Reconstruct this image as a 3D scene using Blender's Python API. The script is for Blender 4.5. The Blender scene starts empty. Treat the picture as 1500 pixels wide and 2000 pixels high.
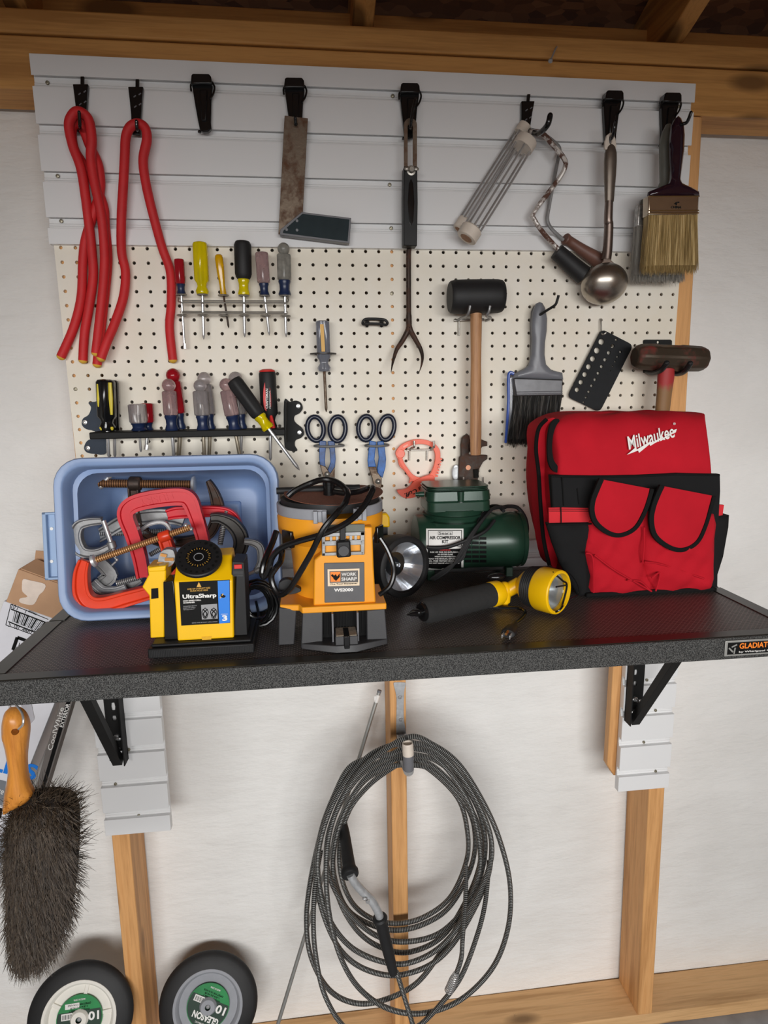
import bpy, bmesh, math, random
from mathutils import Vector, Matrix
from mathutils.geometry import delaunay_2d_cdt
random.seed(7)
V = Vector
S = bpy.context.scene
COL = S.collection

# ---------------------------------------------------------------- camera, light, exposure
CAM = V((0.44221, -1.27166, 1.6462))
RX = V((0.99314, -0.11622, -0.01259)); DN = V((-0.0340, -0.1839, -0.98236)); FW = V((0.11186, 0.97604, -0.18662))
F = 1220.81
cd = bpy.data.cameras.new('camera'); cam = bpy.data.objects.new('camera', cd); COL.objects.link(cam)
cd.sensor_fit = 'VERTICAL'; cd.sensor_height = 36.0; cd.lens = F / 2000 * 36.0; cd.clip_start = 0.02
zc = -FW.normalized(); xc = (RX - RX.dot(zc) * zc).normalized(); yc = zc.cross(xc)
cam.matrix_world = Matrix(((xc.x, yc.x, zc.x, CAM.x), (xc.y, yc.y, zc.y, CAM.y), (xc.z, yc.z, zc.z, CAM.z), (0, 0, 0, 1)))
S.camera = cam
S.view_settings.view_transform = 'Standard'; S.view_settings.look = 'None'
S.view_settings.gamma = 1.0; S.view_settings.use_curve_mapping = False
S.view_settings.exposure = 0.0
wd = bpy.data.worlds.new('world'); S.world = wd; wd.use_nodes = True
wd.node_tree.nodes['Background'].inputs[0].default_value = (0.92, 0.96, 1.0, 1)
wd.node_tree.nodes['Background'].inputs[1].default_value = 0.10
def area(name, loc, target, sx, sy, power, col):
    d = bpy.data.lights.new(name, 'AREA'); d.shape = 'RECTANGLE'; d.size = sx; d.size_y = sy; d.energy = power; d.color = col
    o = bpy.data.objects.new(name, d); COL.objects.link(o); o.location = loc
    o.rotation_euler = (V(target) - V(loc)).to_track_quat('-Z', 'Y').to_euler(); return o
area('door_daylight', (0.45, -5.0, 1.97), (0.6, 0, 1.75), 4.6, 1.05, 232, (1.0, 0.995, 0.985))   # bright sky low outside the open door

# ---------------------------------------------------------------- photo frame -> place
def ray(u, v): return RX * ((u - 750) / F) + DN * ((v - 1000) / F) + FW
def W(u, v, Y):
    d = ray(u, v); return CAM + d * ((Y - CAM.y) / d.y)
def WZ(u, v, Z):
    d = ray(u, v); return CAM + d * ((Z - CAM.z) / d.z)
def pw(Y): return (Y - CAM.y) * 0.99 / F          # metres one photo pixel spans at depth Y
class Crop:                                        # a region of the photo, enlarged s times
    def __init__(s, ox, oy, k): s.ox, s.oy, s.k = ox, oy, k
    def __call__(s, x, y, Y): return W(s.ox + x / s.k, s.oy + y / s.k, Y)
    def z(s, x, y, Z): return WZ(s.ox + x / s.k, s.oy + y / s.k, Z)
    def r(s, n, Y): return n / s.k * pw(Y)
A1 = Crop(0, 0, 1.9737); A2 = Crop(740, 0, 1.9737); A3 = Crop(80, 440, 2.5); A4 = Crop(580, 440, 3.2609); A5 = Crop(960, 440, 2.7778)
B1 = Crop(60, 870, 3.0); B2 = Crop(460, 880, 3.75); B3 = Crop(720, 900, 3.2609); B4 = Crop(1020, 780, 3.125)
B5 = Crop(0, 1050, 3.0775); B6 = Crop(0, 1500, 2.6786); B7 = Crop(540, 1320, 2.942); B8 = Crop(1040, 1280, 2.778); PX = Crop(0, 0, 1.0)

# ---------------------------------------------------------------- materials
def lin(c):
    c = c / 255.0
    return c / 12.92 if c <= 0.04045 else ((c + 0.055) / 1.055) ** 2.4
def C(r, g, b, a=1): return (lin(r), lin(g), lin(b), a)
class Mt:
    def __init__(s, name):
        s.m = bpy.data.materials.new(name); s.m.use_nodes = True; s.t = s.m.node_tree; s.n = s.t.nodes; s.b = s.n['Principled BSDF']
    def node(s, typ, **kw):
        n = s.n.new(typ)
        for k, v in kw.items():
            if k[0] == '_': setattr(n, k[1:], v)
            else: n.inputs[k.replace('__', ' ')].default_value = v
        return n
    def l(s, a, b): s.t.links.new(a, b)
    def coord(s, scale=(1, 1, 1), rot=(0, 0, 0), src='Object'):
        tc = s.n.new('ShaderNodeTexCoord'); mp = s.n.new('ShaderNodeMapping')
        mp.inputs['Scale'].default_value = scale; mp.inputs['Rotation'].default_value = rot
        s.l(tc.outputs[src], mp.inputs[0]); return mp.outputs[0]
    def noise(s, vec, sc, det=4, rough=0.55):
        n = s.node('ShaderNodeTexNoise', Scale=sc, Detail=det, Roughness=rough); s.l(vec, n.inputs['Vector']); return n.outputs['Fac']
    def ramp(s, fac, stops):
        r = s.n.new('ShaderNodeValToRGB'); e = r.color_ramp.elements
        while len(e) < len(stops): e.new(0.5)
        for i, (p, c) in enumerate(stops): e[i].position = p; e[i].color = c
        s.l(fac, r.inputs[0]); return r.outputs[0]
    def bump(s, h, st=0.3, dist=0.001):
        b = s.node('ShaderNodeBump', Strength=st, Distance=dist); s.l(h, b.inputs['Height'])
        s.l(b.outputs[0], s.b.inputs['Normal'])
    def mul(s, a, b):
        m = s.node('ShaderNodeMath', _operation='MULTIPLY'); s.l(a, m.inputs[0]); s.l(b, m.inputs[1]); return m.outputs[0]
def plain(name, col, rough=0.5, metal=0.0, var=0.12, vs=60, bump=0.0, bs=400, bd=0.0005, trans=0.0, spec=None, coat=0.0):
    m = Mt(name); P = m.b
    P.inputs['Roughness'].default_value = rough; P.inputs['Metallic'].default_value = metal
    vec = m.coord()
    if var:
        f = m.noise(vec, vs)
        lo = tuple(c * (1 - var) for c in col[:3]) + (1,); hi = tuple(min(1, c * (1 + var)) for c in col[:3]) + (1,)
        m.l(m.ramp(f, [(0.3, lo), (0.7, hi)]), P.inputs['Base Color'])
    else: P.inputs['Base Color'].default_value = col
    if bump: m.bump(m.noise(vec, bs, 3), bump, bd)
    if trans: P.inputs['Transmission Weight'].default_value = trans; P.inputs['IOR'].default_value = 1.45
    if spec is not None: P.inputs['Specular IOR Level'].default_value = spec
    if coat: P.inputs['Coat Weight'].default_value = coat
    return m.m
def rusty(name, base, rust, rough=0.5, metal=0.8, sc=40, lo=0.45, hi=0.62):
    m = Mt(name); vec = m.coord(); f = m.noise(vec, sc, 6, 0.65)
    m.l(m.ramp(f, [(lo, base), (hi, rust)]), m.b.inputs['Base Color'])
    g = m.noise(vec, sc * 6, 3); m.bump(g, 0.25, 0.0008)
    m.l(m.ramp(f, [(lo, (rough, rough, rough, 1)), (hi, (0.85, 0.85, 0.85, 1))]), m.b.inputs['Roughness'])
    m.l(m.ramp(f, [(lo, (metal,) * 3 + (1,)), (hi, (0.1, 0.1, 0.1, 1))]), m.b.inputs['Metallic'])
    return m.m
def wood(name, a, b, axis='x', knots=True, rough=0.62, k=1.0):
    m = Mt(name)
    sc = {'x': (1.2, 22, 22), 'y': (22, 1.2, 22), 'z': (22, 22, 1.2)}[axis]
    vec = m.coord(tuple(q * k for q in sc)); f = m.noise(vec, 1.6, 6, 0.6)
    sc2 = {'x': (6, 150, 150), 'y': (150, 6, 150), 'z': (150, 150, 6)}[axis]
    f2 = m.noise(m.coord(tuple(q * k for q in sc2)), 1.5, 3, 0.6)
    mx = m.node('ShaderNodeMath', _operation='MULTIPLY_ADD'); m.l(f2, mx.inputs[0]); mx.inputs[1].default_value = 0.35; m.l(f, mx.inputs[2])
    out = m.ramp(mx.outputs[0], [(0.45, a), (0.62, b), (0.85, tuple(c * 0.8 for c in a[:3]) + (1,))])
    if knots:
        vo = m.node('ShaderNodeTexVoronoi', Scale=1.0)
        kv = {'x': (3.1, 9, 9), 'y': (9, 3.1, 9), 'z': (9, 9, 3.1)}[axis]
        m.l(m.coord(kv), vo.inputs['Vector'])
        kk = m.ramp(vo.outputs['Distance'], [(0.13, (0, 0, 0, 1)), (0.21, (1, 1, 1, 1))])
        mix = m.node('ShaderNodeMix', _data_type='RGBA'); m.l(kk, mix.inputs['Factor'])
        mix.inputs['A'].default_value = tuple(c * 0.42 for c in a[:3]) + (1,); m.l(out, mix.inputs['B']); out = mix.outputs['Result']
    m.l(out, m.b.inputs['Base Color']); m.b.inputs['Roughness'].default_value = rough
    m.bump(f2, 0.15, 0.0006); return m.m
M = {}
# setting
m = Mt('white house wrap'); vec = m.coord(); f = m.noise(m.coord((1, 1, 1)), 3, 5, 0.6); f2 = m.noise(vec, 260, 2)
m.l(m.ramp(f, [(0.3, C(227, 225, 221)), (0.7, C(240, 239, 236))]), m.b.inputs['Base Color'])
w1 = m.noise(m.coord((1.0, 1, 3.0), (0, 0.5, 0)), 5, 5, 0.6)
ad = m.node('ShaderNodeMath', _operation='MULTIPLY_ADD'); m.l(f2, ad.inputs[0]); ad.inputs[1].default_value = 0.02; m.l(w1, ad.inputs[2])
m.bump(ad.outputs[0], 0.35, 0.03); m.b.inputs['Roughness'].default_value = 0.6; M['wrap'] = m.m
M['beam'] = wood('framing lumber lengthwise', C(196, 138, 72), C(212, 156, 88), 'x')
M['stud'] = wood('framing lumber upright', C(206, 146, 86), C(224, 168, 108), 'z')
M['rafter'] = wood('framing lumber rafters', C(186, 130, 68), C(206, 150, 84), 'y')
m = Mt('strand board'); vo = m.node('ShaderNodeTexVoronoi', Scale=28.0); m.l(m.coord((1, 2.2, 1)), vo.inputs['Vector'])
m.l(m.ramp(vo.outputs['Color'], [(0.1, C(92, 56, 36)), (0.5, C(124, 80, 50)), (0.9, C(150, 102, 66))]), m.b.inputs['Base Color']); m.b.inputs['Roughness'].default_value = 0.8; M['osb'] = m.m
M['plate'] = wood('sole plate lumber', C(205, 158, 104), C(222, 178, 126), 'x')
nt = M['plate'].node_tree; pb_ = nt.nodes['Principled BSDF']; old = pb_.inputs['Base Color'].links[0].from_socket   # dirt specks with a shape of their own
tc = nt.nodes.new('ShaderNodeTexCoord'); nn_ = nt.nodes.new('ShaderNodeTexNoise'); nn_.inputs['Scale'].default_value = 26; nn_.inputs['Detail'].default_value = 8; nn_.inputs['Roughness'].default_value = 0.75
nt.links.new(tc.outputs['Object'], nn_.inputs['Vector']); rp = nt.nodes.new('ShaderNodeValToRGB'); rp.color_ramp.elements[0].position = 0.66; rp.color_ramp.elements[1].position = 0.72
nt.links.new(nn_.outputs['Fac'], rp.inputs[0]); mx_ = nt.nodes.new('ShaderNodeMix'); mx_.data_type = 'RGBA'; nt.links.new(rp.outputs[0], mx_.inputs['Factor']); nt.links.new(old, mx_.inputs['A'])
mx_.inputs['B'].default_value = C(112, 84, 56); nt.links.new(mx_.outputs['Result'], pb_.inputs['Base Color'])
M['concrete'] = plain('concrete', C(150, 152, 156), 0.85, var=0.2, vs=12, bump=0.3, bs=80)
M['pvc'] = plain('white pvc', C(234, 234, 234), 0.42, var=0.015, vs=4, bump=0.04, bs=300)
m = Mt('painted hardboard'); vec = m.coord(); f = m.noise(vec, 5, 6, 0.65)
m.l(m.ramp(f, [(0.35, C(236, 227, 208)), (0.65, C(243, 237, 224))]), m.b.inputs['Base Color']); m.b.inputs['Roughness'].default_value = 0.5
m.bump(m.noise(vec, 500, 2), 0.08, 0.0005); M['peg'] = m.m
# metals, plastics
M['steel'] = plain('bright steel', C(206, 206, 206), 0.26, 0.7, 0.06)
M['wire'] = plain('zinc wire', C(170, 166, 158), 0.34, 0.7, 0.1)
M['warmsteel'] = plain('dull warm steel', C(168, 158, 140), 0.36, 0.7, 0.12)
M['hubwhite'] = plain('white hub plastic', C(236, 232, 222), 0.4, 0, 0.02)
M['matteblack'] = plain('matt black steel', C(27, 27, 27), 0.62, 0, 0.08, spec=0.25)
M['galv'] = plain('galvanised steel', C(196, 198, 200), 0.4, 0.5, 0.15, 90)
M['alu'] = plain('dull aluminium', C(172, 172, 168), 0.5, 0.7, 0.08)
M['cast'] = plain('cast grey metal', C(150, 150, 150), 0.45, 0.7, 0.15, 60, 0.2, 300)
M['darkcast'] = plain('dark cast iron', C(66, 64, 62), 0.42, 0.6, 0.25, 50, 0.2, 200)
M['brass'] = plain('brassy screw', C(196, 142, 84), 0.34, 0.9, 0.12)
M['rust'] = rusty('rusty steel', C(120, 106, 92), C(98, 66, 46), 0.45, 0.8, 30)
M['rustdark'] = rusty('dark rusty iron', C(62, 52, 46), C(84, 56, 42), 0.5, 0.6, 40)
M['rustscrew'] = rusty('brown rusted screw', C(110, 76, 48), C(86, 54, 32), 0.5, 0.7, 60)
M['black'] = plain('black plastic', C(28, 28, 29), 0.48, 0, 0.1, spec=0.35)
M['gloss'] = plain('glossy black plastic', C(20, 20, 21), 0.18, 0, 0.1)
M['rubber'] = plain('black rubber', C(27, 27, 28), 0.6, 0, 0.2, 30, 0.1, 300)
M['foam'] = plain('black foam', C(38, 38, 38), 0.9, 0, 0.12, 200, 0.3, 900)
M['redfoam'] = plain('red foam', C(206, 36, 40), 0.62, 0, 0.08, 40, 0.08, 900)
M['yfoam'] = plain('yellow foam tip', C(226, 178, 62), 0.7, 0, 0.1)
M['orangetool'] = plain('orange tool plastic', C(240, 160, 34), 0.4, 0, 0.04, 20)
M['yellow'] = plain('yellow plastic', C(250, 196, 8), 0.36, 0, 0.03, 20)
M['darkgrey'] = plain('dark grey plastic', C(66, 66, 68), 0.5, 0, 0.08, 60, 0.15, 900)
M['midgrey'] = plain('grey plastic', C(112, 112, 116), 0.45, 0, 0.05)
M['lightgrey'] = plain('light grey paint', C(150, 152, 158), 0.45, 0, 0.04)
M['bluetub'] = plain('blue grey tub plastic', C(128, 152, 192), 0.4, 0, 0.04, 8, 0.05, 300)
M['green'] = plain('dark green enamel', C(34, 62, 48), 0.3, 0.1, 0.1, 30, 0.06, 200)
M['redpaint'] = plain('red clamp paint', C(204, 26, 40), 0.36, 0, 0.06, 30, 0.06, 200)
M['orangered'] = plain('orange red clamp paint', C(226, 64, 30), 0.32, 0, 0.06, 30, 0.06, 200)
M['coral'] = plain('coral plastic', C(250, 110, 80), 0.4, 0, 0.03)
M['white'] = plain('white label', C(232, 230, 226), 0.5, 0, 0.02)
M['cream'] = plain('cream plastic', C(222, 210, 196), 0.45, 0, 0.06, 60)
M['ink'] = plain('black ink', C(16, 16, 16), 0.6, 0, 0, spec=0.15)
M['whiteink'] = plain('white ink', C(240, 238, 234), 0.5, 0, 0)
M['redink'] = plain('red ink', C(214, 40, 36), 0.45, 0, 0.03)
M['orangeink'] = plain('orange ink', C(250, 136, 40), 0.5, 0, 0)
M['goldink'] = plain('gold ink', C(222, 170, 70), 0.45, 0, 0)
M['blueink'] = plain('blue ink', C(24, 126, 226), 0.45, 0, 0)
M['greenink'] = plain('green label', C(20, 130, 66), 0.45, 0, 0.25, 18)
M['greytext'] = plain('grey ink', C(150, 150, 152), 0.5, 0, 0)
M['navy'] = plain('navy plastic', C(30, 44, 78), 0.32, 0, 0.08)
M['bluegrip'] = plain('blue worn paint', C(44, 82, 140), 0.42, 0, 0.45, 90)
M['clear'] = plain('clear acrylic', C(206, 200, 200), 0.16, 0, 0.05, trans=0.72)
M['clearpink'] = plain('pinkish clear acrylic', C(206, 176, 176), 0.16, 0, 0.08, trans=0.66)
M['clearred'] = plain('red clear acrylic', C(186, 30, 44), 0.16, 0, 0.08, trans=0.4)
M['clearyel'] = plain('yellow clear acrylic', C(246, 224, 10), 0.14, 0, 0.04, trans=0.4)
M['clearamb'] = plain('amber clear acrylic', C(240, 186, 10), 0.16, 0, 0.05, trans=0.4)
M['cleargrey'] = plain('smoky acrylic', C(160, 164, 176), 0.15, 0, 0.05, trans=0.6)
M['clearold'] = plain('scratched acrylic', C(168, 166, 158), 0.3, 0, 0.25, 120, trans=0.5)
M['hickory'] = wood('worn hickory', C(158, 110, 74), C(190, 142, 100), 'z', False, 0.55, 2.0)
M['varnish'] = wood('orange varnished wood', C(196, 118, 42), C(222, 148, 64), 'z', False, 0.34, 1.2)
M['kraft'] = plain('brown cardboard', C(190, 150, 116), 0.8, 0, 0.06, 30, 0.1, 200)
M['carton'] = plain('white printed cardboard', C(226, 226, 232), 0.6, 0, 0.02)
M['abrasive'] = plain('brown abrasive', C(126, 78, 60), 0.95, 0, 0.25, 500, 0.6, 1500)
M['screwslot'] = plain('screw head', C(156, 150, 132), 0.4, 0.8, 0.3, 300)
M['redcloth'] = None
def cloth(name, col, sc=900):
    m = Mt(name); vec = m.coord((1, 1, 1)); w1 = m.node('ShaderNodeTexWave', Scale=sc, _bands_direction='X'); w2 = m.node('ShaderNodeTexWave', Scale=sc, _bands_direction='Z')
    m.l(vec, w1.inputs['Vector']); m.l(vec, w2.inputs['Vector'])
    f = m.mul(w1.outputs['Fac'], w2.outputs['Fac']); n = m.noise(vec, 14, 4)
    m.l(m.ramp(n, [(0.3, tuple(c * 0.86 for c in col[:3]) + (1,)), (0.7, col)]), m.b.inputs['Base Color'])
    m.bump(f, 0.25, 0.0004); m.b.inputs['Roughness'].default_value = 0.85; m.b.inputs['Specular IOR Level'].default_value = 0.2; return m.m
M['redcloth'] = cloth('red canvas', C(192, 24, 40)); M['blackcloth'] = cloth('black canvas', C(27, 27, 28)); M['pinkcloth'] = cloth('red webbing', C(220, 52, 60))
M['binding'] = cloth('black binding tape', C(20, 20, 20), 1500)
def bristle(name, a, b, c):
    m = Mt(name); f = m.noise(m.coord((260, 260, 14)), 1.0, 3, 0.6); m.l(m.ramp(f, [(0.3, a), (0.5, b), (0.72, c)]), m.b.inputs['Base Color']); m.b.inputs['Roughness'].default_value = 0.6; return m.m
M['tan'] = bristle('tan bristle', C(140, 116, 70), C(186, 160, 108), C(214, 190, 140))
M['grey_br'] = bristle('greyed bristle', C(120, 116, 110), C(164, 160, 152), C(196, 192, 184))
M['black_br'] = bristle('black bristle', C(22, 22, 22), C(44, 44, 42), C(96, 92, 86))
M['hair'] = bristle('brown grey hair', C(34, 26, 18), C(62, 49, 36), C(108, 93, 76))
m = Mt('hammered black enamel'); vo = m.node('ShaderNodeTexNoise', Scale=800.0, Detail=2.0, Roughness=0.6); m.l(m.coord(), vo.inputs['Vector'])
m.l(m.ramp(vo.outputs['Fac'], [(0.42, C(20, 20, 20)), (0.62, C(96, 96, 94))]), m.b.inputs['Base Color']); m.b.inputs['Roughness'].default_value = 0.5; m.b.inputs['Specular IOR Level'].default_value = 0.3
m.bump(vo.outputs['Fac'], 0.35, 0.001); M['hammered'] = m.m
M['shelfedge'] = plain('black shelf rim', C(46, 45, 40), 0.33, 0.1, 0.1, 8, 0.1, 300)
# expanded metal top: dark with rows of small raised strands
m = Mt('expanded metal'); br = m.node('ShaderNodeTexBrick', Scale=1.0); m.l(m.coord((150, 150, 150)), br.inputs['Vector'])
br.inputs['Brick Width'].default_value = 1.1; br.inputs['Row Height'].default_value = 0.55; br.inputs['Mortar Size'].default_value = 0.16; br.inputs['Mortar Smooth'].default_value = 0.6
m.l(m.ramp(br.outputs['Fac'], [(0.2, C(20, 19, 19)), (0.9, C(128, 120, 116))]), m.b.inputs['Base Color']); m.bump(br.outputs['Fac'], 0.6, 0.0015)
m.b.inputs['Roughness'].default_value = 0.42; m.b.inputs['Metallic'].default_value = 0.3; M['mesh'] = m.m
# long wound cable, ribs along its length (tuv.x = metres along the tube)
def ribs(name, a, b, per_m, rough=0.4, metal=0.6, bd=0.0012, lo=0.3, hi=0.7):
    m = Mt(name); at = m.node('ShaderNodeAttribute', _attribute_name='tuv'); sp = m.n.new('ShaderNodeSeparateXYZ'); m.l(at.outputs['Vector'], sp.inputs[0])
    mu = m.node('ShaderNodeMath', _operation='MULTIPLY'); m.l(sp.outputs[0], mu.inputs[0]); mu.inputs[1].default_value = per_m * 2 * math.pi
    si = m.node('ShaderNodeMath', _operation='SINE'); m.l(mu.outputs[0], si.inputs[0])
    ma = m.node('ShaderNodeMapRange'); m.l(si.outputs[0], ma.inputs['Value']); ma.inputs['From Min'].default_value = -1
    m.l(m.ramp(ma.outputs[0], [(lo, a), (hi, b)]), m.b.inputs['Base Color']); m.bump(ma.outputs[0], 0.8, bd)
    m.b.inputs['Roughness'].default_value = rough; m.b.inputs['Metallic'].default_value = metal; return m.m
M['snake'] = ribs('wound steel cable', C(34, 34, 34), C(146, 146, 143), 260)  # lighter ribs carry the metal's highlights in their colour
M['thread'] = ribs('threaded steel', C(96, 96, 96), C(206, 206, 204), 320, 0.3, 0.6)
M['threadbrass'] = ribs('threaded brassy steel', C(150, 98, 54), C(236, 184, 126), 300, 0.32, 0.55)
M['threadrust'] = ribs('threaded rusty steel', C(78, 48, 28), C(146, 104, 68), 260, 0.5, 0.6)

# ---------------------------------------------------------------- mesh helpers
class B:
    def __init__(s): s.v = []; s.f = []; s.uv = []
    def add(s, vs, fs, uv=None):
        n = len(s.v); s.v += [V(p) for p in vs]; s.f += [tuple(i + n for i in f) for f in fs]
        s.uv += uv if uv else [(0, 0, 0)] * len(vs); return s
    def box(s, a, b):
        x0, y0, z0 = a; x1, y1, z1 = b
        return s.add([(x0, y0, z0), (x1, y0, z0), (x1, y1, z0), (x0, y1, z0), (x0, y0, z1), (x1, y0, z1), (x1, y1, z1), (x0, y1, z1)],
                     [(0, 3, 2, 1), (4, 5, 6, 7), (0, 1, 5, 4), (1, 2, 6, 5), (2, 3, 7, 6), (3, 0, 4, 7)])
    def hexa(s, bot, top):
        return s.add(list(bot) + list(top), [(3, 2, 1, 0), (4, 5, 6, 7), (0, 1, 5, 4), (1, 2, 6, 5), (2, 3, 7, 6), (3, 0, 4, 7)])
    def bar(s, p, q, w, t, up=(0, 0, 1)):                      # rectangular bar from p to q, w across, t along 'up'
        p = V(p); q = V(q); d = (q - p).normalized(); u = V(up); sd = d.cross(u).normalized(); u = sd.cross(d).normalized()
        c = [sd * (w / 2) * i + u * (t / 2) * j for i, j in ((-1, -1), (1, -1), (1, 1), (-1, 1))]
        return s.hexa([p + k for k in c], [q + k for k in c])
    def prism(s, pts, d):
        n = len(pts); d = V(d)
        return s.add(list(pts) + [V(p) + d for p in pts], [tuple(range(n)), tuple(reversed(range(n, 2 * n)))] + [(i, i + n, (i + 1) % n + n, (i + 1) % n) for i in range(n)])
    def tube(s, pts, r, n=10, closed=False, caps=True, flat=None):
        pts = [V(p) for p in pts]; k = len(pts)
        rs = r if isinstance(r, (list, tuple)) else [r] * k
        T = []
        for i in range(k):
            a = pts[(i - 1) % k] if closed or i else pts[i]; b = pts[(i + 1) % k] if closed or i < k - 1 else pts[i]
            t = b - a; T.append(t.normalized() if t.length > 1e-9 else V((0, 0, 1)))
        u = T[0].cross(V((0, 1, 0)));
        if u.length < 0.1: u = T[0].cross(V((1, 0, 0)))
        u.normalize(); vs = []; uv = []; L = 0
        for i in range(k):
            if i: L += (pts[i] - pts[i - 1]).length
            u = (u - u.dot(T[i]) * T[i]).normalized(); w = T[i].cross(u)
            for j in range(n):
                a = 2 * math.pi * j / n; q = u * (math.cos(a) * rs[i]) + w * (math.sin(a) * rs[i])
                if flat: q.y *= flat
                vs.append(pts[i] + q); uv.append((L, a, 0))
        fs = [(i * n + j, i * n + (j + 1) % n, (i + 1) * n + (j + 1) % n, (i + 1) * n + j) for i in range(k - 1) for j in range(n)]
        if closed:
            i = k - 1; fs += [(i * n + j, i * n + (j + 1) % n, (j + 1) % n, j) for j in range(n)]
        elif caps: fs += [tuple(reversed(range(n))), tuple(range((k - 1) * n, k * n))]
        return s.add(vs, fs, uv)
    def lathe(s, a, b, prof, n=20, flute=None, caps=True, squash=None):   # prof: (t along a->b, radius); flute (count, depth, t0, t1)
        a = V(a); b = V(b); d = b - a; L = d.length; t = d.normalized(); u = t.cross(V((0, 1, 0)))
        if u.length < 0.1: u = t.cross(V((1, 0, 0)))
        u.normalize(); w = t.cross(u); vs = []; uv = []
        for (q, r) in prof:
            for j in range(n):
                an = 2 * math.pi * j / n; rr = r
                if flute and flute[2] <= q <= flute[3]: rr = r * (1 - flute[1] * (0.5 + 0.5 * math.cos(flute[0] * an)))
                k = u * (math.cos(an) * rr) + w * (math.sin(an) * rr)
                if squash: k = V((k.x * squash[0], k.y * squash[1], k.z * squash[2]))
                vs.append(a + d * q + k); uv.append((q * L, an, 0))
        k = len(prof)
        fs = [(i * n + j, i * n + (j + 1) % n, (i + 1) * n + (j + 1) % n, (i + 1) * n + j) for i in range(k - 1) for j in range(n)]
        if caps: fs += [tuple(reversed(range(n))), tuple(range((k - 1) * n, k * n))]
        return s.add(vs, fs, uv)
    def ball(s, c, r, n=16, m_=10):
        c = V(c); r = r if isinstance(r, (tuple, list)) else (r, r, r); vs = [c + V((0, 0, r[2]))]
        for i in range(1, m_):
            p = math.pi * i / m_
            vs += [c + V((r[0] * math.sin(p) * math.cos(2 * math.pi * j / n), r[1] * math.sin(p) * math.sin(2 * math.pi * j / n), r[2] * math.cos(p))) for j in range(n)]
        vs.append(c - V((0, 0, r[2]))); e = len(vs) - 1
        fs = [(0, 1 + j, 1 + (j + 1) % n) for j in range(n)] + [(e, e - n + (j + 1) % n, e - n + j) for j in range(n)]
        for i in range(m_ - 2): fs += [(1 + i * n + j, 1 + (i + 1) * n + j, 1 + (i + 1) * n + (j + 1) % n, 1 + i * n + (j + 1) % n) for j in range(n)]
        return s.add(vs, fs)
    def plate(s, outline, holes, d, bulge=None, step=None):     # flat outline (points sharing one Y), holes cut through, thickness d along y
        y0 = outline[0].y; P = [V((p.x, p.z)) for p in outline]; Hs = [[V((p.x, p.z)) for p in h] for h in holes]
        pts = list(P); ed = [(i, (i + 1) % len(P)) for i in range(len(P))]
        for h in Hs:
            n = len(pts); pts += h; ed += [(n + i, n + (i + 1) % len(h)) for i in range(len(h))]
        if step:
            x0 = min(p.x for p in P); x1 = max(p.x for p in P); z0 = min(p.y for p in P); z1 = max(p.y for p in P)
            a = x0 + step / 2
            while a < x1:
                b = z0 + step / 2
                while b < z1:
                    q = V((a, b))
                    if inside(q, P) and edge_d(q, P) > step * 0.35: pts.append(q)
                    b += step
                a += step
        ov, oe, of, *_ = delaunay_2d_cdt(pts, ed, [], 0, 1e-7)
        fs = []
        for f in of:
            c = sum((ov[i] for i in f), V((0, 0))) / len(f)
            if inside(c, P) and not any(inside(c, h) for h in Hs): fs.append(tuple(f))
        def off(q): return bulge(q, edge_d(q, P)) if bulge else 0.0
        n = len(ov); vs = [V((q.x, y0 - off(q), q.y)) for q in ov] + [V((q.x, y0 + d, q.y)) for q in ov]
        cnt = {}
        for f in fs:
            for i in range(len(f)):
                e = (f[i], f[(i + 1) % len(f)]); cnt[e] = 1
        side = [(b, a, a + n, b + n) for (a, b) in cnt if (b, a) not in cnt]
        return s.add(vs, fs + [tuple(i + n for i in reversed(f)) for f in fs] + side)
def inside(q, P):
    c = False; j = len(P) - 1
    for i in range(len(P)):
        if (P[i].y > q.y) != (P[j].y > q.y) and q.x < (P[j].x - P[i].x) * (q.y - P[i].y) / (P[j].y - P[i].y) + P[i].x: c = not c
        j = i
    return c
def edge_d(q, P):
    best = 9
    for i in range(len(P)):
        a = P[i]; b = P[(i + 1) % len(P)]; ab = b - a; t = max(0, min(1, (q - a).dot(ab) / max(ab.length_squared, 1e-12))); best = min(best, (a + ab * t - q).length)
    return best
def spline(pts, k=8, closed=False):
    pts = [V(p) for p in pts]; n = len(pts); out = []
    for i in range(n if closed else n - 1):
        g = lambda j: pts[j % n] if closed else pts[max(0, min(n - 1, j))]
        a, b, c, d = g(i - 1), g(i), g(i + 1), g(i + 2)
        for j in range(k):
            t = j / k; out.append(0.5 * ((2 * b) + (c - a) * t + (2 * a - 5 * b + 4 * c - d) * t * t + (3 * b - a - 3 * c + d) * t ** 3))
    if not closed: out.append(pts[-1])
    return out
def circ(c, r, n=14, rx=None, rz=None):
    return [V((c.x + (rx or r) * math.cos(2 * math.pi * i / n), c.y, c.z + (rz or r) * math.sin(2 * math.pi * i / n))) for i in range(n)]
def ring(c, nrm, r, n=32, ry=None):
    nrm = V(nrm).normalized(); u = nrm.cross(V((0, 0, 1)));
    if u.length < 0.1: u = V((1, 0, 0))
    u.normalize(); w = u.cross(nrm); ry = ry or r
    return [V(c) + u * (math.cos(2 * math.pi * i / n) * r) + w * (math.sin(2 * math.pi * i / n) * ry) for i in range(n)]
def tag(o, label, cat, group=None, kind=None):
    o['label'] = label; o['category'] = cat
    if group: o['group'] = group
    if kind: o['kind'] = kind
    return o
def thing(name, label, cat, loc, group=None):
    o = bpy.data.objects.new(name, None); o.empty_display_size = 0.02; COL.objects.link(o); o.location = loc
    return tag(o, label, cat, group)
def wloc(o):
    p = V((0, 0, 0))
    while o: p = p + o.location; o = o.parent
    return p
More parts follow.
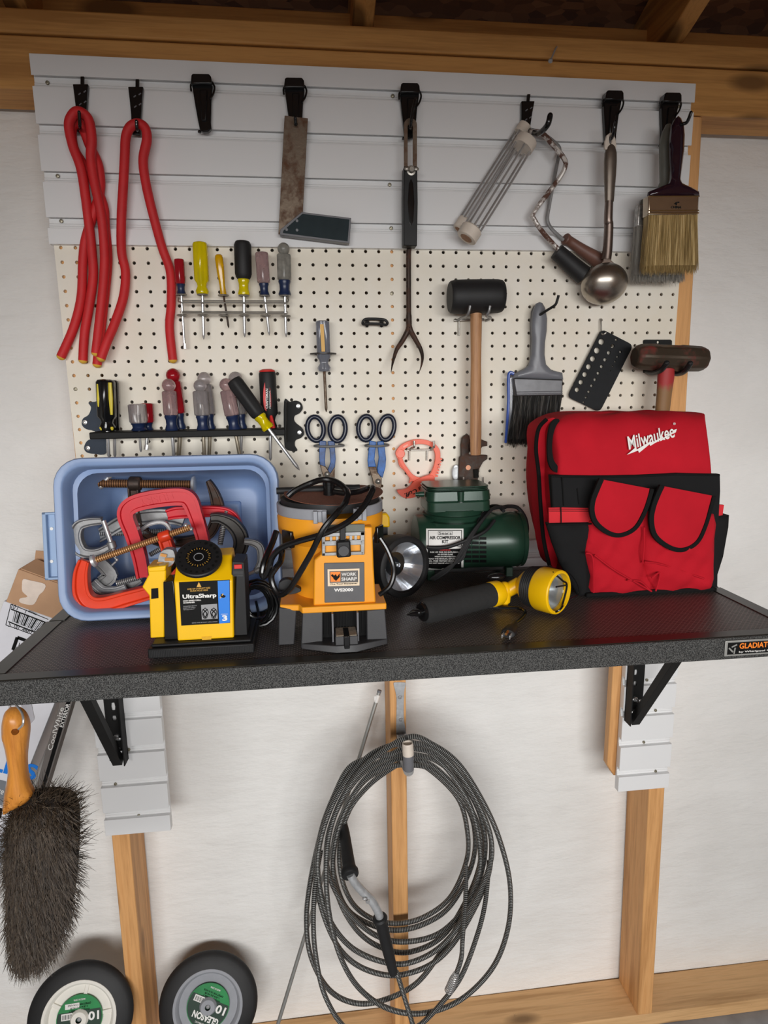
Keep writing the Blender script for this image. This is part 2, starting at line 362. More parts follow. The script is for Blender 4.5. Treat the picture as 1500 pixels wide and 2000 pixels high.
def obj(name, b, mat, parent=None, bevel=0, seg=2, ang=35, smooth=True, label=None, kind=None, sub=0):
    me = bpy.data.meshes.new(name)
    if parent: base = wloc(parent)
    else:
        xs = [p.x for p in b.v]; ys = [p.y for p in b.v]; zs = [p.z for p in b.v]
        base = V(((min(xs) + max(xs)) / 2, (min(ys) + max(ys)) / 2, min(zs)))
    me.from_pydata([p - base for p in b.v], [], b.f); me.validate()
    if any(t != (0, 0, 0) for t in b.uv) and len(b.uv) == len(me.vertices):
        at = me.attributes.new('tuv', 'FLOAT_VECTOR', 'POINT'); at.data.foreach_set('vector', [c for t in b.uv for c in t])
    bm = bmesh.new(); bm.from_mesh(me); bmesh.ops.recalc_face_normals(bm, faces=bm.faces); bm.to_mesh(me); bm.free()
    mats = mat if isinstance(mat, (list, tuple)) else [mat]
    for q in mats: me.materials.append(M[q] if isinstance(q, str) else q)
    if smooth:
        me.polygons.foreach_set('use_smooth', [True] * len(me.polygons)); me.set_sharp_from_angle(angle=math.radians(ang))
    o = bpy.data.objects.new(name, me); COL.objects.link(o); o.parent = parent
    if not parent: o.location = base
    if bevel:
        md = o.modifiers.new('bevel', 'BEVEL'); md.width = bevel; md.segments = seg; md.limit_method = 'ANGLE'; md.angle_limit = math.radians(ang)
        md.use_clamp_overlap = True
    if sub: md = o.modifiers.new('sub', 'SUBSURF'); md.levels = sub; md.render_levels = sub
    if label: o['label'] = label
    if kind: o['kind'] = kind
    return o
def struct(name, b, mat, **kw): return obj(name, b, mat, kind='structure', **kw)
def text(parent, name, body, a, b, h, mat, ex=0.0004, bold=0.0, shear=0.0, nrm=(0, -1, 0), label=None):
    # lettering running from world point a to b (baseline to cap height centred on them), h metres tall
    a = V(a); b = V(b); U = (b - a); w = U.length; U.normalize(); N = V(nrm).normalized(); N = (N - N.dot(U) * U).normalized(); Vv = N.cross(U)
    cu = bpy.data.curves.new(name, 'FONT'); cu.body = body; cu.size = 1; cu.extrude = 0.5; cu.resolution_u = 3; cu.offset = bold; cu.shear = shear
    cu.space_line = 1.0
    t = bpy.data.objects.new('tmp', cu); COL.objects.link(t); bpy.context.view_layer.update()
    me = bpy.data.meshes.new_from_object(t.evaluated_get(bpy.context.evaluated_depsgraph_get())); bpy.data.objects.remove(t); bpy.data.curves.remove(cu)
    xs = [v.co.x for v in me.vertices]; ys = [v.co.y for v in me.vertices]
    x0, x1, y0, y1 = min(xs), max(xs), min(ys), max(ys); base = wloc(parent); c = (a + b) / 2 - base
    for v in me.vertices:
        px = ((v.co.x - (x0 + x1) / 2) / (x1 - x0)) * w; py = ((v.co.y - (y0 + y1) / 2) / (y1 - y0)) * h
        v.co = c + U * px + Vv * py + N * (v.co.z * 2 * ex)
    me.materials.clear(); me.materials.append(M[mat]); o = bpy.data.objects.new(name, me); COL.objects.link(o); o.parent = parent
    if label: o['label'] = label
    return o
def copy_tree(o, delta=V((0, 0, 0)), parent=None, top=True):
    c = o.copy(); COL.objects.link(c); c.parent = parent
    if top: c.location = o.location + V(delta)
    for ch in list(o.children): copy_tree(ch, parent=c, top=False)
    return c
def strands(b, pts_fn, n, r, seg=3):                           # thin three-sided tapering hairs; pts_fn() -> list of points
    for _ in range(n):
        p = pts_fn(); k = len(p); b.tube(p, [r * (1 - 0.75 * i / (k - 1)) for i in range(k)], 3, caps=False)
# ---------------------------------------------------------------- the setting
FS = 0.006                                                     # front of the studs; the pegboard front is y = 0
MB = 0.115                                                     # face of the wrap behind the studs
struct('floor', B().box((-2.6, -6.0, -0.06), (3.8, 0.3, 0.0)), 'concrete')
def wrap():
    b = B(); nx, nz = 110, 60; x0, x1, z0, z1 = -2.0, 3.2, 0.0, 2.35; vs = []; rnd = random.Random(3)
    ph = [(rnd.uniform(2, 9), rnd.uniform(2, 12), rnd.uniform(0, 6.3)) for _ in range(9)]
    for j in range(nz + 1):
        for i in range(nx + 1):
            x = x0 + (x1 - x0) * i / nx; z = z0 + (z1 - z0) * j / nz
            d = sum(math.sin(a * x + c * z + p) for a, c, p in ph) * 0.0011
            vs.append((x, MB + d, z))
    n = nx + 1; k = len(vs); fs = [(j * n + i, j * n + i + 1, (j + 1) * n + i + 1, (j + 1) * n + i) for j in range(nz) for i in range(nx)]
    return b.add(vs, fs).box((x0, MB + 0.03, z0), (x1, MB + 0.05, z1))
struct('wall_back', wrap(), 'wrap')
struct('baseboard_back', B().box((-2.0, FS, 0.0), (3.2, 0.112, 0.038)), 'plate', bevel=0.002)
struct('wall_left', B().box((-2.02, -2.34, 0.0), (-1.98, MB + 0.02, 2.6)), 'wrap')  # unseen side walls, left and right, put in for bounce light and reflections
struct('wall_right', B().box((3.18, -2.34, 0.0), (3.22, MB + 0.02, 2.6)), 'wrap')
struct('wall_front', B().box((-2.0, -2.34, 0.0), (-0.72, -2.30, 3.2)).box((1.85, -2.34, 0.0), (3.2, -2.30, 3.2)).box((-0.72, -2.34, 1.95), (1.85, -2.30, 3.2)), 'beam')  # unseen wall, its opening sized to shade the back wall's top and sides
def stud(name, xb, xt, w=0.038, mat='stud'):
    b = B(); zb, zt = 0.038, 2.176
    q = lambda x, z: [V((x, FS, z)), V((x + w, FS, z)), V((x + w, 0.108, z)), V((x, 0.108, z))]
    b.hexa(q(xb, zb), q(xt, zt)); return struct(name, b, mat, bevel=0.002)
stud('trim_1', -0.028, -0.010); stud('trim_2', 0.600, 0.592, 0.036); stud('trim_3', 1.240, 1.193, 0.040)
struct('trim_4', B().box((-2.0, FS, 2.178), (3.2, 0.095, 2.262)), 'beam', bevel=0.003)
struct('trim_5', B().box((-2.0, FS - 0.003, 2.2645), (3.2, 0.095, 2.3025)), 'beam', bevel=0.003)
SL = 0.36
def rz(y): return 2.305 + SL * (0.05 - y)
for i, x in enumerate((-0.06, 0.545, 1.155)):
    b = B(); y0, y1 = 0.16, -1.6; d = 0.14
    q = lambda z0, y: [V((x, y, z0)), V((x + 0.038, y, z0))]
    b.add([(x, y0, rz(y0)), (x + .038, y0, rz(y0)), (x + .038, y1, rz(y1)), (x, y1, rz(y1)), (x, y0, rz(y0) + d), (x + .038, y0, rz(y0) + d), (x + .038, y1, rz(y1) + d), (x, y1, rz(y1) + d)],
          [(0, 3, 2, 1), (4, 5, 6, 7), (0, 1, 5, 4), (1, 2, 6, 5), (2, 3, 7, 6), (3, 0, 4, 7)])
    struct('trim_%d' % (6 + i), b, 'rafter', bevel=0.002)
struct('trim_9', B().box((-2.0, 0.098, 2.26), (3.2, 0.135, 2.372)), 'beam', bevel=0.002)
b = B(); d = 0.142; xa, xb_ = -2.2, 3.4; y0, y1 = 0.3, -2.45
b.hexa([(xa, y0, rz(y0) + d), (xb_, y0, rz(y0) + d), (xb_, y1, rz(y1) + d), (xa, y1, rz(y1) + d)], [(xa, y0, rz(y0) + d + .012), (xb_, y0, rz(y0) + d + .012), (xb_, y1, rz(y1) + d + .012), (xa, y1, rz(y1) + d + .012)])
struct('ceiling', b, 'osb')

def nailhead(b, p, r=0.0035, d=(0, -1, 0)):
    d = V(d).normalized(); b.lathe(V(p), V(p) + d * 0.0028, [(0, r), (0.5, r), (0.9, r * 0.8), (1, r * 0.42), (0.55, r * 0.36), (0.5, 0.0001)], 14, caps=False)
# ---------------------------------------------------------------- slatted panels
FY = -0.012                                                    # face of the slats
def slat_profile(zt, hs, groove=0.0175):
    # (y, z) outline going down from the top: proud slats and recessed grooves with a lip
    p = [(FS - 0.0005, zt)]; z = zt
    for i, h in enumerate(hs):
        p += [(FY, z), (FY, z - h)]; z -= h
        if i < len(hs) - 1:
            p += [(-0.0100, z), (-0.0100, z + 0.004), (-0.0005, z + 0.004), (-0.0005, z - 0.0080), (-0.0016, z - 0.0084), (-0.0016, z - 0.0120), (-0.0027, z - 0.0124), (-0.0027, z - groove + 0.0006)]; z -= groove
    p.append((FS - 0.0005, z)); return p
def slat_panel(b, x0a, x1a, zt, hs):
    pr = slat_profile(zt, hs); n = len(pr); b.add([(x0a, y, z) for y, z in pr] + [(x1a, y, z) for y, z in pr],
        [tuple(range(n)), tuple(reversed(range(n, 2 * n)))] + [(i, i + n, (i + 1) % n + n, (i + 1) % n) for i in range(n)])
    return pr
def add_screws(t, spots, c=PX, Y=-0.002):
    for (x, y) in spots:
        b = B(); nailhead(b, c(x, y, Y)); obj('screw', b, 'screwslot', t)
t = thing('slatwall_panel', 'wide white slatted wall panel under the roof beam carrying the row of black hooks', 'wall panel', (0.6, FS, 1.93))
b = B(); slat_panel(b, -0.0155, 1.2035, 2.226, (0.033, 0.059, 0.059, 0.059, 0.0275)); obj('panel', b, 'pvc', t, bevel=0.0012)
add_screws(t, [(93, 162), (113, 344), (120, 432), (767, 188), (761, 361), (764, 446), (1325, 208)])
# pegboard, every hole cut through
def pegboard():
    b = B(); p = 0.0254; r = 0.0033; th = 0.0055; z0 = 1.915; nc, nr = 48, 23
    cx = [-0.0117] + [(i + 0.5) * p for i in range(nc - 1)] + [1.2055]
    cz = [1.9268] + [z0 - (j + 0.5) * p for j in range(nr - 1)] + [z0 - 22.9 * p]
    N = 12
    for i in range(nc):
        for j in range(nr):
            x0, x1, zt, zb = cx[i], cx[i + 1], cz[j], cz[j + 1]; hx, hz = i * p, z0 - j * p
            sq = [(x1, hz), (x1, (hz + zt) / 2 if 0 else zt), (hx, zt), (x0, zt), (x0, hz), (x0, zb), (hx, zb), (x1, zb)]
            hl = [(hx + r * math.cos(math.pi * k / 4), hz + r * math.sin(math.pi * k / 4)) for k in range(8)]
            vs = [(x, 0, z) for x, z in sq] + [(x, 0, z) for x, z in hl] + [(x, th, z) for x, z in hl]
            fs = [(k, (k + 1) % 8, 8 + (k + 1) % 8, 8 + k) for k in range(8)] + [(8 + k, 8 + (k + 1) % 8, 16 + (k + 1) % 8, 16 + k) for k in range(8)]
            b.add(vs, fs)
    xa, xb2, za, zb2 = cx[0], cx[-1], cz[0], cz[-1]
    for (p0, p1) in (((xa, za), (xb2, za)), ((xb2, za), (xb2, zb2)), ((xb2, zb2), (xa, zb2)), ((xa, zb2), (xa, za))):
        b.add([(p0[0], 0, p0[1]), (p1[0], 0, p1[1]), (p1[0], th, p1[1]), (p0[0], th, p0[1])], [(0, 1, 2, 3)])
    return b
t = thing('pegboard', 'cream pegboard with rows of holes below the white slatted panel, full of hand tools', 'pegboard', (0.6, FS, 1.34))
b = pegboard(); me = obj('board', b, 'peg', t, smooth=False)
add_screws(t, [(147.5, 760), (765.3, 573.5)], PX, 0.0)
t = thing('slatwall_panel', 'low strip of grey white panel showing between the pegboard and the black shelf', 'wall panel', (0.6, FS, 1.24))
b = B(); slat_panel(b, -0.0117, 1.2055, 1.3325, (0.022, 0.040)); obj('panel', b, 'pvc', t, bevel=0.001)
# short lengths of panel that carry the shelf brackets
def short_panel(label, xa, xb_, zbot, nsl, screws, cr):
    t = thing('slatwall_panel', label, 'wall panel', ((xa + xb_) / 2, FS, zbot), 'short slatted panels under the shelf')
    b = B(); hs = (0.02,) + (0.059,) * nsl + (0.0375,); zt = zbot + sum(hs) + 0.0175 * (len(hs) - 1)
    slat_panel(b, xa, xb_, zt, hs); obj('panel', b, 'pvc', t, bevel=0.0012); add_screws(t, screws, cr); return t
p = W(209, 1633, FY); q = W(333, 1612, FY); print('left strip', p, q)
short_panel('short white slatted panel on the left stud with a black bracket', p.x - 0.003, q.x, p.z, 5, [(775, 1273), (695, 1480), (835, 1668)], B5)
p2 = W(1207, 1548, FY); q2 = W(1306, 1537, FY); print('right strip', p2, q2)
short_panel('short white slatted panel on the right stud with a black bracket', p2.x, q2.x, (p2.z + q2.z) / 2, 5, [(620, 133), (667, 298), (603, 470), (667, 627)], B8)
b = B(); pts = [B8(415, 20, 0.03), B8(415, 545, 0.03), B8(440, 600, 0.02), B8(470, 590, 0.02), B8(470, 20, 0.02)]
x0w, x1w = pts[0].x, p2.x + 0.006
zb = W(1188, 1488, 0.02).z
b.add([(x0w, FS + .002, zb), (x0w + .018, FS + .002, zb - .03), (x1w, FS + .002, zb - .03), (x1w, FS + .002, 1.2), (x0w, FS + .002, 1.2)] + [(x0w, 0.03, zb), (x0w + .018, 0.03, zb - .03), (x1w, 0.03, zb - .03), (x1w, 0.03, 1.2), (x0w, 0.03, 1.2)],
      [(0, 1, 2, 3, 4), (9, 8, 7, 6, 5)] + [(i, i + 5, (i + 1) % 5 + 5, (i + 1) % 5) for i in range(5)])
tag(obj('wood_block', b, 'stud', bevel=0.002), 'scrap of wood with a clipped end beside the right stud, behind the short panel', 'wood block')
b = B(); b.tube([A2(662, 232, -0.02), A2(680, 190, -0.016), A2(686, 180, 0.0)], 0.0016, 8); b.lathe(A2(662, 232, -0.02), A2(661, 236, -0.0215), [(0, .004), (1, .004)], 10)
tag(obj('nail', b, 'galv'), 'bent nail driven into the roof beam', 'nail')
# ---------------------------------------------------------------- shelf
ZS = 1.296; SX0, SX1 = 0.015, 1.163; SYF, SYB = -0.489, -0.085; SH = 0.033
t = thing('shelf', 'long black steel shelf with a woven wire top and a speckled front rail', 'shelf', ((SX0 + SX1) / 2, SYB, ZS - SH))
b = B(); b.box((SX0 + .02, SYF + .02, ZS - 0.006), (SX1 - .02, SYB - .02, ZS - 0.0006)); obj('mesh_top', b, 'mesh', t, smooth=False)
b = B(); b.box((SX0, SYF, ZS - SH), (SX1, SYF + 0.0035, ZS)); obj('front_rail', b, 'hammered', t, bevel=0.0012)
b = B(); b.box((SX0, SYF + 0.0036, ZS - 0.006), (SX1, SYF + 0.024, ZS + 0.0006)); b.box((SX0, SYB - 0.022, ZS - 0.006), (SX1, SYB, ZS + 0.0006)); b.box((SX0, SYB - 0.003, ZS - SH), (SX1, SYB, ZS - 0.006))
obj('rim', b, 'shelfedge', t, bevel=0.001)
for xs in (SX0, SX1 - 0.024):
    b = B(); b.box((xs, SYF + 0.024, ZS - SH), (xs + 0.003 if xs == SX0 else xs + 0.024, -0.272, ZS)); b.box((xs, SYF + 0.024, ZS - 0.006), (xs + 0.024, -0.272, ZS + 0.0008))
    dx = 0.003 if xs == SX0 else -0.003
    b.box((xs + dx, -0.271, ZS - SH), (xs + 0.024 + dx, SYB, ZS + 0.0012)); obj('side_rail', b, 'shelfedge', t, bevel=0.0008)
# name plate
R6 = Crop(1350, 1120, 10)
yb = SYF - 0.0006; pa = R6(660, 1300, yb); pb = R6(660, 1650, yb); x0, x1 = pa.x, pa.x + 0.0875; zt, zb = ZS - 0.0035, ZS - 0.0275
bd = obj('badge', B().box((x0, SYF - 0.0022, zb), (x1, SYF - 0.0001, zt)), 'alu', t, bevel=0.0008, label='silver framed maker plate with orange lettering')
obj('plate', B().box((x0 + .004, SYF - 0.0027, zb + .003), (x1 - .004, SYF - 0.0018, zt - .003)), 'ink', bd)
yq = SYF - 0.0031
text(bd, 'lettering', 'GLADIATOR', (x0 + .0215, yq, zt - .0085), (x0 + .0805, yq, zt - .0085), 0.0085, 'orangeink', 0.0003, 0.02)
text(bd, 'lettering', 'by Whirlpool Corp', (x0 + .0215, yq, zb + .0062), (x0 + .0805, yq, zb + .0062), 0.0032, 'whiteink', 0.0003, 0.01)
b = B(); e = lambda x, z: V((x0 + .0045 + x * .001, yq, zb + .0035 + z * .001))
for (a1, a2) in (((1, 10), (7.5, 3.5)), ((5, 11), (13, 14.5)), ((9.5, 0.8), (10.5, 10))): b.bar(e(*a1), e(*a2), 0.0022, 0.0004, (0, -1, 0))
obj('emblem', b, 'alu', bd)
# brackets: the brace stays in the upright's own plane and runs up to the underside of the shelf
def arm_end(c, x, z, low, xm):
    d = ray(c.ox + x / c.k, c.oy + z / c.k); p = CAM + d * ((xm - CAM.x) / d.x); a = V((xm, FY - .016, low.z + .012)); print('on arm', p)
    k = (ZS - SH - .011 - a.z) / (p.z - a.z); q = a + (p - a) * k; return V((xm, max(-.40, min(-.12, q.y)), q.z))
def shelf_bracket(label, xa, xb_, ztop, zlow, arm_x, arm_y, back, cr, bolts, slots):
    t = thing('shelf_bracket', label, 'bracket', ((xa + xb_) / 2, back, zlow), 'shelf brackets')
    yf = back - 0.028; xm = (xa + xb_) / 2; w = (xb_ - xa)
    hole = [[V((xm + sx * .006 - .001, back - 0.004, z)) for sx, z in ((-.5, zz - hh), (.5, zz - hh), (.7, zz), (.5, zz + hh), (-.5, zz + hh), (-.7, zz))] for zz, hh in slots]
    b = B(); b.plate([V((xa, back - .004, zlow)), V((xb_, back - .004, zlow)), V((xb_, back - .004, ztop)), V((xa, back - .004, ztop))], hole, 0.004)
    b.box((xa, yf, zlow), (xa + 0.0025, back, ztop)) if arm_x > xm else b.box((xb_ - 0.0025, yf, zlow), (xb_, back, ztop))
    obj('upright', b, 'matteblack', t, bevel=0.0006)
    b = B(); p = V(((xa + xb_) / 2, back - 0.016, zlow + 0.012)); q = V((arm_x, arm_y, ZS - SH - 0.011))
    d = (q - p).normalized(); b.bar(p - d * 0.014, q, 0.019, 0.017, (0, -1, 0.6)); obj('brace_arm', b, 'matteblack', t, bevel=0.0006)
    b = B(); b.box((xm - .013, SYF + .03, ZS - SH - .0035), (xm + .013, back, ZS - SH - .0008)); obj('top_arm', b, 'black', t)
    for z in bolts:
        b = B(); c = V((xm, back - .004, z)); b.lathe(c, c + V((0, -.014, 0)), [(0, .006), (.3, .006), (.35, .0035), (1, .003)], 10)
        b.ball(c + V((-.007, -.009, .003)), (.006, .0022, .0035), 8, 6); b.ball(c + V((.007, -.009, -.001)), (.006, .0022, .0035), 8, 6); obj('wing_bolt', b, 'steel', t)
    return t
pa = B5(628, 1000, FY); pb = B5(725, 1000, FY); pl = B5(735, 1362, FY - .02); pt = arm_end(B5, 530, 988, pl, (pa.x + pb.x) / 2); print('arm', pa, pb, pl, pt)
shelf_bracket('black steel shelf bracket under the left end of the shelf', pa.x, pb.x + .006, 1.26, pl.z, pt.x, pt.y, FY - .0008, B5, [B5(705, 1188, FY).z, B5(705, 1265, FY).z], [(B5(695, 1010, FY).z, .009), (B5(695, 1080, FY).z, .006)])
pa = B8(512, 100, FY); pb = B8(603, 100, FY); pl = B8(535, 375, FY - .02); pt = arm_end(B8, 757, 47, pl, (pa.x + pb.x) / 2); print('arm', pa, pb, pl, pt)
shelf_bracket('black steel shelf bracket under the right end of the shelf', pa.x, pb.x, 1.26, pl.z, pt.x, pt.y, FY - .0008, B8, [B8(535, 230, FY).z, B8(533, 298, FY).z], [(B8(540, 90, FY).z, .007), (B8(540, 150, FY).z, .006)])
# ---------------------------------------------------------------- black hooks on the slats
def add_prong(t, pts, r=0.0036, mat='gloss'):
    b = B(); b.tube(spline(pts, 6), r, 10); b.ball(pts[-1], r, 10, 6); return obj('prong', b, mat, t)
def wide_hook_proto(label):
    t = thing('slat_hook', label, 'hook', A1(780, 500, FY), 'black hooks along the slatted panel')
    y = FY - 0.0006
    P = [A1(x, z, y) for x, z in ((748, 330), (745, 345), (757, 420), (768, 480), (775, 512), (788, 518), (806, 516), (818, 505), (816, 480), (818, 400), (823, 350), (822, 325))]
    b = B(); b.prism(P, (0, -0.011, 0)); obj('body', b, 'gloss', t, bevel=0.0016)
    b = B(); b.prism([A1(x, z, y) for x, z in ((745, 310), (742, 345), (824, 345), (820, 316), (812, 305), (750, 304))], (0, -0.020, 0)); obj('cap', b, 'gloss', t, bevel=0.002)
    b = B(); b.prism([A1(x, z, y - .0095) for x, z in ((771, 350), (778, 470), (796, 470), (800, 350))], (0, -0.005, 0)); obj('rib', b, 'gloss', t, bevel=0.0015)
    b = B(); b.tube(spline([A1(752, 316, y - .012), A1(736, 326, y - .012), A1(737, 352, y - .012)], 5), .0017, 8); obj('wire_clip', b, 'gloss', t)
    b = B(); b.tube(spline([A1(818, 316, y - .012), A1(827, 336, y - .012), A1(822, 362, y - .012), A1(808, 382, y - .013)], 5), .0017, 8); obj('wire_clip', b, 'gloss', t)
    b = B(); b.prism([A1(x, z, y) for x, z in ((766, 505), (776, 505), (776, 516), (764, 515))], (0, -.006, 0)); obj('foot', b, 'gloss', t, bevel=.001)
    return t
H3 = wide_hook_proto('empty wide black slat hook, third from the left')
base3 = W(395, 155, FY)
def wide_at(u, v, label):
    t = copy_tree(H3, W(u, v, FY) - base3); t['label'] = label; return t
hk_sq = wide_at(574, 162, 'wide black slat hook holding the rusty square')
hk_bv = wide_at(797, 172, 'wide black slat hook holding the slotted gauge and the long forked rod')
hk_ld = wide_at(1191, 186, 'wide black slat hook holding the steel ladle')
hk_br = wide_at(1303, 190, 'wide black slat hook at the right end holding the two large paint brushes')
def narrow_hook_proto(label):
    t = thing('slat_hook', label, 'hook', A1(320, 510, FY), 'black hooks along the slatted panel')
    y = FY - 0.0006
    P = [A1(x, z, y) for x, z in ((287, 333), (346, 333), (342, 380), (340, 430), (335, 517), (303, 515), (300, 440), (294, 385))]
    b = B(); b.prism(P, (0, -0.009, 0)); obj('body', b, 'gloss', t, bevel=0.0012)
    b = B(); b.prism([A1(x, z, y) for x, z in ((313, 299), (327, 299), (327, 345), (313, 345))], (0, -0.0045, 0)); obj('stem', b, 'gloss', t, bevel=.0008)
    for x, z in ((327, 353), (307, 362), (328, 393), (310, 402)):
        b = B(); c = A1(x, z, y - .0088); b.tube([c + V((-.002, 0, -.0015)), c + V((.002, 0, .0015))], .0011, 6); obj('rib', b, 'midgrey', t)
    return t
H1 = narrow_hook_proto('narrow black slat hook at the left end holding two red foam ties'); base1 = W(160, 165, FY)
def narrow_at(u, v, label):
    t = copy_tree(H1, W(u, v, FY) - base1); t['label'] = label; return t
H2 = narrow_at(267, 170, 'narrow black slat hook, second from the left, holding one red foam tie')
H6 = narrow_at(1028, 198, 'narrow black slat hook holding the two wire roller cages')
yk = FY - .009
add_prong(H1, [A1(308, 500, yk), A1(308, 492, yk - .03), A1(307, 460, yk - .036), A1(305, 433, yk - .040)], .0028)
add_prong(H2, [A1(530, 505, yk), A1(528, 497, yk - .025), A1(526, 468, yk - .030)], .0028)
add_prong(H6, [A2(575, 500, yk), A2(612, 515, yk - .05), A2(648, 485, yk - .085), A2(660, 446, yk - .090)], .0050)
add_prong(hk_sq, [A1(1140, 470, yk), A1(1140, 480, yk - .018), A1(1138, 455, yk - .024)], .0028)
add_prong(hk_bv, [A2(122, 500, yk), A2(122, 486, yk - .035), A2(130, 430, yk - .042), A2(140, 385, yk - .044)], .0028)
add_prong(hk_ld, [A2(893, 545, yk), A2(895, 540, yk - .03), A2(905, 510, yk - .050), A2(913, 470, yk - .055)], .0030)
add_prong(hk_br, [A2(1128, 520, yk), A2(1160, 483, yk - .068), A2(1184, 474, yk - .080), A2(1194, 458, yk - .085), A2(1203, 434, yk - .088)], .0030)

# ---------------------------------------------------------------- red foam ties
def foam_tie(label, pts, ends=True):
    path = spline(pts, 8); b = B(); b.tube(path, 0.0082, 14)
    t = thing('foam_tie', label, 'tie', (pts[0].x, -0.012, min(p.z for p in pts)), 'red foam ties'); obj('tie', b, 'redfoam', t)
    for a, c in ((path[0], path[1]), (path[-1], path[-2])):
        d = (a - c).normalized(); b = B(); b.lathe(a - d * .0002, a + d * .0062, [(0, .0081), (.35, .0076), (.7, .0055), (.95, .0022), (1, .0004)], 14); obj('tip', b, 'yfoam', t)
    return t
foam_tie('front red foam tie of the pair on the leftmost hook, looped over the prong',
    [A3(205, 660, -.012), A3(213, 530, -.012), A3(235, 400, -.012), A3(255, 250, -.014), A3(248, 120, -.020), A3(235, 0, -.026),
     A1(330, 760, -.030), A1(312, 650, -.034), A1(280, 560, -.036), A1(266, 480, -.038), A1(285, 438, -.040), A1(310, 432, -.042), A1(342, 462, -.040), A1(354, 540, -.038), A1(350, 600, -.036), A1(360, 680, -.034), A1(385, 800, -.032),
     A3(301, 0, -.028), A3(311, 150, -.023), A3(306, 280, -.019), A3(288, 450, -.017), A3(268, 625, -.017)])
foam_tie('rear red foam tie of the pair on the leftmost hook, its legs crossing behind',
    [A3(98, 642, -.0105), A3(160, 500, -.0105), A3(197, 350, -.0105), A3(205, 180, -.0105), A3(216, 80, -.0125),
     A1(352, 850, -.0215), A1(385, 740, -.0225), A1(380, 640, -.0225), A1(345, 560, -.0225), A1(322, 500, -.0225), A1(300, 470, -.0225), A1(277, 500, -.0225), A1(285, 570, -.0225), A1(325, 640, -.0215), A1(360, 700, -.022), A1(398, 790, -.0235),
     A3(314, 10, -.018), A3(326, 150, -.0105), A3(318, 280, -.0105), A3(294, 500, -.0105), A3(274, 680, -.0105)])
foam_tie('single red foam tie on the second hook, its legs spread wide',
    [A3(293, 650, -.033), A3(322, 570, -.030), A3(360, 480, -.022), A3(403, 350, -.014), A3(413, 230, -.012), A3(394, 130, -.016),
     A1(468, 850, -.030), A1(476, 700, -.034), A1(481, 600, -.036), A1(485, 530, -.037), A1(502, 490, -.038), A1(533, 477, -.038), A1(560, 495, -.038), A1(566, 540, -.037), A1(552, 620, -.036), A1(565, 720, -.034), A1(596, 850, -.029),
     A3(592, 110, -.016), A3(632, 230, -.012), A3(636, 380, -.012), A3(628, 500, -.012), A3(644, 658, -.012)])

# ---------------------------------------------------------------- square, bevel, forked rod
t = thing('try_square', 'large square with a rusty steel blade and dark green handle', 'square', A1(1120, 900, -.03), None)
y = -.0295
b = B(); b.plate([A1(x, z, y) for x, z in ((1097, 445), (1187, 456), (1165, 860), (1120, 905), (1073, 903))], [circ(A1(1140, 478, y), .0034, 10)], .0022); obj('blade', b, 'rust', t, bevel=.0004)
b = B(); b.prism([A1(x, z, y - .0075) for x, z in ((1078, 905), (1081, 884), (1163, 817), (1354, 840), (1347, 938))], (0, .0165, 0)); obj('handle_rim', b, 'midgrey', t, bevel=.0008)
b = B(); b.prism([A1(x, z, y - .0082) for x, z in ((1090, 898), (1093, 888), (1166, 824), (1347, 846), (1340, 930))], (0, .0012, 0)); obj('handle', b, plain('dark green plastic', C(34, 46, 50), .6, 0, .1, 60, .2, 900, spec=.2), t, bevel=.0004)
for x, z in ((1105, 885), (1145, 851), (1145, 887)):
    b = B(); b.lathe(A1(x, z, y - .0078), A1(x, z, y - .0092), [(0, .0027), (1, .0024)], 12); obj('rivet', b, 'midgrey', t)
t = thing('angle_gauge', 'folded angle gauge with a slotted steel blade and black handle hung in the middle', 'gauge', A2(122, 945, -.04), None)
y = -.046
out = [A2(122 + 25 * math.cos(a), 480 + 26 * math.sin(a), y) for a in [math.pi + i * math.pi / 8 for i in range(9)]] + [A2(147, 660, y), A2(97, 660, y)]
slot = [A2(121 + 10 * math.cos(a), 488 + 10 * math.sin(a), y) for a in [math.pi + i * math.pi / 6 for i in range(7)]] + [A2(131, 640, y), A2(111, 640, y)]
b = B(); b.plate(out, [slot], .003); obj('blade', b, 'rust', t, bevel=.0004)
b = B(); b.prism([A2(x, z, -.052) for x, z in ((97, 640), (148, 640), (150, 780), (147, 948), (96, 946), (95, 760))], (0, .026, 0)); obj('handle', b, 'black', t, bevel=.0015)
b = B(); b.lathe(A2(124, 690, -.0521), A2(124, 870, -.0521), [(0, .0005), (.1, .004), (.5, .0062), (.9, .004), (1, .0005)], 12, squash=(1, .1, 1)); obj('thumb_groove', b, 'gloss', t)
b = B(); c = A2(124, 658, -.0521); b.lathe(c, c + V((0, -.009, 0)), [(0, .0085), (.2, .0085), (.25, .0055), (1, .0042)], 16)
for sx in (-1, 1): b.ball(c + V((sx * .0085, -.006, .0012)), (.0052, .0022, .0036), 10, 6)
obj('wing_nut', b, 'wire', t)
t = thing('garden_fork', 'long dark iron rod ending in two curved tines, hung behind the black handled gauge', 'fork', A4(700, 935, -.018), None)
b = B(); yy = -.0215; b.tube(spline([A2(117, 720, -.0185), A2(117, 940, -.020), A4(711, 180, yy), A4(711, 400, yy), A4(712, 560, yy), A4(714, 650, yy)], 6), [.0048] * 25 + [.0056] * 6, 12); obj('rod', b, 'rustdark', t)
b = B(); b.tube(spline([A4(716, 622, yy), A4(706, 670, yy), A4(672, 735, yy), A4(636, 790, yy - .004), A4(616, 850, yy - .010), A4(606, 895, yy - .018), A4(599, 938, yy - .026)], 6), [.0052] * 6 + [.0052 - .0049 * (i / 30) ** 1.6 for i in range(31)], 10); obj('tine', b, 'rustdark', t)
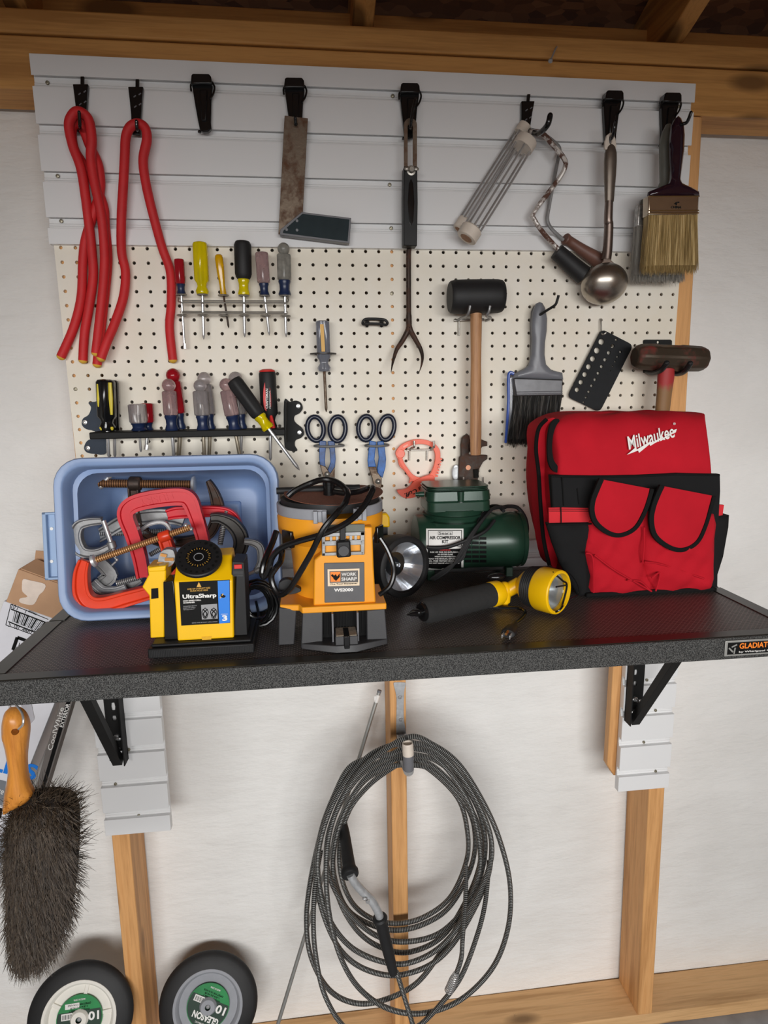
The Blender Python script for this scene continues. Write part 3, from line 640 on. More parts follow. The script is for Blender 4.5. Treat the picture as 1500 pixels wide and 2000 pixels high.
b = B(); b.tube(spline([A4(712, 622, yy), A4(724, 670, yy), A4(756, 730, yy), A4(788, 790, yy - .004), A4(799, 840, yy - .010), A4(793, 890, yy - .018), A4(779, 934, yy - .026)], 6), [.0052] * 6 + [.0052 - .0049 * (i / 30) ** 1.6 for i in range(31)], 10); obj('tine', b, 'rustdark', t)

# ---------------------------------------------------------------- two wire roller cages
def cage(label, ca, cb, ry, nw, capr, rodpts, rodr, rodmat, hpts, hr, hmat, grp='wire roller cages', hook_prong=None):
    t = thing('roller_frame', label, 'paint roller frame', cb, grp)
    d = (cb - ca).normalized(); u = d.cross(V((0, 1, 0))).normalized(); w = d.cross(u)
    for i in range(nw):
        a = 2 * math.pi * i / nw + .4; k = (u * math.cos(a) + w * math.sin(a)) * ry; b = B()
        b.tube(spline([ca + k * .9, ca + k + d * .02, (ca + cb) / 2 + k * 1.05, cb + k - d * .01, cb + k * .9], 5), .0021, 8); obj('cage_wire', b, 'steel', t)
    b = B(); b.lathe(ca - d * .006, ca + d * .014, [(0, capr * .4), (.1, capr * .95), (.3, capr), (1, capr * .97)], 20); obj('end_cap', b, 'cream', t)
    b = B(); b.lathe(cb - d * .014, cb + d * .010, [(0, capr * .8), (.15, capr), (.95, capr * .97), (1, capr * .86), (.98, capr * .6), (.9, capr * .55), (.9, .0002)], 20, caps=False); obj('end_cap', b, 'cream', t)
    b = B(); b.lathe(cb + d * .0092, cb + d * .0101, [(0, capr * .56), (1, capr * .56)], 16); obj('axle_end', b, plain('brown roller bush', C(156, 112, 78), .6, 0, .25, 200), t)
    b = B(); b.tube(spline(rodpts, 6), rodr, 10); obj('rod', b, rodmat, t)
    b = B(); b.tube(spline(hpts, 5), hr, 14); obj('handle', b, hmat, t)
    return t
M['chip'] = rusty('paint spattered rod', C(212, 206, 200), C(96, 66, 54), .4, .4, 60, .45, .55)
y = -.050
n_ = lambda k, a, c: [a + (c - a) * i / (k - 1) for i in range(k)]
cage('paint roller cage with a black handle, the nearer of the two on one hook', A2(568, 545, y), A2(347, 902, y - .01), .0165, 5, .0205,
     [A2(580, 510, y), A2(625, 512, y), A2(665, 552, y), A2(714, 612, y), A2(717, 645, y), A2(690, 695, y + .006), A2(600, 815, y + .014), A2(598, 845, y + .016), A2(640, 905, y + .018), A2(692, 962, y + .018)], .0046, 'chip',
     [A5(352, 142, -.032), A5(400, 185, -.032), A5(450, 230, -.032), A5(500, 272, -.032)], n_(16, .0150, .0185), 'rubber')
cage('paint roller cage with a brown handle, hanging behind the black handled one', A2(560, 490, -.026), A2(318, 868, -.026), .0105, 4, .0128,
     [A2(585, 500, -.03), A2(630, 515, -.03), A2(680, 552, -.026), A2(697, 580, -.025), A2(685, 640, -.025), A2(655, 800, -.022), A2(650, 850, -.022), A2(668, 885, -.022), A2(712, 925, -.02)], .0034, 'cast',
     [A5(398, 72, -.022), A5(430, 92, -.0185), A5(500, 140, -.0185), A5(560, 178, -.0185), A5(612, 210, -.0185)], [.0100, .0112, .0108, .0100, .0095, .0096, .0098, .0100, .0105, .011, .0115, .012, .0125, .013, .0135, .0138, .0142, .0146, .015, .015, .015], plain('brown moulded handle', C(112, 76, 64), .5, 0, .06))

# ---------------------------------------------------------------- ladle
t = thing('ladle', 'steel ladle with a cream topped handle hanging on the right', 'ladle', A5(608, 430, -.05), None)
y = -.060
out = [A2(x, z, y) for x, z in ((872, 575), (872, 545), (880, 520), (893, 510), (904, 514), (913, 535), (916, 560), (914, 580))]
b = B(); b.plate(out, [circ(A2(894, 537, y), .002, 12, .0030, .0078)], .006); obj('hanging_loop', b, 'cream', t, bevel=.001)
b = B(); b.lathe(A2(894, 556, y + .003), A2(888, 778, y + .006), [(0, .004), (.05, .0085), (.15, .0115), (.3, .0122), (.55, .0115), (.8, .0098), (1, .0088)], 18, squash=(1, .7, 1)); obj('grip', b, plain('satin bronze grip', C(136, 126, 116), .32, .75, .06), t)
b = B(); b.tube(spline([A2(887, 775, y + .006), A2(884, 850, y + .008), A5(636, 0, y + .010), A5(630, 120, y + .012), A5(622, 185, y + .013)], 6), n_(25, .0075, .0098), 12, flat=None); obj('neck', b, plain('brushed steel shank', C(132, 118, 110), .34, .9, .08, 200), t)
b = B(); c = A5(609, 318, y + .017); R = A5.r(130, y); q = []
for i in range(13):
    a = math.pi / 2 * i / 12; q.append((math.sin(a), math.cos(a)))
vs = []
cdir = (V((0, -.93, -.36))).normalized()
b.lathe(c + cdir * .036, c, [(0, .0006)] + [(1 - math.cos(math.pi / 2 * i / 14), R * math.sin(math.pi / 2 * i / 14)) for i in range(1, 15)], 36, caps=False)
b.lathe(c, c + cdir * .034, [(0, R * .985)] + [(math.sin(math.pi / 2 * i / 10) , R * .985 * math.cos(math.pi / 2 * i / 10)) for i in range(1, 10)] + [(1, .0005)], 36, caps=False)
for i, p in enumerate(b.v):
    d = p - c; b.v[i] = V((c.x + d.x, p.y, c.z + d.z * .86))
obj('bowl', b, plain('brushed steel bowl', C(176, 168, 158), .3, .95, .05, 300), t)
b = B(); b.plate([A5(x, z, y + .010) for x, z in ((616, 150), (644, 150), (650, 190), (690, 225), (700, 262), (590, 262), (570, 232), (604, 195))], [], .0025); obj('shoulder', b, plain('brushed steel shoulder', C(138, 122, 112), .34, .9, .08, 200), t, bevel=.001)

# ---------------------------------------------------------------- paint brushes
def hairs(b, top, bot, Y0, Y1, n, r, rnd, jag=.004, flare=0.0):
    (ta, tb), (ba, bb) = top, bot
    def f():
        k = rnd.random(); q = rnd.random(); y = Y0 + (Y1 - Y0) * q
        p = ta.lerp(tb, k); e = ba.lerp(bb, min(1, max(0, k + rnd.gauss(0, .012)))); p = V((p.x, y, p.z)); e = V((e.x, y + rnd.gauss(0, .002) + (q - .5) * flare, e.z + rnd.gauss(0, jag)))
        m_ = p.lerp(e, .5) + V((rnd.gauss(0, .0008), rnd.gauss(0, .0006), 0)); return [p, m_, e]
    strands(b, f, n, r)
def brush(label, handle, hole, hmat, ferrule, fmat, top, bot, core, brmat, Y, th, n, loc, rs=.0007, text_=None, grp=None, rnd=None, hth=.012):
    t = thing('paint_brush', label, 'paint brush', loc, grp)
    step = .005
    b = B(); b.plate(handle, hole, hth / 2 + .0001, bulge=lambda q, d: (hth / 2) * math.sqrt(min(1, max(0, d / .010))), step=step)
    k = len(b.v)
    b.plate([V((p.x, p.y + hth / 2, p.z)) for p in handle], hole, -.0001) if 0 else None
    obj('handle', b, hmat, t, ang=50)
    b = B(); b.prism(ferrule, (0, th, 0)); obj('ferrule', b, fmat, t, bevel=.0025, seg=3)
    rnd = rnd or random.Random(5)
    b = B(); tp = [V((p.x, Y + .002, p.z)) for p in core]; b.prism(tp, (0, th - .004, 0))
    hairs(b, top, bot, Y + .0008, Y + th * .9, n, rs, rnd); obj('bristles', b, brmat, t)
    return t
# big pair, right end
y = -.095
hnd = lambda L, c, Y: [c(x, z, Y) for x, z in L]
H = ((1155, 447), (1165, 455), (1176, 482), (1179, 520), (1177, 580), (1168, 650), (1163, 690), (1170, 706), (1205, 722), (1234, 738), (1237, 758), (1040, 758), (1043, 738), (1090, 718), (1122, 706), (1128, 688), (1130, 650), (1126, 590), (1126, 530), (1133, 480), (1145, 455))
T = (A2(1044, 826, y), A2(1230, 824, y)); Bo = (A5(832, 238, y), A5(1124, 236, y))
tb = brush('natural bristle paint brush with a glossy dark purple handle at the right end', hnd(H, A2, y + .006), [circ(A2(1163, 484, y + .006), .0026, 8)], plain('dark purple lacquer', C(38, 20, 32), .12, 0, .05, coat=.5), [A2(x, z, y) for x, z in ((1040, 752), (1235, 752), (1232, 828), (1038, 830))],
      plain('polished ferrule', C(206, 190, 168), .2, .95, .06), T, Bo, [A2(1042, 826, y), A2(1231, 824, y), A5(1108, 215, y), A5(842, 217, y)], 'tan', y, .022, 2600, A5(980, 240, y), .0007)
for zz in (757, 812, 822):
    b = B(); b.tube([A2(1040, zz, y - .0002), A2(1233, zz - 1, y - .0002)], .0011, 8); obj('ferrule_bead', b, plain('brassy bead', C(170, 140, 96), .3, .9, .1, 200), tb)
text(tb, 'lettering', '4"', A2(1138, 784, y - .0006), A2(1158, 784, y - .0006), .006, 'ink', .0002, .02)
text(tb, 'lettering', "CHINA", A2(1126, 798, y - .0006), A2(1166, 799, y - .0006), .0042, 'ink', .0002, .01)
y = -.060
H = ((1112, 477), (1124, 476), (1136, 500), (1134, 600), (1128, 680), (1140, 730), (1180, 760), (1190, 790), (1005, 790), (1012, 770), (1070, 745), (1088, 700), (1087, 640), (1086, 560), (1096, 510))
T = (A2(996, 870, y), A2(1170, 880, y)); Bo = (A5(768, 292, y), A5(1050, 296, y))
brush('grey handled paint brush with greyed bristles, behind the dark handled one', hnd(H, A2, y + .006), [circ(A2(1125, 512, y + .006), .002, 8)], plain('grey green handle', C(112, 112, 104), .4, 0, .06), [A2(x, z, y) for x, z in ((1002, 786), (1180, 790), (1182, 880), (996, 872))],
      plain('paint caked ferrule', C(176, 174, 170), .4, .7, .4, 160), T, Bo, [A2(998, 868, y), A2(1180, 876, y), A5(1040, 270, y), A5(778, 266, y)], 'grey_br', y, .016, 1500, A5(900, 292, y), .0007, rnd=random.Random(8))
# grey pair on the pegboard
y = -.034
H = ((262, 416), (276, 422), (291, 448), (302, 505), (300, 570), (290, 640), (288, 700), (296, 755), (325, 785), (384, 800), (389, 838), (118, 832), (124, 808), (170, 785), (205, 760), (218, 700), (222, 620), (218, 540), (226, 470), (244, 424))
T = (A5(140, 925, y), A5(384, 922, y)); Bo = (A5(92, 1178, y), A5(352, 1176, y))
tb = brush('grey handled paint brush with black bristles, front one of the pegboard pair', hnd(H, A5, y + .006), [circ(A5(264, 482, y + .006), .0026, 10)], plain('grey moulded handle', C(116, 118, 124), .34, 0, .03), [A5(x, z, y) for x, z in ((121, 828), (389, 836), (385, 924), (134, 928))],
      plain('dull dark ferrule', C(96, 96, 98), .4, .8, .12), T, Bo, [A5(140, 924, y), A5(384, 920, y), A5(348, 1160, y), A5(100, 1160, y)], 'black_br', y, .018, 2000, A5(230, 1180, y), .0007)
for zz in (905, 916):
    b = B(); b.tube([A5(136, zz, y - .0002), A5(385, zz - 4, y - .0002)], .001, 8); obj('ferrule_bead', b, 'midgrey', tb)
y = -.0145
H = ((228, 440), (240, 432), (250, 520), (246, 700), (230, 760), (150, 800), (110, 815), (100, 830), (360, 845), (300, 790), (262, 760), (210, 690), (212, 540))
H = ((232, 436), (250, 440), (254, 560), (248, 740), (290, 790), (340, 815), (340, 850), (100, 835), (112, 812), (190, 770), (212, 735), (214, 640), (212, 530), (218, 466))
tb = brush('second grey brush in a clear sleeve with a blue edge, behind the front pegboard brush', hnd(H, A5, y + .004), [], 'midgrey', [A5(x, z, y) for x, z in ((104, 832), (340, 845), (340, 925), (104, 925))], 'midgrey',
      (A5(108, 925, y), A5(340, 925, y)), (A5(84, 1175, y), A5(330, 1180, y)), [A5(108, 924, y), A5(340, 924, y), A5(330, 1165, y), A5(90, 1160, y)], 'black_br', y, .0125, 500, A5(200, 1180, y), rnd=random.Random(9), hth=.009)
b = B(); b.tube(spline([A5(120, 806, -.024), A5(100, 800, -.024), A5(92, 830, -.024), A5(92, 950, -.024), A5(84, 1080, -.024), A5(76, 1180, -.024)], 6), n_(31, .0036, .0026), 10); obj('sleeve_edge', b, plain('blue plastic bead', C(52, 84, 168), .25, 0, .05), tb)
b = B(); b.plate([A5(x, z, -.0235) for x, z in ((92, 830), (116, 826), (108, 1160), (76, 1186))], [], .001); obj('sleeve', b, plain('clear sleeve', C(190, 194, 204), .2, 0, 0, trans=.8), tb)
t = thing('peg_hook', 'dark wire peg hook through the grey brush handles', 'hook', A5(266, 486, -.01), 'pegboard hooks')
b = B(); b.tube(spline([A5(275, 480, -.002), A5(266, 484, -.036), A5(300, 462, -.052), A5(344, 433, -.066), A5(356, 408, -.068), A5(364, 379, -.070)], 5), .0026, 10); obj('wire', b, 'black', t)
# ---------------------------------------------------------------- screwdrivers
def driver(label, c, top, neck, tip, Y, r, mat, shaft_r=.0026, ball=None, collar=None, colmat='navy', colr=None, flute=(6, .16), tipk='round', shape='std', grp=None, hat=None, Yt=None, shmat='steel'):
    # top, neck (end of the handle) and tip in crop coordinates; collar = share of the handle that is the collar
    Yt = Y if Yt is None else Yt
    a = c(*top, Y); e = c(*neck, Y + (Yt - Y) * .5); p = c(*tip, Yt); R = c.r(r, Y)
    t = thing('screwdriver', label, 'screwdriver', p, grp)
    d = e - a; L = d.length; dn = d.normalized(); k1 = 1 - (collar or 0)
    h1 = a + d * k1; b = B()
    if ball:
        rb = c.r(ball, Y); b.ball(a + dn * rb, (rb, rb, rb), 14, 8); a2 = a + dn * rb * 1.75
    else: a2 = a
    if shape == 'std': pr = [(0, R * .55), (.02, R * .85), (.06, R), (.9, R), (.97, R * .92), (1, R * .8)]
    elif shape == 'taper': pr = [(0, R * .5), (.03, R * .8), (.12, R), (.4, R * .95), (.75, R * .7), (1, R * .75)]
    elif shape == 'neck': pr = [(0, R * .5), (.02, R * .85), (.06, R), (.72, R), (.78, R * .72), (.84, R * .62), (.93, R * .85), (1, R * .7)]
    elif shape == 'barrel': pr = [(0, R * .6), (.015, R * .8), (.04, R * .86), (.12, R), (.86, R * .98), (.95, R * .88), (1, R * .74)]
    b.lathe(a2, h1, pr, 36, (flute[0], flute[1], .05, .9) if flute else None); obj('handle', b, mat, t, ang=50)
    if mat in ('clear', 'clearpink', 'clearred', 'clearyel', 'clearamb', 'clearold', 'cleargrey'):
        b = B(); b.tube([a2 + (h1 - a2) * .55, h1], shaft_r * 1.05, 8); obj('tang', b, 'wire', t)
    if collar:
        rc = c.r(colr or r * .75, Y); b = B(); b.lathe(h1 - dn * .0008, e, [(0, rc * .92), (.12, rc), (.3, rc * .84), (.6, rc * .8), (.88, rc * 1.02), (1, rc * .9)], 20); obj('collar', b, colmat, t)
    b = B(); q = p - e; pn = q.normalized()
    if tipk == 'flat':
        b.tube([e - dn * .004, p - pn * .010], shaft_r, 10)
        b.lathe(p - pn * .010, p, [(0, shaft_r), (.3, shaft_r * 1.2), (1, shaft_r * 1.3)], 10, squash=(1, .5, 1))
    else: b.lathe(e - dn * .004, p, [(0, shaft_r), (.9, shaft_r), (.95, shaft_r * .75), (1, shaft_r * .15)], 10)
    obj('shaft', b, shmat, t); return t
G1 = 'screwdrivers in the wire rack'
y = -.030
driver('small red and clear screwdriver at the left end of the wire rack', A3, (674, 163), (686, 338), (702, 602), y, 23, 'clearred', .0024, collar=.3, colr=20, tipk='flat', grp=G1, Yt=-.018)
driver('big bright yellow screwdriver in the wire rack', A3, (776, 80), (789, 340), (795, 558), y, 35, 'clearyel', .0029, shape='neck', grp=G1, Yt=-.022)
driver('small amber screwdriver in the wire rack', A3, (867, 142), (892, 345), (917, 503), y, 20, 'clearamb', .0019, shape='taper', flute=(4, .1), grp=G1, Yt=-.020, shmat='rustdark')
driver('screwdriver with a fat black rubber grip and yellow neck in the wire rack', A3, (984, 76), (991, 345), (995, 547), y, 39, 'rubber', .0032, shape='barrel', flute=None, collar=.31, colmat='clearyel', colr=27, grp=G1, Yt=-.022)
driver('plain clear screwdriver with a navy collar in the wire rack, no ball end', A3, (1077, 130), (1092, 347), (1115, 538), y, 32, 'clearpink', .0027, collar=.30, colr=23, grp=G1, Yt=-.020)
driver('scratched clear screwdriver with a ball end at the right end of the wire rack', A3, (1184, 84), (1191, 346), (1197, 547), y, 35, 'clearold', .0029, ball=28, collar=.30, colr=29, grp=G1, Yt=-.022)
t = thing('wire_rack', 'long wire screwdriver rack hooked into the pegboard', 'rack', A3(940, 440, -.01), None)
for z, yy in ((368, -.024), (377, -.036)):
    b = B(); b.tube([A3(690, z, yy), A3(1204, z + 2, yy)], .0014, 8); obj('rail', b, 'wire', t)
for z, yy in ((421, -.024), (428, -.036)):
    b = B(); b.tube([A3(690, z, yy), A3(1204, z + 3, yy)], .0014, 8); obj('rail', b, 'wire', t)
for x in (672, 1208):
    b = B(); b.tube(spline([A3(x, 355, -.001), A3(x, 358, -.016), A3(x, 372, -.030), A3(x + (14 if x < 900 else -10), 377, -.036)], 5), .0014, 8); b.tube([A3(x + (14 if x < 900 else -10), 428, -.036), A3(x + (10 if x < 900 else -6), 424, -.001)], .0014, 8); obj('end_wire', b, 'wire', t)
for (x, z) in ((686, 340), (790, 340), (891, 343), (991, 344), (1092, 345), (1191, 345), (690, 440), (792, 440), (894, 441), (993, 442), (1097, 443), (1194, 444)):
    b = B(); c = A3(x, z, -.030); b.tube([c + V((math.cos(a) * .0088, math.sin(a) * .0088, 0)) for a in [i * math.pi / 10 for i in range(20)]], .0015, 8, closed=True); obj('loop', b, 'wire', t)
# lone screwdriver in a ring
t = driver('smoky clear screwdriver with a gold strip hanging alone in a peg ring', A4, (162, 606), (174, 930), (187, 1190), -.030, 50, 'cleargrey', .0028, shape='neck', flute=(4, .2), Yt=-.022, shmat='rust')
b = B(); b.bar(A4(158, 630, -.0465), A4(168, 805, -.0465), .0068, .0008, (0, -1, 0)); st = obj('strip', b, 'goldink', t, label='gold printed strip')
t = thing('peg_ring', 'grey ring holder on a peg carrying the lone smoky screwdriver', 'hook', A4(167, 822, -.03), 'pegboard hooks')
b = B(); c = A4(167, 819, -.030); b.lathe(c + V((0, 0, -.0012)), c + V((0, 0, .0012)), [(0, .0255), (1, .0255)], 28, caps=False)
vs = []; 
for r_, z_ in ((.0165, -.0012), (.0255, -.0012), (.0255, .0012), (.0165, .0012)): vs += [c + V((math.cos(a) * r_, math.sin(a) * r_, z_)) for a in [i * math.pi / 14 for i in range(28)]]
b = B(); b.add(vs, [(k * 28 + i, k * 28 + (i + 1) % 28, ((k + 1) % 4) * 28 + (i + 1) % 28, ((k + 1) % 4) * 28 + i) for k in range(4) for i in range(28)]); obj('ring', b, 'darkcast', t)
b = B(); b.tube([c + V((0, .025, 0)), c + V((0, .033, .002))], .002, 8); obj('peg', b, 'darkcast', t)

# ---------------------------------------------------------------- black rack with screwdrivers
t = thing('tool_rack', 'black plastic screwdriver rack with wavy end brackets above the blue tub', 'rack', A3(710, 1110, -.01), None)
yb = -.0015; yf = -.062
b = B(); p0 = A3(233, 1007, yf); p1 = A3(1192, 999, yf); q0 = A3(233, 1037, yf); zt = (p0.z + p1.z) / 2
nbar = 24
b.box((p0.x, yf, zt - .0125), (p1.x, yb, zt)); bar = obj('bar', b, 'matteblack', t, bevel=.0018)
rk_top = zt
def wavy(xs, flip, mat):
    L = [A3(x, z, -.0068) for x, z in xs]; b = B(); b.plate(L, [], .005); return b
Lp = spline([A3(x, z, -.0068) for x, z in ((300, 862), (262, 862), (232, 866), (244, 890), (232, 925), (204, 945), (200, 975), (222, 996), (262, 1006), (262, 1035), (226, 1052), (210, 1085), (222, 1108), (258, 1116), (318, 1110), (318, 990))], 4, True)
b = B(); b.plate(Lp, [], .0052); obj('end_bracket', b, plain('blue black plastic', C(44, 54, 68), .5, 0, .05, spec=.25), t, bevel=.0012)
Rp = spline([A3(x, z, -.0068) for x, z in ((1187, 860), (1215, 862), (1245, 856), (1270, 868), (1278, 895), (1262, 918), (1240, 930), (1236, 950), (1248, 968), (1275, 990), (1284, 1018), (1270, 1038), (1244, 1050), (1240, 1075), (1252, 1098), (1238, 1104), (1200, 1095), (1188, 1060))], 4, True)
b = B(); b.plate(Rp, [], .0052); obj('end_bracket', b, 'matteblack', t, bevel=.0012)
b = B(); b.bar(A3(1196, 862, -.034), A3(1196, 1060, -.034), .0035, .050, (0, -1, 0)); obj('end_wall', b, 'matteblack', t, bevel=.001)
for x, z in ((217, 962), (231, 1088), (1256, 883), (1262, 1012)):
    b = B(); nailhead(b, A3(x, z, -.0070), .0046); obj('screw', b, 'steel', t)
G2 = 'screwdrivers in the black rack'
yF, yB = -.044, -.020
driver('thick black and yellow striped screwdriver at the left end of the black rack', A3, (316, 752), (325, 1003), (331, 1135), yF, 44, 'gloss', .0034, shape='neck', flute=(6, .14), grp=G2)
dr = bpy.data.objects['screwdriver.007'] if 'screwdriver.007' in bpy.data.objects else None
def stripes(parent, c, segs, mat, Y, w):
    for a, e in segs:
        b = B(); b.tube([c(a[0], a[1], Y), c((a[0] + e[0]) / 2, (a[1] + e[1]) / 2, Y - .0004), c(e[0], e[1], Y)], [w * .8, w, w * .6], 8); obj('stripe', b, mat, parent)
yel = plain('yellow inlay', C(226, 206, 66), .35, 0, .05)
stripes(dr, A3, [((337, 768), (345, 925))], yel, yF - .0145, .0040)
stripes(dr, A3, [((281, 775), (288, 920))], yel, yF - .0085, .0044)
stripes(dr, A3, [((292, 985), (296, 1000)), ((346, 985), (348, 1000))], yel, yF - .0095, .0030)
driver('plain black screwdriver hidden behind the black and yellow one', A3, (352, 756), (360, 1000), (361, 1135), yB, 24, 'gloss', .0032, grp=G2)
driver('stubby clear screwdriver with a ribbed navy collar in the black rack', A3, (468, 872), (481, 1003), (488, 1108), yF, 41, 'clear', .0026, collar=.28, colr=36, flute=(8, .14), grp=G2)
driver('stubby red screwdriver behind the stubby clear one', A3, (516, 868), (524, 1000), (513, 1096), yB, 30, 'clearred', .0034, collar=.28, colr=24, flute=(8, .12), tipk='flat', grp=G2)
driver('clear ball ended screwdriver with a pinkish grip, in front of a red gripped one', A3, (621, 748), (641, 1004), (650, 1150), yF, 35, 'clearpink', .0036, ball=32, collar=.30, colr=31, grp=G2)
driver('taller red gripped screwdriver with a clear ball end, behind the pinkish one', A3, (640, 698), (684, 996), (670, 1150), yB, 34, 'clearred', .0044, ball=33, collar=.26, colr=25, grp=G2, shmat='warmsteel')
driver('clear ball ended screwdriver mid rack, in front of a taller twin', A3, (774, 752), (793, 1004), (798, 1150), yF, 38, 'clear', .0036, ball=30, collar=.30, colr=30, grp=G2, shmat='warmsteel')
driver('taller clear ball ended screwdriver behind its twin at the middle of the black rack', A3, (793, 716), (828, 998), (820, 1150), yB, 35, 'clear', .0036, ball=32, collar=.27, colr=25, grp=G2, shmat='warmsteel')
driver('leaning clear ball ended screwdriver with a brownish grip beside the slanted black one', A3, (898, 746), (948, 1004), (975, 1150), yF, 37, 'clearpink', .0036, ball=32, collar=.29, colr=31, grp=G2, shmat='warmsteel')
driver('clear ball ended screwdriver whose tip leans right, behind the brownish one', A3, (945, 714), (982, 996), (975, 1125), yB, 33, 'clear', .0036, ball=33, collar=.26, colr=26, grp=G2)
driver('slanted black gripped screwdriver with a yellow neck crossing the black rack', A3, (938, 752), (1112, 994), (1263, 1196), -.066, 40, 'rubber', .0034, shape='barrel', flute=(6, .1), collar=.27, colmat='clearyel', colr=30, grp=G2, Yt=-.072)
t = driver('red and black soft grip screwdriver upright near the right end of the black rack', A3, (1104, 706), (1120, 1000), (1121, 1150), -.030, 40, 'rubber', .0034, shape='neck', flute=None, grp=G2)
b = B(); b.lathe(A3(1103, 702, -.030), A3(1104, 716, -.030), [(0, .009), (.5, .0145), (1, .0152)], 24); obj('end_cap', b, 'redink', t)
b = B(); L = spline([A3(x, z, -.0455) for x, z in ((1100, 752), (1086, 800), (1086, 870), (1096, 905), (1120, 905), (1124, 860), (1118, 790))], 4, True); b.plate(L, [], .004); obj('red_panel', b, 'redink', t, bevel=.001)
text(t, 'lettering', 'CRAFTSMAN', A3(1103, 895, -.0462), A3(1103, 798, -.0462), .0046, 'whiteink', .0003, .02)
text(t, 'lettering', 'PROFESSIONAL', A3(1119, 895, -.0462), A3(1117, 806, -.0462), .0024, 'whiteink', .0003, .01)
b = B(); b.tube([A3(1122, 925, -.0405), A3(1133, 990, -.0405)], [.003, .005], 8); obj('red_stripe', b, 'redink', t)

# ---------------------------------------------------------------- tin snips with navy loops
def snips(label, loops, bars, metal, pivot, paint, Y, loc):
    t = thing('tin_snips', label, 'snips', loc, 'blue handled snips')
    for (cx, cz, rx, rz_, tilt) in loops:
        b = B(); c = A4(cx, cz, Y); R1 = A4.r(rx, Y); R2 = A4.r(rz_, Y); ca, sa = math.cos(math.radians(tilt)), math.sin(math.radians(tilt))
        pts = []
        for i in range(28):
            a = 2 * math.pi * i / 28; px = R1 * math.cos(a); pz = R2 * math.sin(a); pts.append(c + V((px * ca - pz * sa, 0, px * sa + pz * ca)))
        b.tube(pts, .0048, 12, closed=True); obj('finger_loop', b, plain('navy vinyl', C(28, 34, 52), .3, 0, .06), t)
    for L in bars:
        b = B(); b.prism([A4(x, z, Y - .003) for x, z in L], (0, .006, 0)); obj('handle', b, paint, t, bevel=.0012)
    for L in metal:
        b = B(); b.prism([A4(x, z, Y - .0042) for x, z in L], (0, .0072, 0)); obj('blade', b, 'rust', t, bevel=.0012)
    b = B(); c = A4(*pivot, Y - .004); b.lathe(c, c + V((0, -.005, 0)), [(0, .006), (.4, .0058), (.8, .004), (1, .001)], 16); obj('pivot', b, 'wire', t)
    return t
snips('left pair of blue handled snips behind the orange sharpener, jaws closed', [(118, 1296, 51, 76, 6), (259, 1297, 50, 78, -4)],
      [((142, 1370), (186, 1375), (184, 1410), (178, 1500), (182, 1540), (146, 1528), (142, 1480)), ((196, 1375), (240, 1375), (242, 1420), (247, 1490), (242, 1540), (208, 1590), (188, 1580), (214, 1510), (208, 1430))],
      [((146, 1524), (182, 1536), (212, 1580), (238, 1620), (240, 1750), (180, 1750), (178, 1620), (160, 1580)), ((206, 1588), (242, 1536), (240, 1620), (222, 1640))], (193, 1585), 'bluegrip', -.022, A4(190, 1700, -.02))
snips('right pair of blue handled snips beside the coral strap, jaws hidden by the sharpener', [(440, 1292, 50, 77, -4), (571, 1291, 49, 78, -12)],
      [((462, 1370), (505, 1380), (500, 1420), (494, 1490), (504, 1540), (455, 1540), (450, 1500), (456, 1440)), ((512, 1378), (552, 1375), (560, 1420), (568, 1490), (564, 1540), (545, 1610), (515, 1585), (512, 1545), (522, 1480))],
      [((455, 1538), (504, 1538), (512, 1570), (540, 1610), (540, 1650), (524, 1730), (512, 1800), (490, 1800), (500, 1700), (478, 1610))], (517, 1631), plain('bright blue worn paint', C(28, 96, 172), .42, 0, .35, 90), -.022, A4(510, 1750, -.02))
for nm, x0, x1, z, lab in ((0, 110, 298, 1404, 'grey peg holder under the loops of the left snips'), (1, 432, 584, 1402, 'grey peg holder under the loops of the right snips')):
    b = B(); b.tube(spline([A4(x0 + 30, z - 4, -.001), A4(x0 + 6, z, -.016), A4(x0 + 10, z + 3, -.030), A4((x0 + x1) / 2, z + 6, -.034), A4(x1 - 10, z, -.030), A4(x1 - 4, z - 4, -.016), A4(x1 - 30, z - 8, -.001)], 5), .0024, 8)
    tag(obj('peg_holder', b, 'cast'), lab, 'hook', 'pegboard hooks')

# ---------------------------------------------------------------- coral strap clamp
t = thing('strap_clamp', 'coral plastic loop clamp with black lettering on a wire peg hook', 'clamp', A4(760, 1735, -.02), None)
y = -.019
O = spline([A4(x, z, y) for x, z in ((628, 1455), (640, 1425), (670, 1395), (720, 1372), (775, 1362), (840, 1372), (885, 1398), (912, 1440), (912, 1500), (900, 1550), (880, 1600), (872, 1640), (830, 1650), (740, 1630), (714, 1645), (718, 1610), (690, 1570), (655, 1535), (642, 1490))], 4, True)
I = spline([A4(x, z, y) for x, z in ((672, 1470), (690, 1425), (740, 1400), (800, 1394), (850, 1408), (878, 1445), (880, 1500), (862, 1560), (836, 1596), (790, 1608), (742, 1590), (705, 1545), (682, 1510))], 4, True)
b = B(); b.plate(O, [I], .008); obj('loop', b, 'coral', t, bevel=.0015)
b = B(); b.tube([A4(660, 1455, y - .001), A4(660, 1455, y + .008)], .0090, 20); obj('hinge', b, 'coral', t, bevel=.001)
b = B(); b.plate(spline([A4(x, z, y - .004) for x, z in ((638, 1690), (680, 1684), (715, 1668), (745, 1632), (790, 1608), (850, 1590), (874, 1606), (866, 1650), (830, 1690), (770, 1724), (712, 1740), (668, 1728))], 4, True), [], .010); obj('grip', b, 'orangered' if 0 else plain('orange red plastic', C(246, 92, 62), .4, 0, .03), t, bevel=.0015)
text(t, 'lettering', 'Cable', A4(856, 1634, y - .0046), A4(776, 1682, y - .0046), .0085, 'ink', .0003, .02, .2)
text(t, 'lettering', 'Cuff.', A4(764, 1690, y - .0046), A4(688, 1722, y - .0046), .0095, 'ink', .0003, .02, .2)
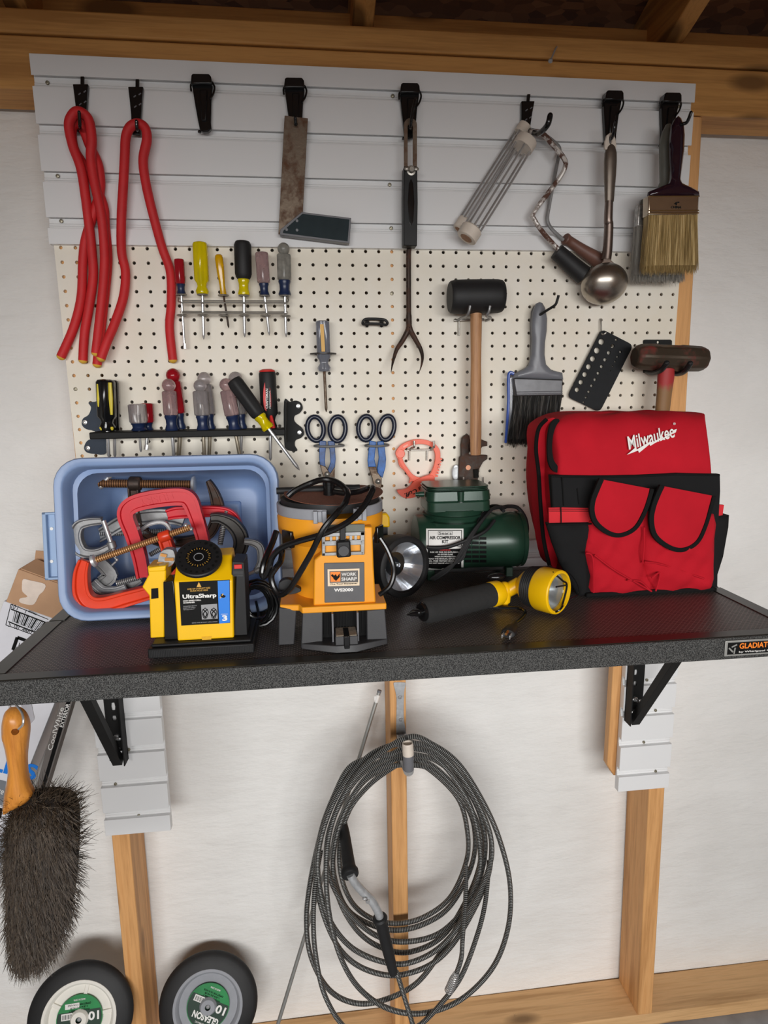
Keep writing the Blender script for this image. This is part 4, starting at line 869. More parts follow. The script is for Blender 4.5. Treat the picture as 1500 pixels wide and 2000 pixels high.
for z, o in ((1376, 0), (1412, 0)):
    pass
b = B(); b.tube(spline([A4(648, 1478, y - .001), A4(660, 1520, y - .001), A4(700, 1580, y - .001), A4(730, 1620, y - .001)], 4), .0012, 6); obj('ridge', b, 'coral', t)
b = B(); b.plate([A4(x, z, y - .0012) for x, z in ((674, 1408), (704, 1392), (708, 1402), (680, 1418))], [], .001); obj('window', b, plain('pale coral', C(255, 168, 146), .4, 0, 0), t)
for i in range(7):
    b = B(); q = A4(916 - i * 4.5, 1488 + i * 18, y + .004); b.box(q - V((.004, .004, .0018)), q + V((.002, .004, .0018))); obj('tooth', b, 'coral', t)
t = thing('peg_hook', 'square wire peg hook holding the coral loop clamp', 'hook', A4(790, 1500, -.01), 'pegboard hooks')
b = B(); b.tube([A4(700, 1432, -.004), A4(860, 1430, -.004)], .0023, 10); obj('crossbar', b, 'wire', t)
for x in (715, 828):
    b = B(); b.tube([A4(x, 1432, -.0035), A4(x - 1, 1498, -.0035)], .0021, 10); obj('leg', b, 'wire', t)
for x, x2 in ((732, 746), (866, 872)):
    b = B(); b.tube(spline([A4(x - 14, 1430, -.004), A4(x, 1418, -.022), A4(x2, 1412, -.031), A4(x2, 1395, -.032), A4(x2, 1372, -.032)], 4), .0022, 10); obj('prong', b, 'wire', t)

# ---------------------------------------------------------------- mallet and wrench
t = thing('rubber_mallet', 'black rubber mallet with a worn wooden handle hanging head up on the pegboard', 'mallet', A4(1138, 1460, -.05), None)
y = -.048
b = B(); pa, pb = A4(972, 458, y), A4(1309, 452, y); R = A4.r(104, y); b.lathe(pa, pb, [(0, R * .86), (.02, R * .93), (.10, R * .985), (.3, R * 1.0), (.5, R * 1.0), (.7, R * 1.0), (.9, R * .985), (.98, R * .93), (1, R * .86)], 36); obj('head', b, 'rubber', t)
b = B(); Rh = A4.r(37, y); b.lathe(A4(1141, 540, y), A4(1138, 1463, y), [(0, Rh), (.1, Rh), (.35, Rh * .9), (.6, Rh * 1.0), (.85, Rh * 1.02), (.985, Rh * .96), (1, Rh * .88)], 24, squash=(1, .8, 1)); obj('handle', b, 'hickory', t)
t = thing('peg_hook', 'two pronged wire peg hook carrying the rubber mallet', 'hook', A4(1100, 600, -.01), 'pegboard hooks')
b = B(); b.tube([A4(1000, 607, -.004), A4(1190, 600, -.004)], .0026, 10); obj('crossbar', b, 'wire', t)
for x in (1031,):
    b = B(); b.tube([A4(x, 610, -.0035), A4(x, 702, -.0035)], .0022, 10); obj('leg', b, 'wire', t)
for x0, x1 in ((1020, 1103), (1205, 1230)):
    b = B(); b.tube(spline([A4(x0, 606, -.004), A4(x0 + 30, 590, -.030), A4(x1 - 22, 578, -.074), A4(x1 - 8, 550, -.084), A4(x1, 512, -.086)], 5), .0026, 10); obj('prong', b, 'cast', t)
t = thing('adjustable_wrench', 'old black adjustable wrench behind the end of the mallet handle', 'wrench', A4(1100, 1640, -.015), None)
y = -.020
b = B(); b.plate([A4(x, z, y) for x, z in ((1046, 1400), (1052, 1355), (1072, 1336), (1098, 1338), (1102, 1372), (1096, 1400), (1096, 1462), (1214, 1464), (1214, 1488), (1186, 1508), (1164, 1548), (1158, 1580), (1150, 1642), (1028, 1642), (1030, 1600), (1036, 1480), (1046, 1470))], [], .010); obj('body', b, 'rustdark', t, bevel=.0012)
b = B(); b.plate([A4(x, z, y + .001) for x, z in ((1096, 1395), (1105, 1362), (1168, 1360), (1190, 1370), (1213, 1378), (1213, 1406), (1180, 1410), (1166, 1440), (1100, 1445))], [], .009); obj('jaw', b, 'rustdark', t, bevel=.0012)
b = B(); c = A4(1090, 1543, y - .0004); b.lathe(c, c + V((0, -.0014, 0)), [(0, .0055), (1, .0052)], 18); obj('rivet', b, plain('copper', C(176, 126, 100), .4, .7, .1), t)
b = B(); b.lathe(A4(1138, 1552, y - .002), A4(1142, 1606, y - .002), [(i / 14, .0048 if i % 2 else .0064) for i in range(15)], 16); obj('worm', b, 'darkcast', t)
b = B(); c = A4(1015, 1578, -.012); b.lathe(c + V((0, .004, 0)), c, [(0, .017), (.8, .017), (1, .015), (.9, .012), (.9, .0005)], 28, squash=(.55, 1, 1), caps=False); t2 = tag(obj('wrench_disc', b, 'galv'), 'shiny metal disc standing in for a silver wrench left of the black wrench', 'disc')  # plain disc stands in for a second, silver wrench
t = thing('peg_hook', 'wire peg hook poking up behind the green compressor below the wrench', 'hook', A4(1120, 1640, -.01), 'pegboard hooks')
b = B(); b.tube([A4(1060, 1640, -.036), A4(1186, 1643, -.036)], .0021, 8); b.tube([A4(1100, 1641, -.036), A4(1100, 1641, -.001)], .0021, 8); obj('crossbar', b, 'wire', t)
for x in (1062, 1184):
    b = B(); b.tube([A4(x, 1642, -.036), A4(x, 1604, -.036)], .0021, 8); obj('prong', b, 'wire', t)
t = thing('peg_hook', 'small empty black peg loop left of the forked rod', 'hook', A4(494, 630, -.01), 'pegboard hooks')
b = B(); b.tube(spline([A4(x, z, yy) for x, z, yy in ((418, 622, -.018), (432, 600, -.018), (470, 596, -.018), (530, 598, -.018), (562, 604, -.018), (576, 622, -.018), (566, 634, -.020), (530, 628, -.022), (490, 626, -.022), (450, 626, -.022), (425, 630, -.020))], 4, True), .0026, 10, closed=True); obj('loop', b, 'rubber', t)
for x in (444, 536):
    b = B(); b.tube([A4(x, 602, -.017), A4(x + 2, 640, -.010), A4(x + 6, 612, -.001)], .0034, 8); obj('peg', b, 'rubber', t)

# ---------------------------------------------------------------- drill gauge, sledge hammer
t = thing('drill_gauge', 'black drill gauge plate full of graded holes, hanging at a slant', 'gauge', A5(505, 1000, -.01), None)
y = -.011
def rrect(P, r, k=5):
    out = []; n = len(P)
    for i in range(n):
        p = P[i]; a = (P[i - 1] - p).normalized(); c = (P[(i + 1) % n] - p).normalized()
        for j in range(k): 
            q = j / (k - 1); s0 = p + a * r; s1 = p + c * r; out.append(s0 * (1 - q) ** 2 + p * 2 * q * (1 - q) + s1 * q * q)
    return out
Q = rrect([A5(x, z, y) for x, z in ((598, 562), (770, 650), (588, 1014), (412, 930))], .011)
hs = [(597, 632, 17), (573, 679, 17), (550, 724, 15.5), (528, 767, 15), (507, 809, 14), (486, 851, 13.5), (465, 892, 13), (657, 655, 11), (637, 691, 10.5), (617, 729, 10), (598, 766, 9.5), (580, 802, 9), (562, 837, 8.5), (544, 870, 8), (528, 903, 7.5), (513, 933, 7), (500, 960, 5), (677, 620, 7), (700, 686, 7), (684, 713, 6), (671, 739, 5), (657, 765, 4.5), (644, 789, 4)]
b = B(); b.plate(Q, [circ(A5(x, z, y), A5.r(r, y), 14) for x, z, r in hs], .003); obj('plate', b, plain('black gauge plate', C(32, 34, 36), .6, 0, .08, 80, .15, 700, spec=.2), t, bevel=.0003)
t = thing('peg_hook', 'thin wire hook from which the drill gauge hangs', 'hook', A5(594, 580, -.01), 'pegboard hooks')
b = B(); b.tube(spline([A5(593, 510, .002), A5(593, 512, -.006), A5(595, 545, -.008), A5(596, 578, -.008), A5(600, 592, -.013), A5(612, 590, -.017), A5(622, 582, -.018)], 4), .0016, 8); obj('wire', b, 'wire', t)
t = thing('sledge_hammer', 'rusty short sledge hammer with red worn paint and wooden handle above the red bag', 'hammer', A5(925, 1020, -.06), None)
y = -.062
M['sledge'] = rusty('rusty hammer head', C(74, 62, 50), C(112, 42, 34), .5, .5, 22, .52, .66)
b = B(); pa, pb = A5(776, 712, y), A5(1161, 726, y); R = A5.r(76, y); b.lathe(pa, pb, [(0, R * .72), (.03, R * .86), (.08, R * .95), (.28, R * 1.0), (.32, R * .96), (.62, R * .96), (.66, R * 1.0), (.92, R * .95), (.97, R * .86), (1, R * .7)], 8, None)
for i, p in enumerate(b.v): pass
obj('head', b, 'sledge', t, bevel=.003, ang=25)
m = Mt('red topped handle'); vec = m.coord(); sp = m.n.new('ShaderNodeSeparateXYZ'); m.l(vec, sp.inputs[0]); f = m.noise(m.coord((90, 90, 30)), 1.0, 5, .7)
ad = m.node('ShaderNodeMath', _operation='MULTIPLY_ADD'); m.l(f, ad.inputs[0]); ad.inputs[1].default_value = .035; m.l(sp.outputs[2], ad.inputs[2])
m.l(m.ramp(ad.outputs[0], [(.062, C(140, 104, 66)), (.078, C(168, 46, 46))]), m.b.inputs['Base Color']); m.b.inputs['Roughness'].default_value = .6; M['redhandle'] = m.m
b = B(); r0 = A5.r(48, y); b.lathe(A5(952, 760, y), A5(922, 1060, y), [(0, r0 * .9), (.2, r0), (.5, r0 * .9), (1, r0 * .86)], 20, squash=(1, .75, 1)); obj('handle', b, 'redhandle', t)
t = thing('hammer_holder', 'black two armed wall holder under the sledge hammer head', 'holder', A5(900, 800, -.01), None)
b = B(); b.plate([A5(x, z, -.0042) for x, z in ((826, 624), (835, 620), (972, 620), (980, 626), (980, 800), (826, 800))], [circ(A5(905, 634, -.0042), .003, 10)], .0036); obj('plate', b, 'matteblack', t, bevel=.0008)
for L in (((840, 790), (870, 800), (920, 786), (950, 748)), ((960, 795), (1010, 806), (1050, 790), (1078, 750))):
    b = B(); b.tube(spline([A5(*L[0], -.004), A5(*L[1], -.045), A5(*L[2], -.090), A5(*L[3], -.108)], 6), .0052, 10); b.ball(A5(*L[3], -.108), .0056, 10, 8); obj('arm', b, 'black', t)
# ---------------------------------------------------------------- blue tub lying on its side
def tub():
    # rim plane: lower edge on the shelf, leaning back a little
    lo = V((0, -.292, ZS + .004)); tilt = math.radians(9)
    Uv = V((1, 0, 0)); Vv = V((0, math.sin(tilt), math.cos(tilt))); Nv = V((0, math.cos(tilt), -math.sin(tilt)))
    return lo, Uv, Vv, Nv
lo, tU, tV, tN = tub()
def on_rim(c, x, y):                                            # photo point on the rim plane -> (u, v)
    d = ray(c.ox + x / c.k, c.oy + y / c.k); q = (lo - CAM).dot(tN) / d.dot(tN); p = CAM + d * q - lo
    return p.dot(tU), p.dot(tV)
ul = min(on_rim(B1, 125, 200)[0], on_rim(B1, 185, 960)[0]) ; vt = on_rim(B1, 700, 62)[1]; ur = on_rim(B1, 1450, 180)[0]
print('tub', ul, ur, vt, on_rim(B1, 125, 200), on_rim(B1, 185, 960), on_rim(B1, 290, 1058))
u0, u1, v0, v1 = ul, ur, 0.0, vt
def rr(a, b, c, d, r, dep, k=6):
    out = []
    for cx, cy, s in ((b - r, d - r, 0), (a + r, d - r, 1), (a + r, c + r, 2), (b - r, c + r, 3)):
        for i in range(k + 1):
            an = math.pi / 2 * (s + i / k); out.append(lo + tU * (cx + r * math.cos(an)) + tV * (cy + r * math.sin(an)) + tN * dep)
    return out
t = thing('storage_tub', 'blue grey plastic tub lying on its side at the left, full of clamps', 'tub', ((u0 + u1) / 2 + lo.x, -.2, ZS))
DEP = .195; w = .0035
loops = [rr(u0 + .004, u1 - .004, v0 + .004, v1 - .004, .04, .026), rr(u0, u1, v0, v1, .044, .024), rr(u0, u1, v0, v1, .044, .003), rr(u0 + .002, u1 - .002, v0 + .002, v1 - .002, .042, 0), rr(u0 + .011, u1 - .011, v0 + .011, v1 - .011, .036, 0), rr(u0 + .014, u1 - .014, v0 + .014, v1 - .014, .034, .003),
         rr(u0 + .017, u1 - .017, v0 + .017, v1 - .017, .033, .035), rr(u0 + .023, u1 - .023, v0 + .023, v1 - .023, .033, .037), rr(u0 + .031, u1 - .031, v0 + .031, v1 - .031, .03, DEP - .02), rr(u0 + .042, u1 - .042, v0 + .042, v1 - .042, .026, DEP - .004), rr(u0 + .055, u1 - .055, v0 + .055, v1 - .055, .02, DEP - .002)]
b = B(); n = len(loops[0])
for L in loops: b.add(L, [])
k = len(loops)
b.f += [(i * n + j, i * n + (j + 1) % n, (i + 1) * n + (j + 1) % n, (i + 1) * n + j) for i in range(k - 1) for j in range(n)] + [tuple((k - 1) * n + j for j in range(n))]
out = [rr(u0 + .012, u1 - .012, v0 + .012, v1 - .012, .036, .024), rr(u0 + .013, u1 - .013, v0 + .013, v1 - .013, .036, .04), rr(u0 + .027, u1 - .027, v0 + .027, v1 - .027, .03, DEP), rr(u0 + .04, u1 - .04, v0 + .04, v1 - .04, .025, DEP + .004)]
s0 = len(b.v)
for L in out: b.add(L, [])
b.f += [(s0 + i * n + j, s0 + (i + 1) * n + j, s0 + (i + 1) * n + (j + 1) % n, s0 + i * n + (j + 1) % n) for i in range(3) for j in range(n)] + [tuple(s0 + 3 * n + j for j in reversed(range(n)))]
b.f += [(j, s0 + j, s0 + (j + 1) % n, (j + 1) % n) for j in range(n)]
obj('tub_body', b, 'bluetub', t, ang=50)
b = B(); uh = on_rim(B1, 60, 400)[0]; va = on_rim(B1, 100, 790)[1]; vb = on_rim(B1, 90, 392)[1]
P_ = lambda u, v, d: lo + tU * u + tV * v + tN * d
b.hexa([P_(uh, va, .010), P_(u0 + .012, va, .010), P_(u0 + .012, vb, .010), P_(uh, vb, .010)], [P_(uh, va, .0135), P_(u0 + .012, va, .0135), P_(u0 + .012, vb, .0135), P_(uh, vb, .0135)])
b.hexa([P_(uh, va, .002), P_(uh + .006, va, .002), P_(uh + .006, vb, .002), P_(uh, vb, .002)], [P_(uh, va, .012), P_(uh + .006, va, .012), P_(uh + .006, vb, .012), P_(uh, vb, .012)])
for vv in (va, vb - .004): b.hexa([P_(uh, vv, .002), P_(u0 + .01, vv, .002), P_(u0 + .01, vv + .004, .002), P_(uh, vv + .004, .002)], [P_(uh, vv, .024), P_(u0 + .01, vv, .024), P_(u0 + .01, vv + .004, .024), P_(uh, vv + .004, .024)])
h = obj('handle', b, plain('blue tub handle', C(140, 166, 200), .42, 0, .03), t, bevel=.001)
for y in (490, 683):
    c = on_rim(B1, 108, y); b = B(); b.lathe(P_(c[0], c[1], .0095), P_(c[0], c[1], .0088), [(0, .0026), (1, .0026)], 12); obj('rivet_hole', b, 'white', h)
b = B()                                                        # moulded panels inside
pa = P_(u0 + .075, v0 + .06, DEP - .0035); 
b.hexa([P_(u0 + .08, v0 + .07, DEP - .002), P_(u1 - .08, v0 + .07, DEP - .002), P_(u1 - .08, v1 - .075, DEP - .002), P_(u0 + .08, v1 - .075, DEP - .002)], [P_(u0 + .085, v0 + .075, DEP - .007), P_(u1 - .085, v0 + .075, DEP - .007), P_(u1 - .085, v1 - .08, DEP - .007), P_(u0 + .085, v1 - .08, DEP - .007)]); obj('base_panel', b, 'bluetub', t, bevel=.004)
# ---------------------------------------------------------------- clamps
def clamp(label, c, Y, spine, w, mat, screw, scmat, th=.012, tbar=None, pad=None, grp='C clamps in the tub', dY=0, sr=.0042, nut=None, boss=None, letter=None, Ys=None, prof=.5):
    # spine: photo points along the frame, w: half width in crop px (list or number)
    pts = [c(p[0], p[1], (p[2] if len(p) > 2 else Y)) for p in spine]; t = thing('c_clamp', label, 'clamp', min(pts, key=lambda p: p.z), grp)
    sp = spline(pts, 6); k = len(sp); ws = w if isinstance(w, (list, tuple)) else [w] * len(pts)
    wr = [c.r(ws[min(len(ws) - 1, int(i / 6))] * (1 - (i / 6) % 1) + ws[min(len(ws) - 1, int(i / 6) + 1)] * ((i / 6) % 1), Y) for i in range(k)]
    vs = []; N = V((0, -1, 0))
    for i in range(k):
        d = (sp[min(i + 1, k - 1)] - sp[max(i - 1, 0)]).normalized(); s_ = d.cross(N).normalized(); r = wr[i]; h = th / 2
        # I-section: outer rib, web, inner rib
        q = [(-1, -h), (-.62, -h), (-.55, -h * prof), (.55, -h * prof), (.62, -h), (1, -h), (1, h), (.62, h), (.55, h * prof), (-.55, h * prof), (-.62, h), (-1, h)]
        vs += [sp[i] + s_ * (a * r) + V((0, e, 0)) for a, e in q]
    n = 12; b = B(); b.add(vs, [(i * n + j, i * n + (j + 1) % n, (i + 1) * n + (j + 1) % n, (i + 1) * n + j) for i in range(k - 1) for j in range(n)] + [tuple(reversed(range(n))), tuple(range((k - 1) * n, k * n))])
    fr = obj('frame', b, mat, t, bevel=.0010, ang=30)
    Ys = Y if Ys is None else Ys
    if screw:
        a, e = c(*screw[0], Ys), c(*screw[1], Ys); b = B(); b.tube([a.lerp(e, i / 12) for i in range(13)], sr, 14); obj('screw', b, scmat, t)
        d = (e - a).normalized()
        if pad: b = B(); b.lathe(e - d * .002, e + d * .006, [(0, sr * 1.1), (.3, sr * 1.9), (.8, sr * 2.1), (1, sr * 1.7)], 16); obj('swivel_pad', b, scmat if scmat in ('rustscrew',) else 'galv', t)
        if boss: q = a.lerp(e, boss[0]); b = B(); b.lathe(q - d * boss[1], q + d * boss[1], [(0, sr * 1.5), (.1, sr * 1.75), (.9, sr * 1.75), (1, sr * 1.5)], 18); obj('nut_boss', b, mat, t)
    if tbar:
        a, e = c(*tbar[0], Ys - .0005), c(*tbar[1], Ys - .0005); b = B(); b.tube([a, e], sr * .5, 10); b.ball(a, sr * .72, 10, 6); b.ball(e, sr * .72, 10, 6); obj('turn_bar', b, 'steel', t)
    if letter:
        s, a, e, h, m_ = letter; text(t, 'lettering', s, c(*a, Y - th * .5 * prof - .0002), c(*e, Y - th * .5 * prof - .0002), h, m_, .0005, .01)
    return t
# rear, leaning on the bottom of the tub
clamp('big old clamp with a brown rusted screw along the top of the tub', B1, -.150, ((605, 205), (606, 270), (612, 360), (640, 480), (760, 560), (920, 560), (1040, 520), (1090, 430), (1095, 350), (1072, 270), (1040, 205)), [32, 30, 28, 28, 28, 28, 30, 34, 36, 26, 12], 'rustdark', ((400, 222), (945, 228)), 'threadrust', .016, ((412, 240), (462, 178)), True, sr=.0072, boss=(.385, .010))
clamp('grey cast clamp frame lying slanted under the red clamps', B1, -.150, ((350, 560), (450, 500), (560, 440), (700, 415), (820, 415), (900, 440)), [34, 40, 42, 44, 44, 34], 'cast', ((330, 520), (890, 500)), 'thread', .014, sr=.0050)
clamp('red clamp lying behind the large red one, only its arm showing', B1, -.175, ((800, 405), (860, 392), (960, 388), (1080, 385), (1160, 400), (1205, 450), (1225, 560), (1210, 640)), [30, 36, 34, 32, 32, 30, 30, 28], 'redpaint', ((1148, 380), (1110, 560)), 'thread', .014, sr=.0045)
clamp('black curved clamp at the right side of the tub', B1, -.205, ((1055, 425), (1110, 425), (1180, 460), (1225, 520), (1232, 590), (1200, 650), (1170, 680)), [26, 28, 40, 44, 44, 40, 30], 'darkcast', ((1130, 470), (1110, 580)), 'thread', .016, sr=.0045)
clamp('small grey clamp standing in the right corner of the tub', B1, -.245, ((1250, 560), (1310, 570), (1345, 600), (1350, 670), (1325, 725)), [16, 22, 24, 22, 16], 'cast', ((1265, 760), (1395, 700)), 'steel', .012, sr=.0034, boss=(.5, .005))
clamp('small dull clamp with thin crossed bars low in the tub', B1, -.200, ((380, 660), (470, 760), (400, 830), (500, 870), (640, 780)), [34, 40, 34, 30, 26], 'cast', ((395, 775), (500, 680)), 'steel', .010, ((420, 690), (505, 775)), sr=.0020)
clamp('shiny screw clamp with a cylinder end beside the orange red one', B1, -.215, ((360, 800), (420, 850), (500, 850), (560, 830)), [26, 26, 24, 22], 'galv', ((505, 808), (650, 768)), 'thread', .010, sr=.0048)
clamp('bright wire sided clamp between the two red ones', B1, -.190, ((640, 500), (700, 460), (770, 450), (810, 480), (830, 560), (845, 640)), [10, 11, 11, 11, 10, 9], 'steel', ((700, 640), (845, 560)), 'thread', .008, sr=.0042)
clamp('grey clamp with a turn handle at the left of the tub', B1, -.235, ((420, 440), (340, 448), (285, 470), (265, 530), (285, 600), (330, 628), (400, 625), (470, 590)), [20, 26, 30, 36, 38, 30, 26, 20], 'cast', ((425, 440), (498, 650)), 'steel', .014, ((440, 590), (505, 670)), sr=.0040, boss=(.68, .006))
clamp('large red clamp with raised letters, lying upside down over the pile', B1, -.222, ((662, 770), (640, 650), (600, 520), (560, 405), (600, 345), (720, 312), (870, 298), (930, 320), (965, 400), (1000, 510), (1022, 600)), [34, 38, 40, 44, 48, 50, 50, 48, 40, 36, 32], 'redpaint', None, None, .017, letter=('HUSKY', (832, 292), (635, 340), .0125, 'redpaint'))
clamp('orange red clamp with a long brassy screw at the front of the tub', B1, -.262, ((320, 672), (300, 750), (305, 860), (350, 920), (430, 930), (560, 895), (680, 862), (790, 830), (830, 760), (815, 640), (785, 540)), [30, 40, 48, 52, 50, 46, 42, 38, 36, 36, 36], 'orangered', ((935, 480), (380, 672)), 'threadbrass', .017, ((908, 468), (940, 490)), True, sr=.0050, boss=(.27, .009), Ys=-.268)
# ---------------------------------------------------------------- yellow drill sharpener
t = thing('drill_sharpener', 'bright yellow drill bit sharpener with a black dial in front of the tub', 'sharpener', B1(1000, 1250, -.42))
yf = -.447; zb = ZS + .0012
L0 = WZ(290, 1288, ZS).x; L1 = WZ(498, 1275, ZS).x
b = B(); b.box((L0, yf, zb), (L1, -.352, zb + .014)); b.box((L0 + .004, yf + .004, zb + .0145), (L1 - .004, -.36, zb + .019)); obj('base', b, 'black', t, bevel=.002)
nb = 62
for i in range(nb):
    x = L0 + .003 + (L1 - L0 - .006) * i / (nb - 1); b = B(); b.box((x - .0006, yf - .0008, zb + .002), (x + .0006, yf + .0003, zb + .012)); obj('base_rib', b, 'black', t, smooth=False)
yq = -.436
def box_px(b, c, pts, Y, d): b.prism([c(x, z, Y) for x, z in pts], (0, d, 0)); return b
zt_ = zb + .0192
def cl(p): return V((p.x, p.y, max(p.z, zt_)))
b = B(); pf = [(862, 1173), (1192, 1143), (1185, 770), (1172, 640), (850, 660), (836, 770)]
F_ = [cl(B1(x, z, yq)) for x, z in pf]
Bk = [cl(V((p.x, -.376, p.z))) for p in F_]
# body with a sloped top: the face leans back above the label
Fr = [F_[0], F_[1], B1(1183, 790, yq + .003), B1(1176, 640, yq + .034), B1(858, 660, yq + .034), B1(838, 800, yq + .003)]
b.add(Fr + [V((p.x, -.372, p.z + (.004 if i in (3, 4) else 0))) for i, p in enumerate(Fr)], [(0, 1, 2, 5), (5, 2, 3, 4), (6, 11, 8, 7), (11, 10, 9, 8), (0, 6, 7, 1), (1, 7, 8, 2), (2, 8, 9, 3), (3, 9, 10, 4), (4, 10, 11, 5), (5, 11, 6, 0)])
obj('body', b, 'yellow', t, bevel=.002, ang=20)
b = B(); box_px(b, B1, ((1000, 1122), (1060, 1118), (1058, 1138), (1004, 1140)), yq - .0004, .001); obj('moulded_mark', b, plain('worn yellow', C(226, 172, 20), .5), t)
b = B(); b.prism([cl(B1(x, z, yq + .016)) for x, z in ((702, 1140), (784, 1130), (792, 740), (788, 700), (682, 710), (690, 760), (652, 830), (694, 880))], (0, .038, 0)); obj('side_housing', b, 'yellow', t, bevel=.0016)
b = B(); box_px(b, B1, ((690, 742), (788, 738), (792, 704), (684, 716)), yq + .012, .030); obj('bit_holder', b, 'yellow', t, bevel=.0016)
b = B(); box_px(b, B1, ((706, 840), (746, 836), (748, 895), (706, 900)), yq + .0152, .002); obj('slot', b, 'ink', t)
b = B(); b.prism([cl(B1(x, z, yq + .007)) for x, z in ((785, 1166), (868, 1166), (836, 792), (776, 800))], (0, .034, 0)); obj('left_column', b, 'gloss', t, bevel=.001)
b = B(); b.prism([cl(B1(x, z, yq + .008)) for x, z in ((1192, 1142), (1272, 1140), (1256, 750), (1250, 684), (1180, 680), (1176, 760), (1204, 764))], (0, .046, 0)); obj('right_column', b, 'black', t, bevel=.001)
for i in range(5):
    b = B(); box_px(b, B1, ((1186, 735 + i * 7), (1244, 735 + i * 7), (1244, 738 + i * 7), (1186, 738 + i * 7)), yq + .0072, .002); obj('vent_rib', b, 'darkgrey', t)
b = B(); box_px(b, B1, ((1190, 700), (1236, 698), (1238, 722), (1192, 724)), yq + .0052, .004); obj('rocker_switch', b, 'redink', t, bevel=.0006)
# dial
dc = B1(984, 654, yq + .008); dn = V((.05, -.62, .78)).normalized()
r = B1.r(137, yq)
b = B(); b.lathe(dc - dn * .008, dc, [(0, r * .93), (.3, r), (.85, r), (1, r * .95)], 48); dl = obj('dial', b, 'black', t)
for i in range(20):
    a = 2 * math.pi * i / 20; u = dn.cross(V((1, 0, 0))).normalized(); w_ = dn.cross(u); q = dc + (u * math.cos(a) + w_ * math.sin(a)) * r * .8
    b = B(); b.lathe(q - dn * .001, q + dn * .0003, [(0, .0009 + .0016 * (i / 20)), (1, .0009 + .0016 * (i / 20))], 10); obj('gauge_hole', b, 'ink', dl)
u = dn.cross(V((1, 0, 0))).normalized(); w_ = dn.cross(u)
for i in range(26):
    a = 2 * math.pi * i / 26; e = u * math.cos(a) + w_ * math.sin(a); b = B(); b.bar(dc + e * r * .42 + dn * .0002, dc + e * r * (.52 if i % 2 else .48) + dn * .0002, .0006, .0004, dn); obj('scale_mark', b, 'goldink', dl)
b = B(); b.lathe(dc - dn * .0004, dc + dn * .0003, [(0, r * .55), (1, r * .55)], 32); obj('dial_face', b, 'gloss', dl)
b = B(); b.tube(ring(dc + dn * .0003, dn, r * .20, 24), .0005, 6, closed=True); obj('emblem_ring', b, 'greytext', dl)
text(dl, 'lettering', 'MULTI', dc - V((.0055, 0, 0)) + u * .002 + dn * .0004, dc + V((.0055, 0, 0)) + u * .002 + dn * .0004, .0022, 'greytext', .0002, .02, nrm=dn) if 0 else None
# label
yl = yq - .0008
b = B(); b.plate(rrect([B1(x, z, yl + .001) for x, z in ((866, 800), (1166, 786), (1168, 1040), (880, 1058))], .0022), [], .0006); 
def onface(x, z, e=0.0): return B1(x, z, yq + .003 * max(0, min(1, (1160 - z) / 370.)) - .0009 - e)
b = B(); b.hexa([onface(882, 1056), onface(1168, 1040), onface(1166, 788), onface(868, 802)], [p + V((0, .0008, 0)) for p in (onface(882, 1056), onface(1168, 1040), onface(1166, 788), onface(868, 802))]); lb = obj('label', b, 'ink', t, label='black and blue printed label')
b = B(); q4 = [onface(1104, 1044, .0002), onface(1167, 1038, .0002), onface(1164, 790, .0002), onface(1095, 794, .0002)]; b.hexa(q4, [p + V((0, .0002, 0)) for p in q4]); obj('blue_band', b, 'blueink', lb)
b = B(); b.prism([onface(x, z, .0002) for x, z in ((972, 830), (1000, 829), (985, 800))], (0, .0002, 0)); obj('arrow', b, 'goldink', lb)
text(lb, 'lettering', 'LINE UP CORRECT SIZE', onface(918, 842, .0003), onface(1052, 834, .0003), .0022, 'goldink', .0002, .01)
text(lb, 'lettering', 'GUIDE HOLE HERE', onface(934, 853, .0003), onface(1038, 847, .0003), .0021, 'goldink', .0002, .01)
text(lb, 'lettering', 'UltraSharp', onface(890, 890, .0003), onface(1088, 880, .0003), .0076, 'whiteink', .0002, .03)
text(lb, 'lettering', 'HIGH SPEED DRILL', onface(893, 912, .0003), onface(998, 905, .0003), .0019, 'whiteink', .0002, .03)
text(lb, 'lettering', 'SHARPENER', onface(894, 923, .0003), onface(962, 919, .0003), .0018, 'whiteink', .0002, .03)
for i, s in enumerate(('SHARPEN BOTH', 'ENDS OF DRILL', 'TIP EQUALLY')): text(lb, 'lettering', s, onface(894, 944 + i * 10, .0003), onface(972 - i * 6, 938 + i * 10, .0003), .0015, 'greytext', .0002, .01)
b = B(); q4 = [onface(1003, 1020, .0002), onface(1096, 1015, .0002), onface(1092, 928, .0002), onface(998, 934, .0002)]; b.hexa(q4, [p + V((0, .0002, 0)) for p in q4]); pc = obj('picture', b, 'greytext', lb)
for cx in (1022, 1072):
    for s in (-1, 1):
        b = B(); b.tube(spline([onface(cx - s * 14, 960, .0004), onface(cx + s * 10, 985, .0004), onface(cx - s * 4, 1014, .0004)], 6), .0007, 6); b.tube(spline([onface(cx, 952, .0004), onface(cx + s * 18, 975, .0004), onface(cx + s * 8, 1012, .0004)], 6), .0005, 6); obj('drawing', b, 'ink', lb)
text(lb, 'lettering', '3', onface(1122, 1012, .0004), onface(1152, 1010, .0004), .0082, 'whiteink', .0002, .04)
text(lb, 'lettering', 'FORMULA', onface(1116, 989, .0004), onface(1154, 987, .0004), .0011, 'whiteink', .0002, .01)
text(lb, 'lettering', 'GRIND AND BE RIGHT APPLICATION', onface(944, 1040, .0003), onface(1094, 1032, .0003), .0014, 'greytext', .0002, .01)
b = B(); b.lathe(onface(1128, 878, .0001), onface(1128, 878, .0004), [(0, .0035), (1, .0035)], 18); obj('emblem', b, 'ink', lb)
b = B(); b.bar(onface(1110, 895, .0005), onface(1128, 868, .0005), .0014, .0004, (0, -1, 0)); obj('emblem_bit', b, 'goldink', lb)
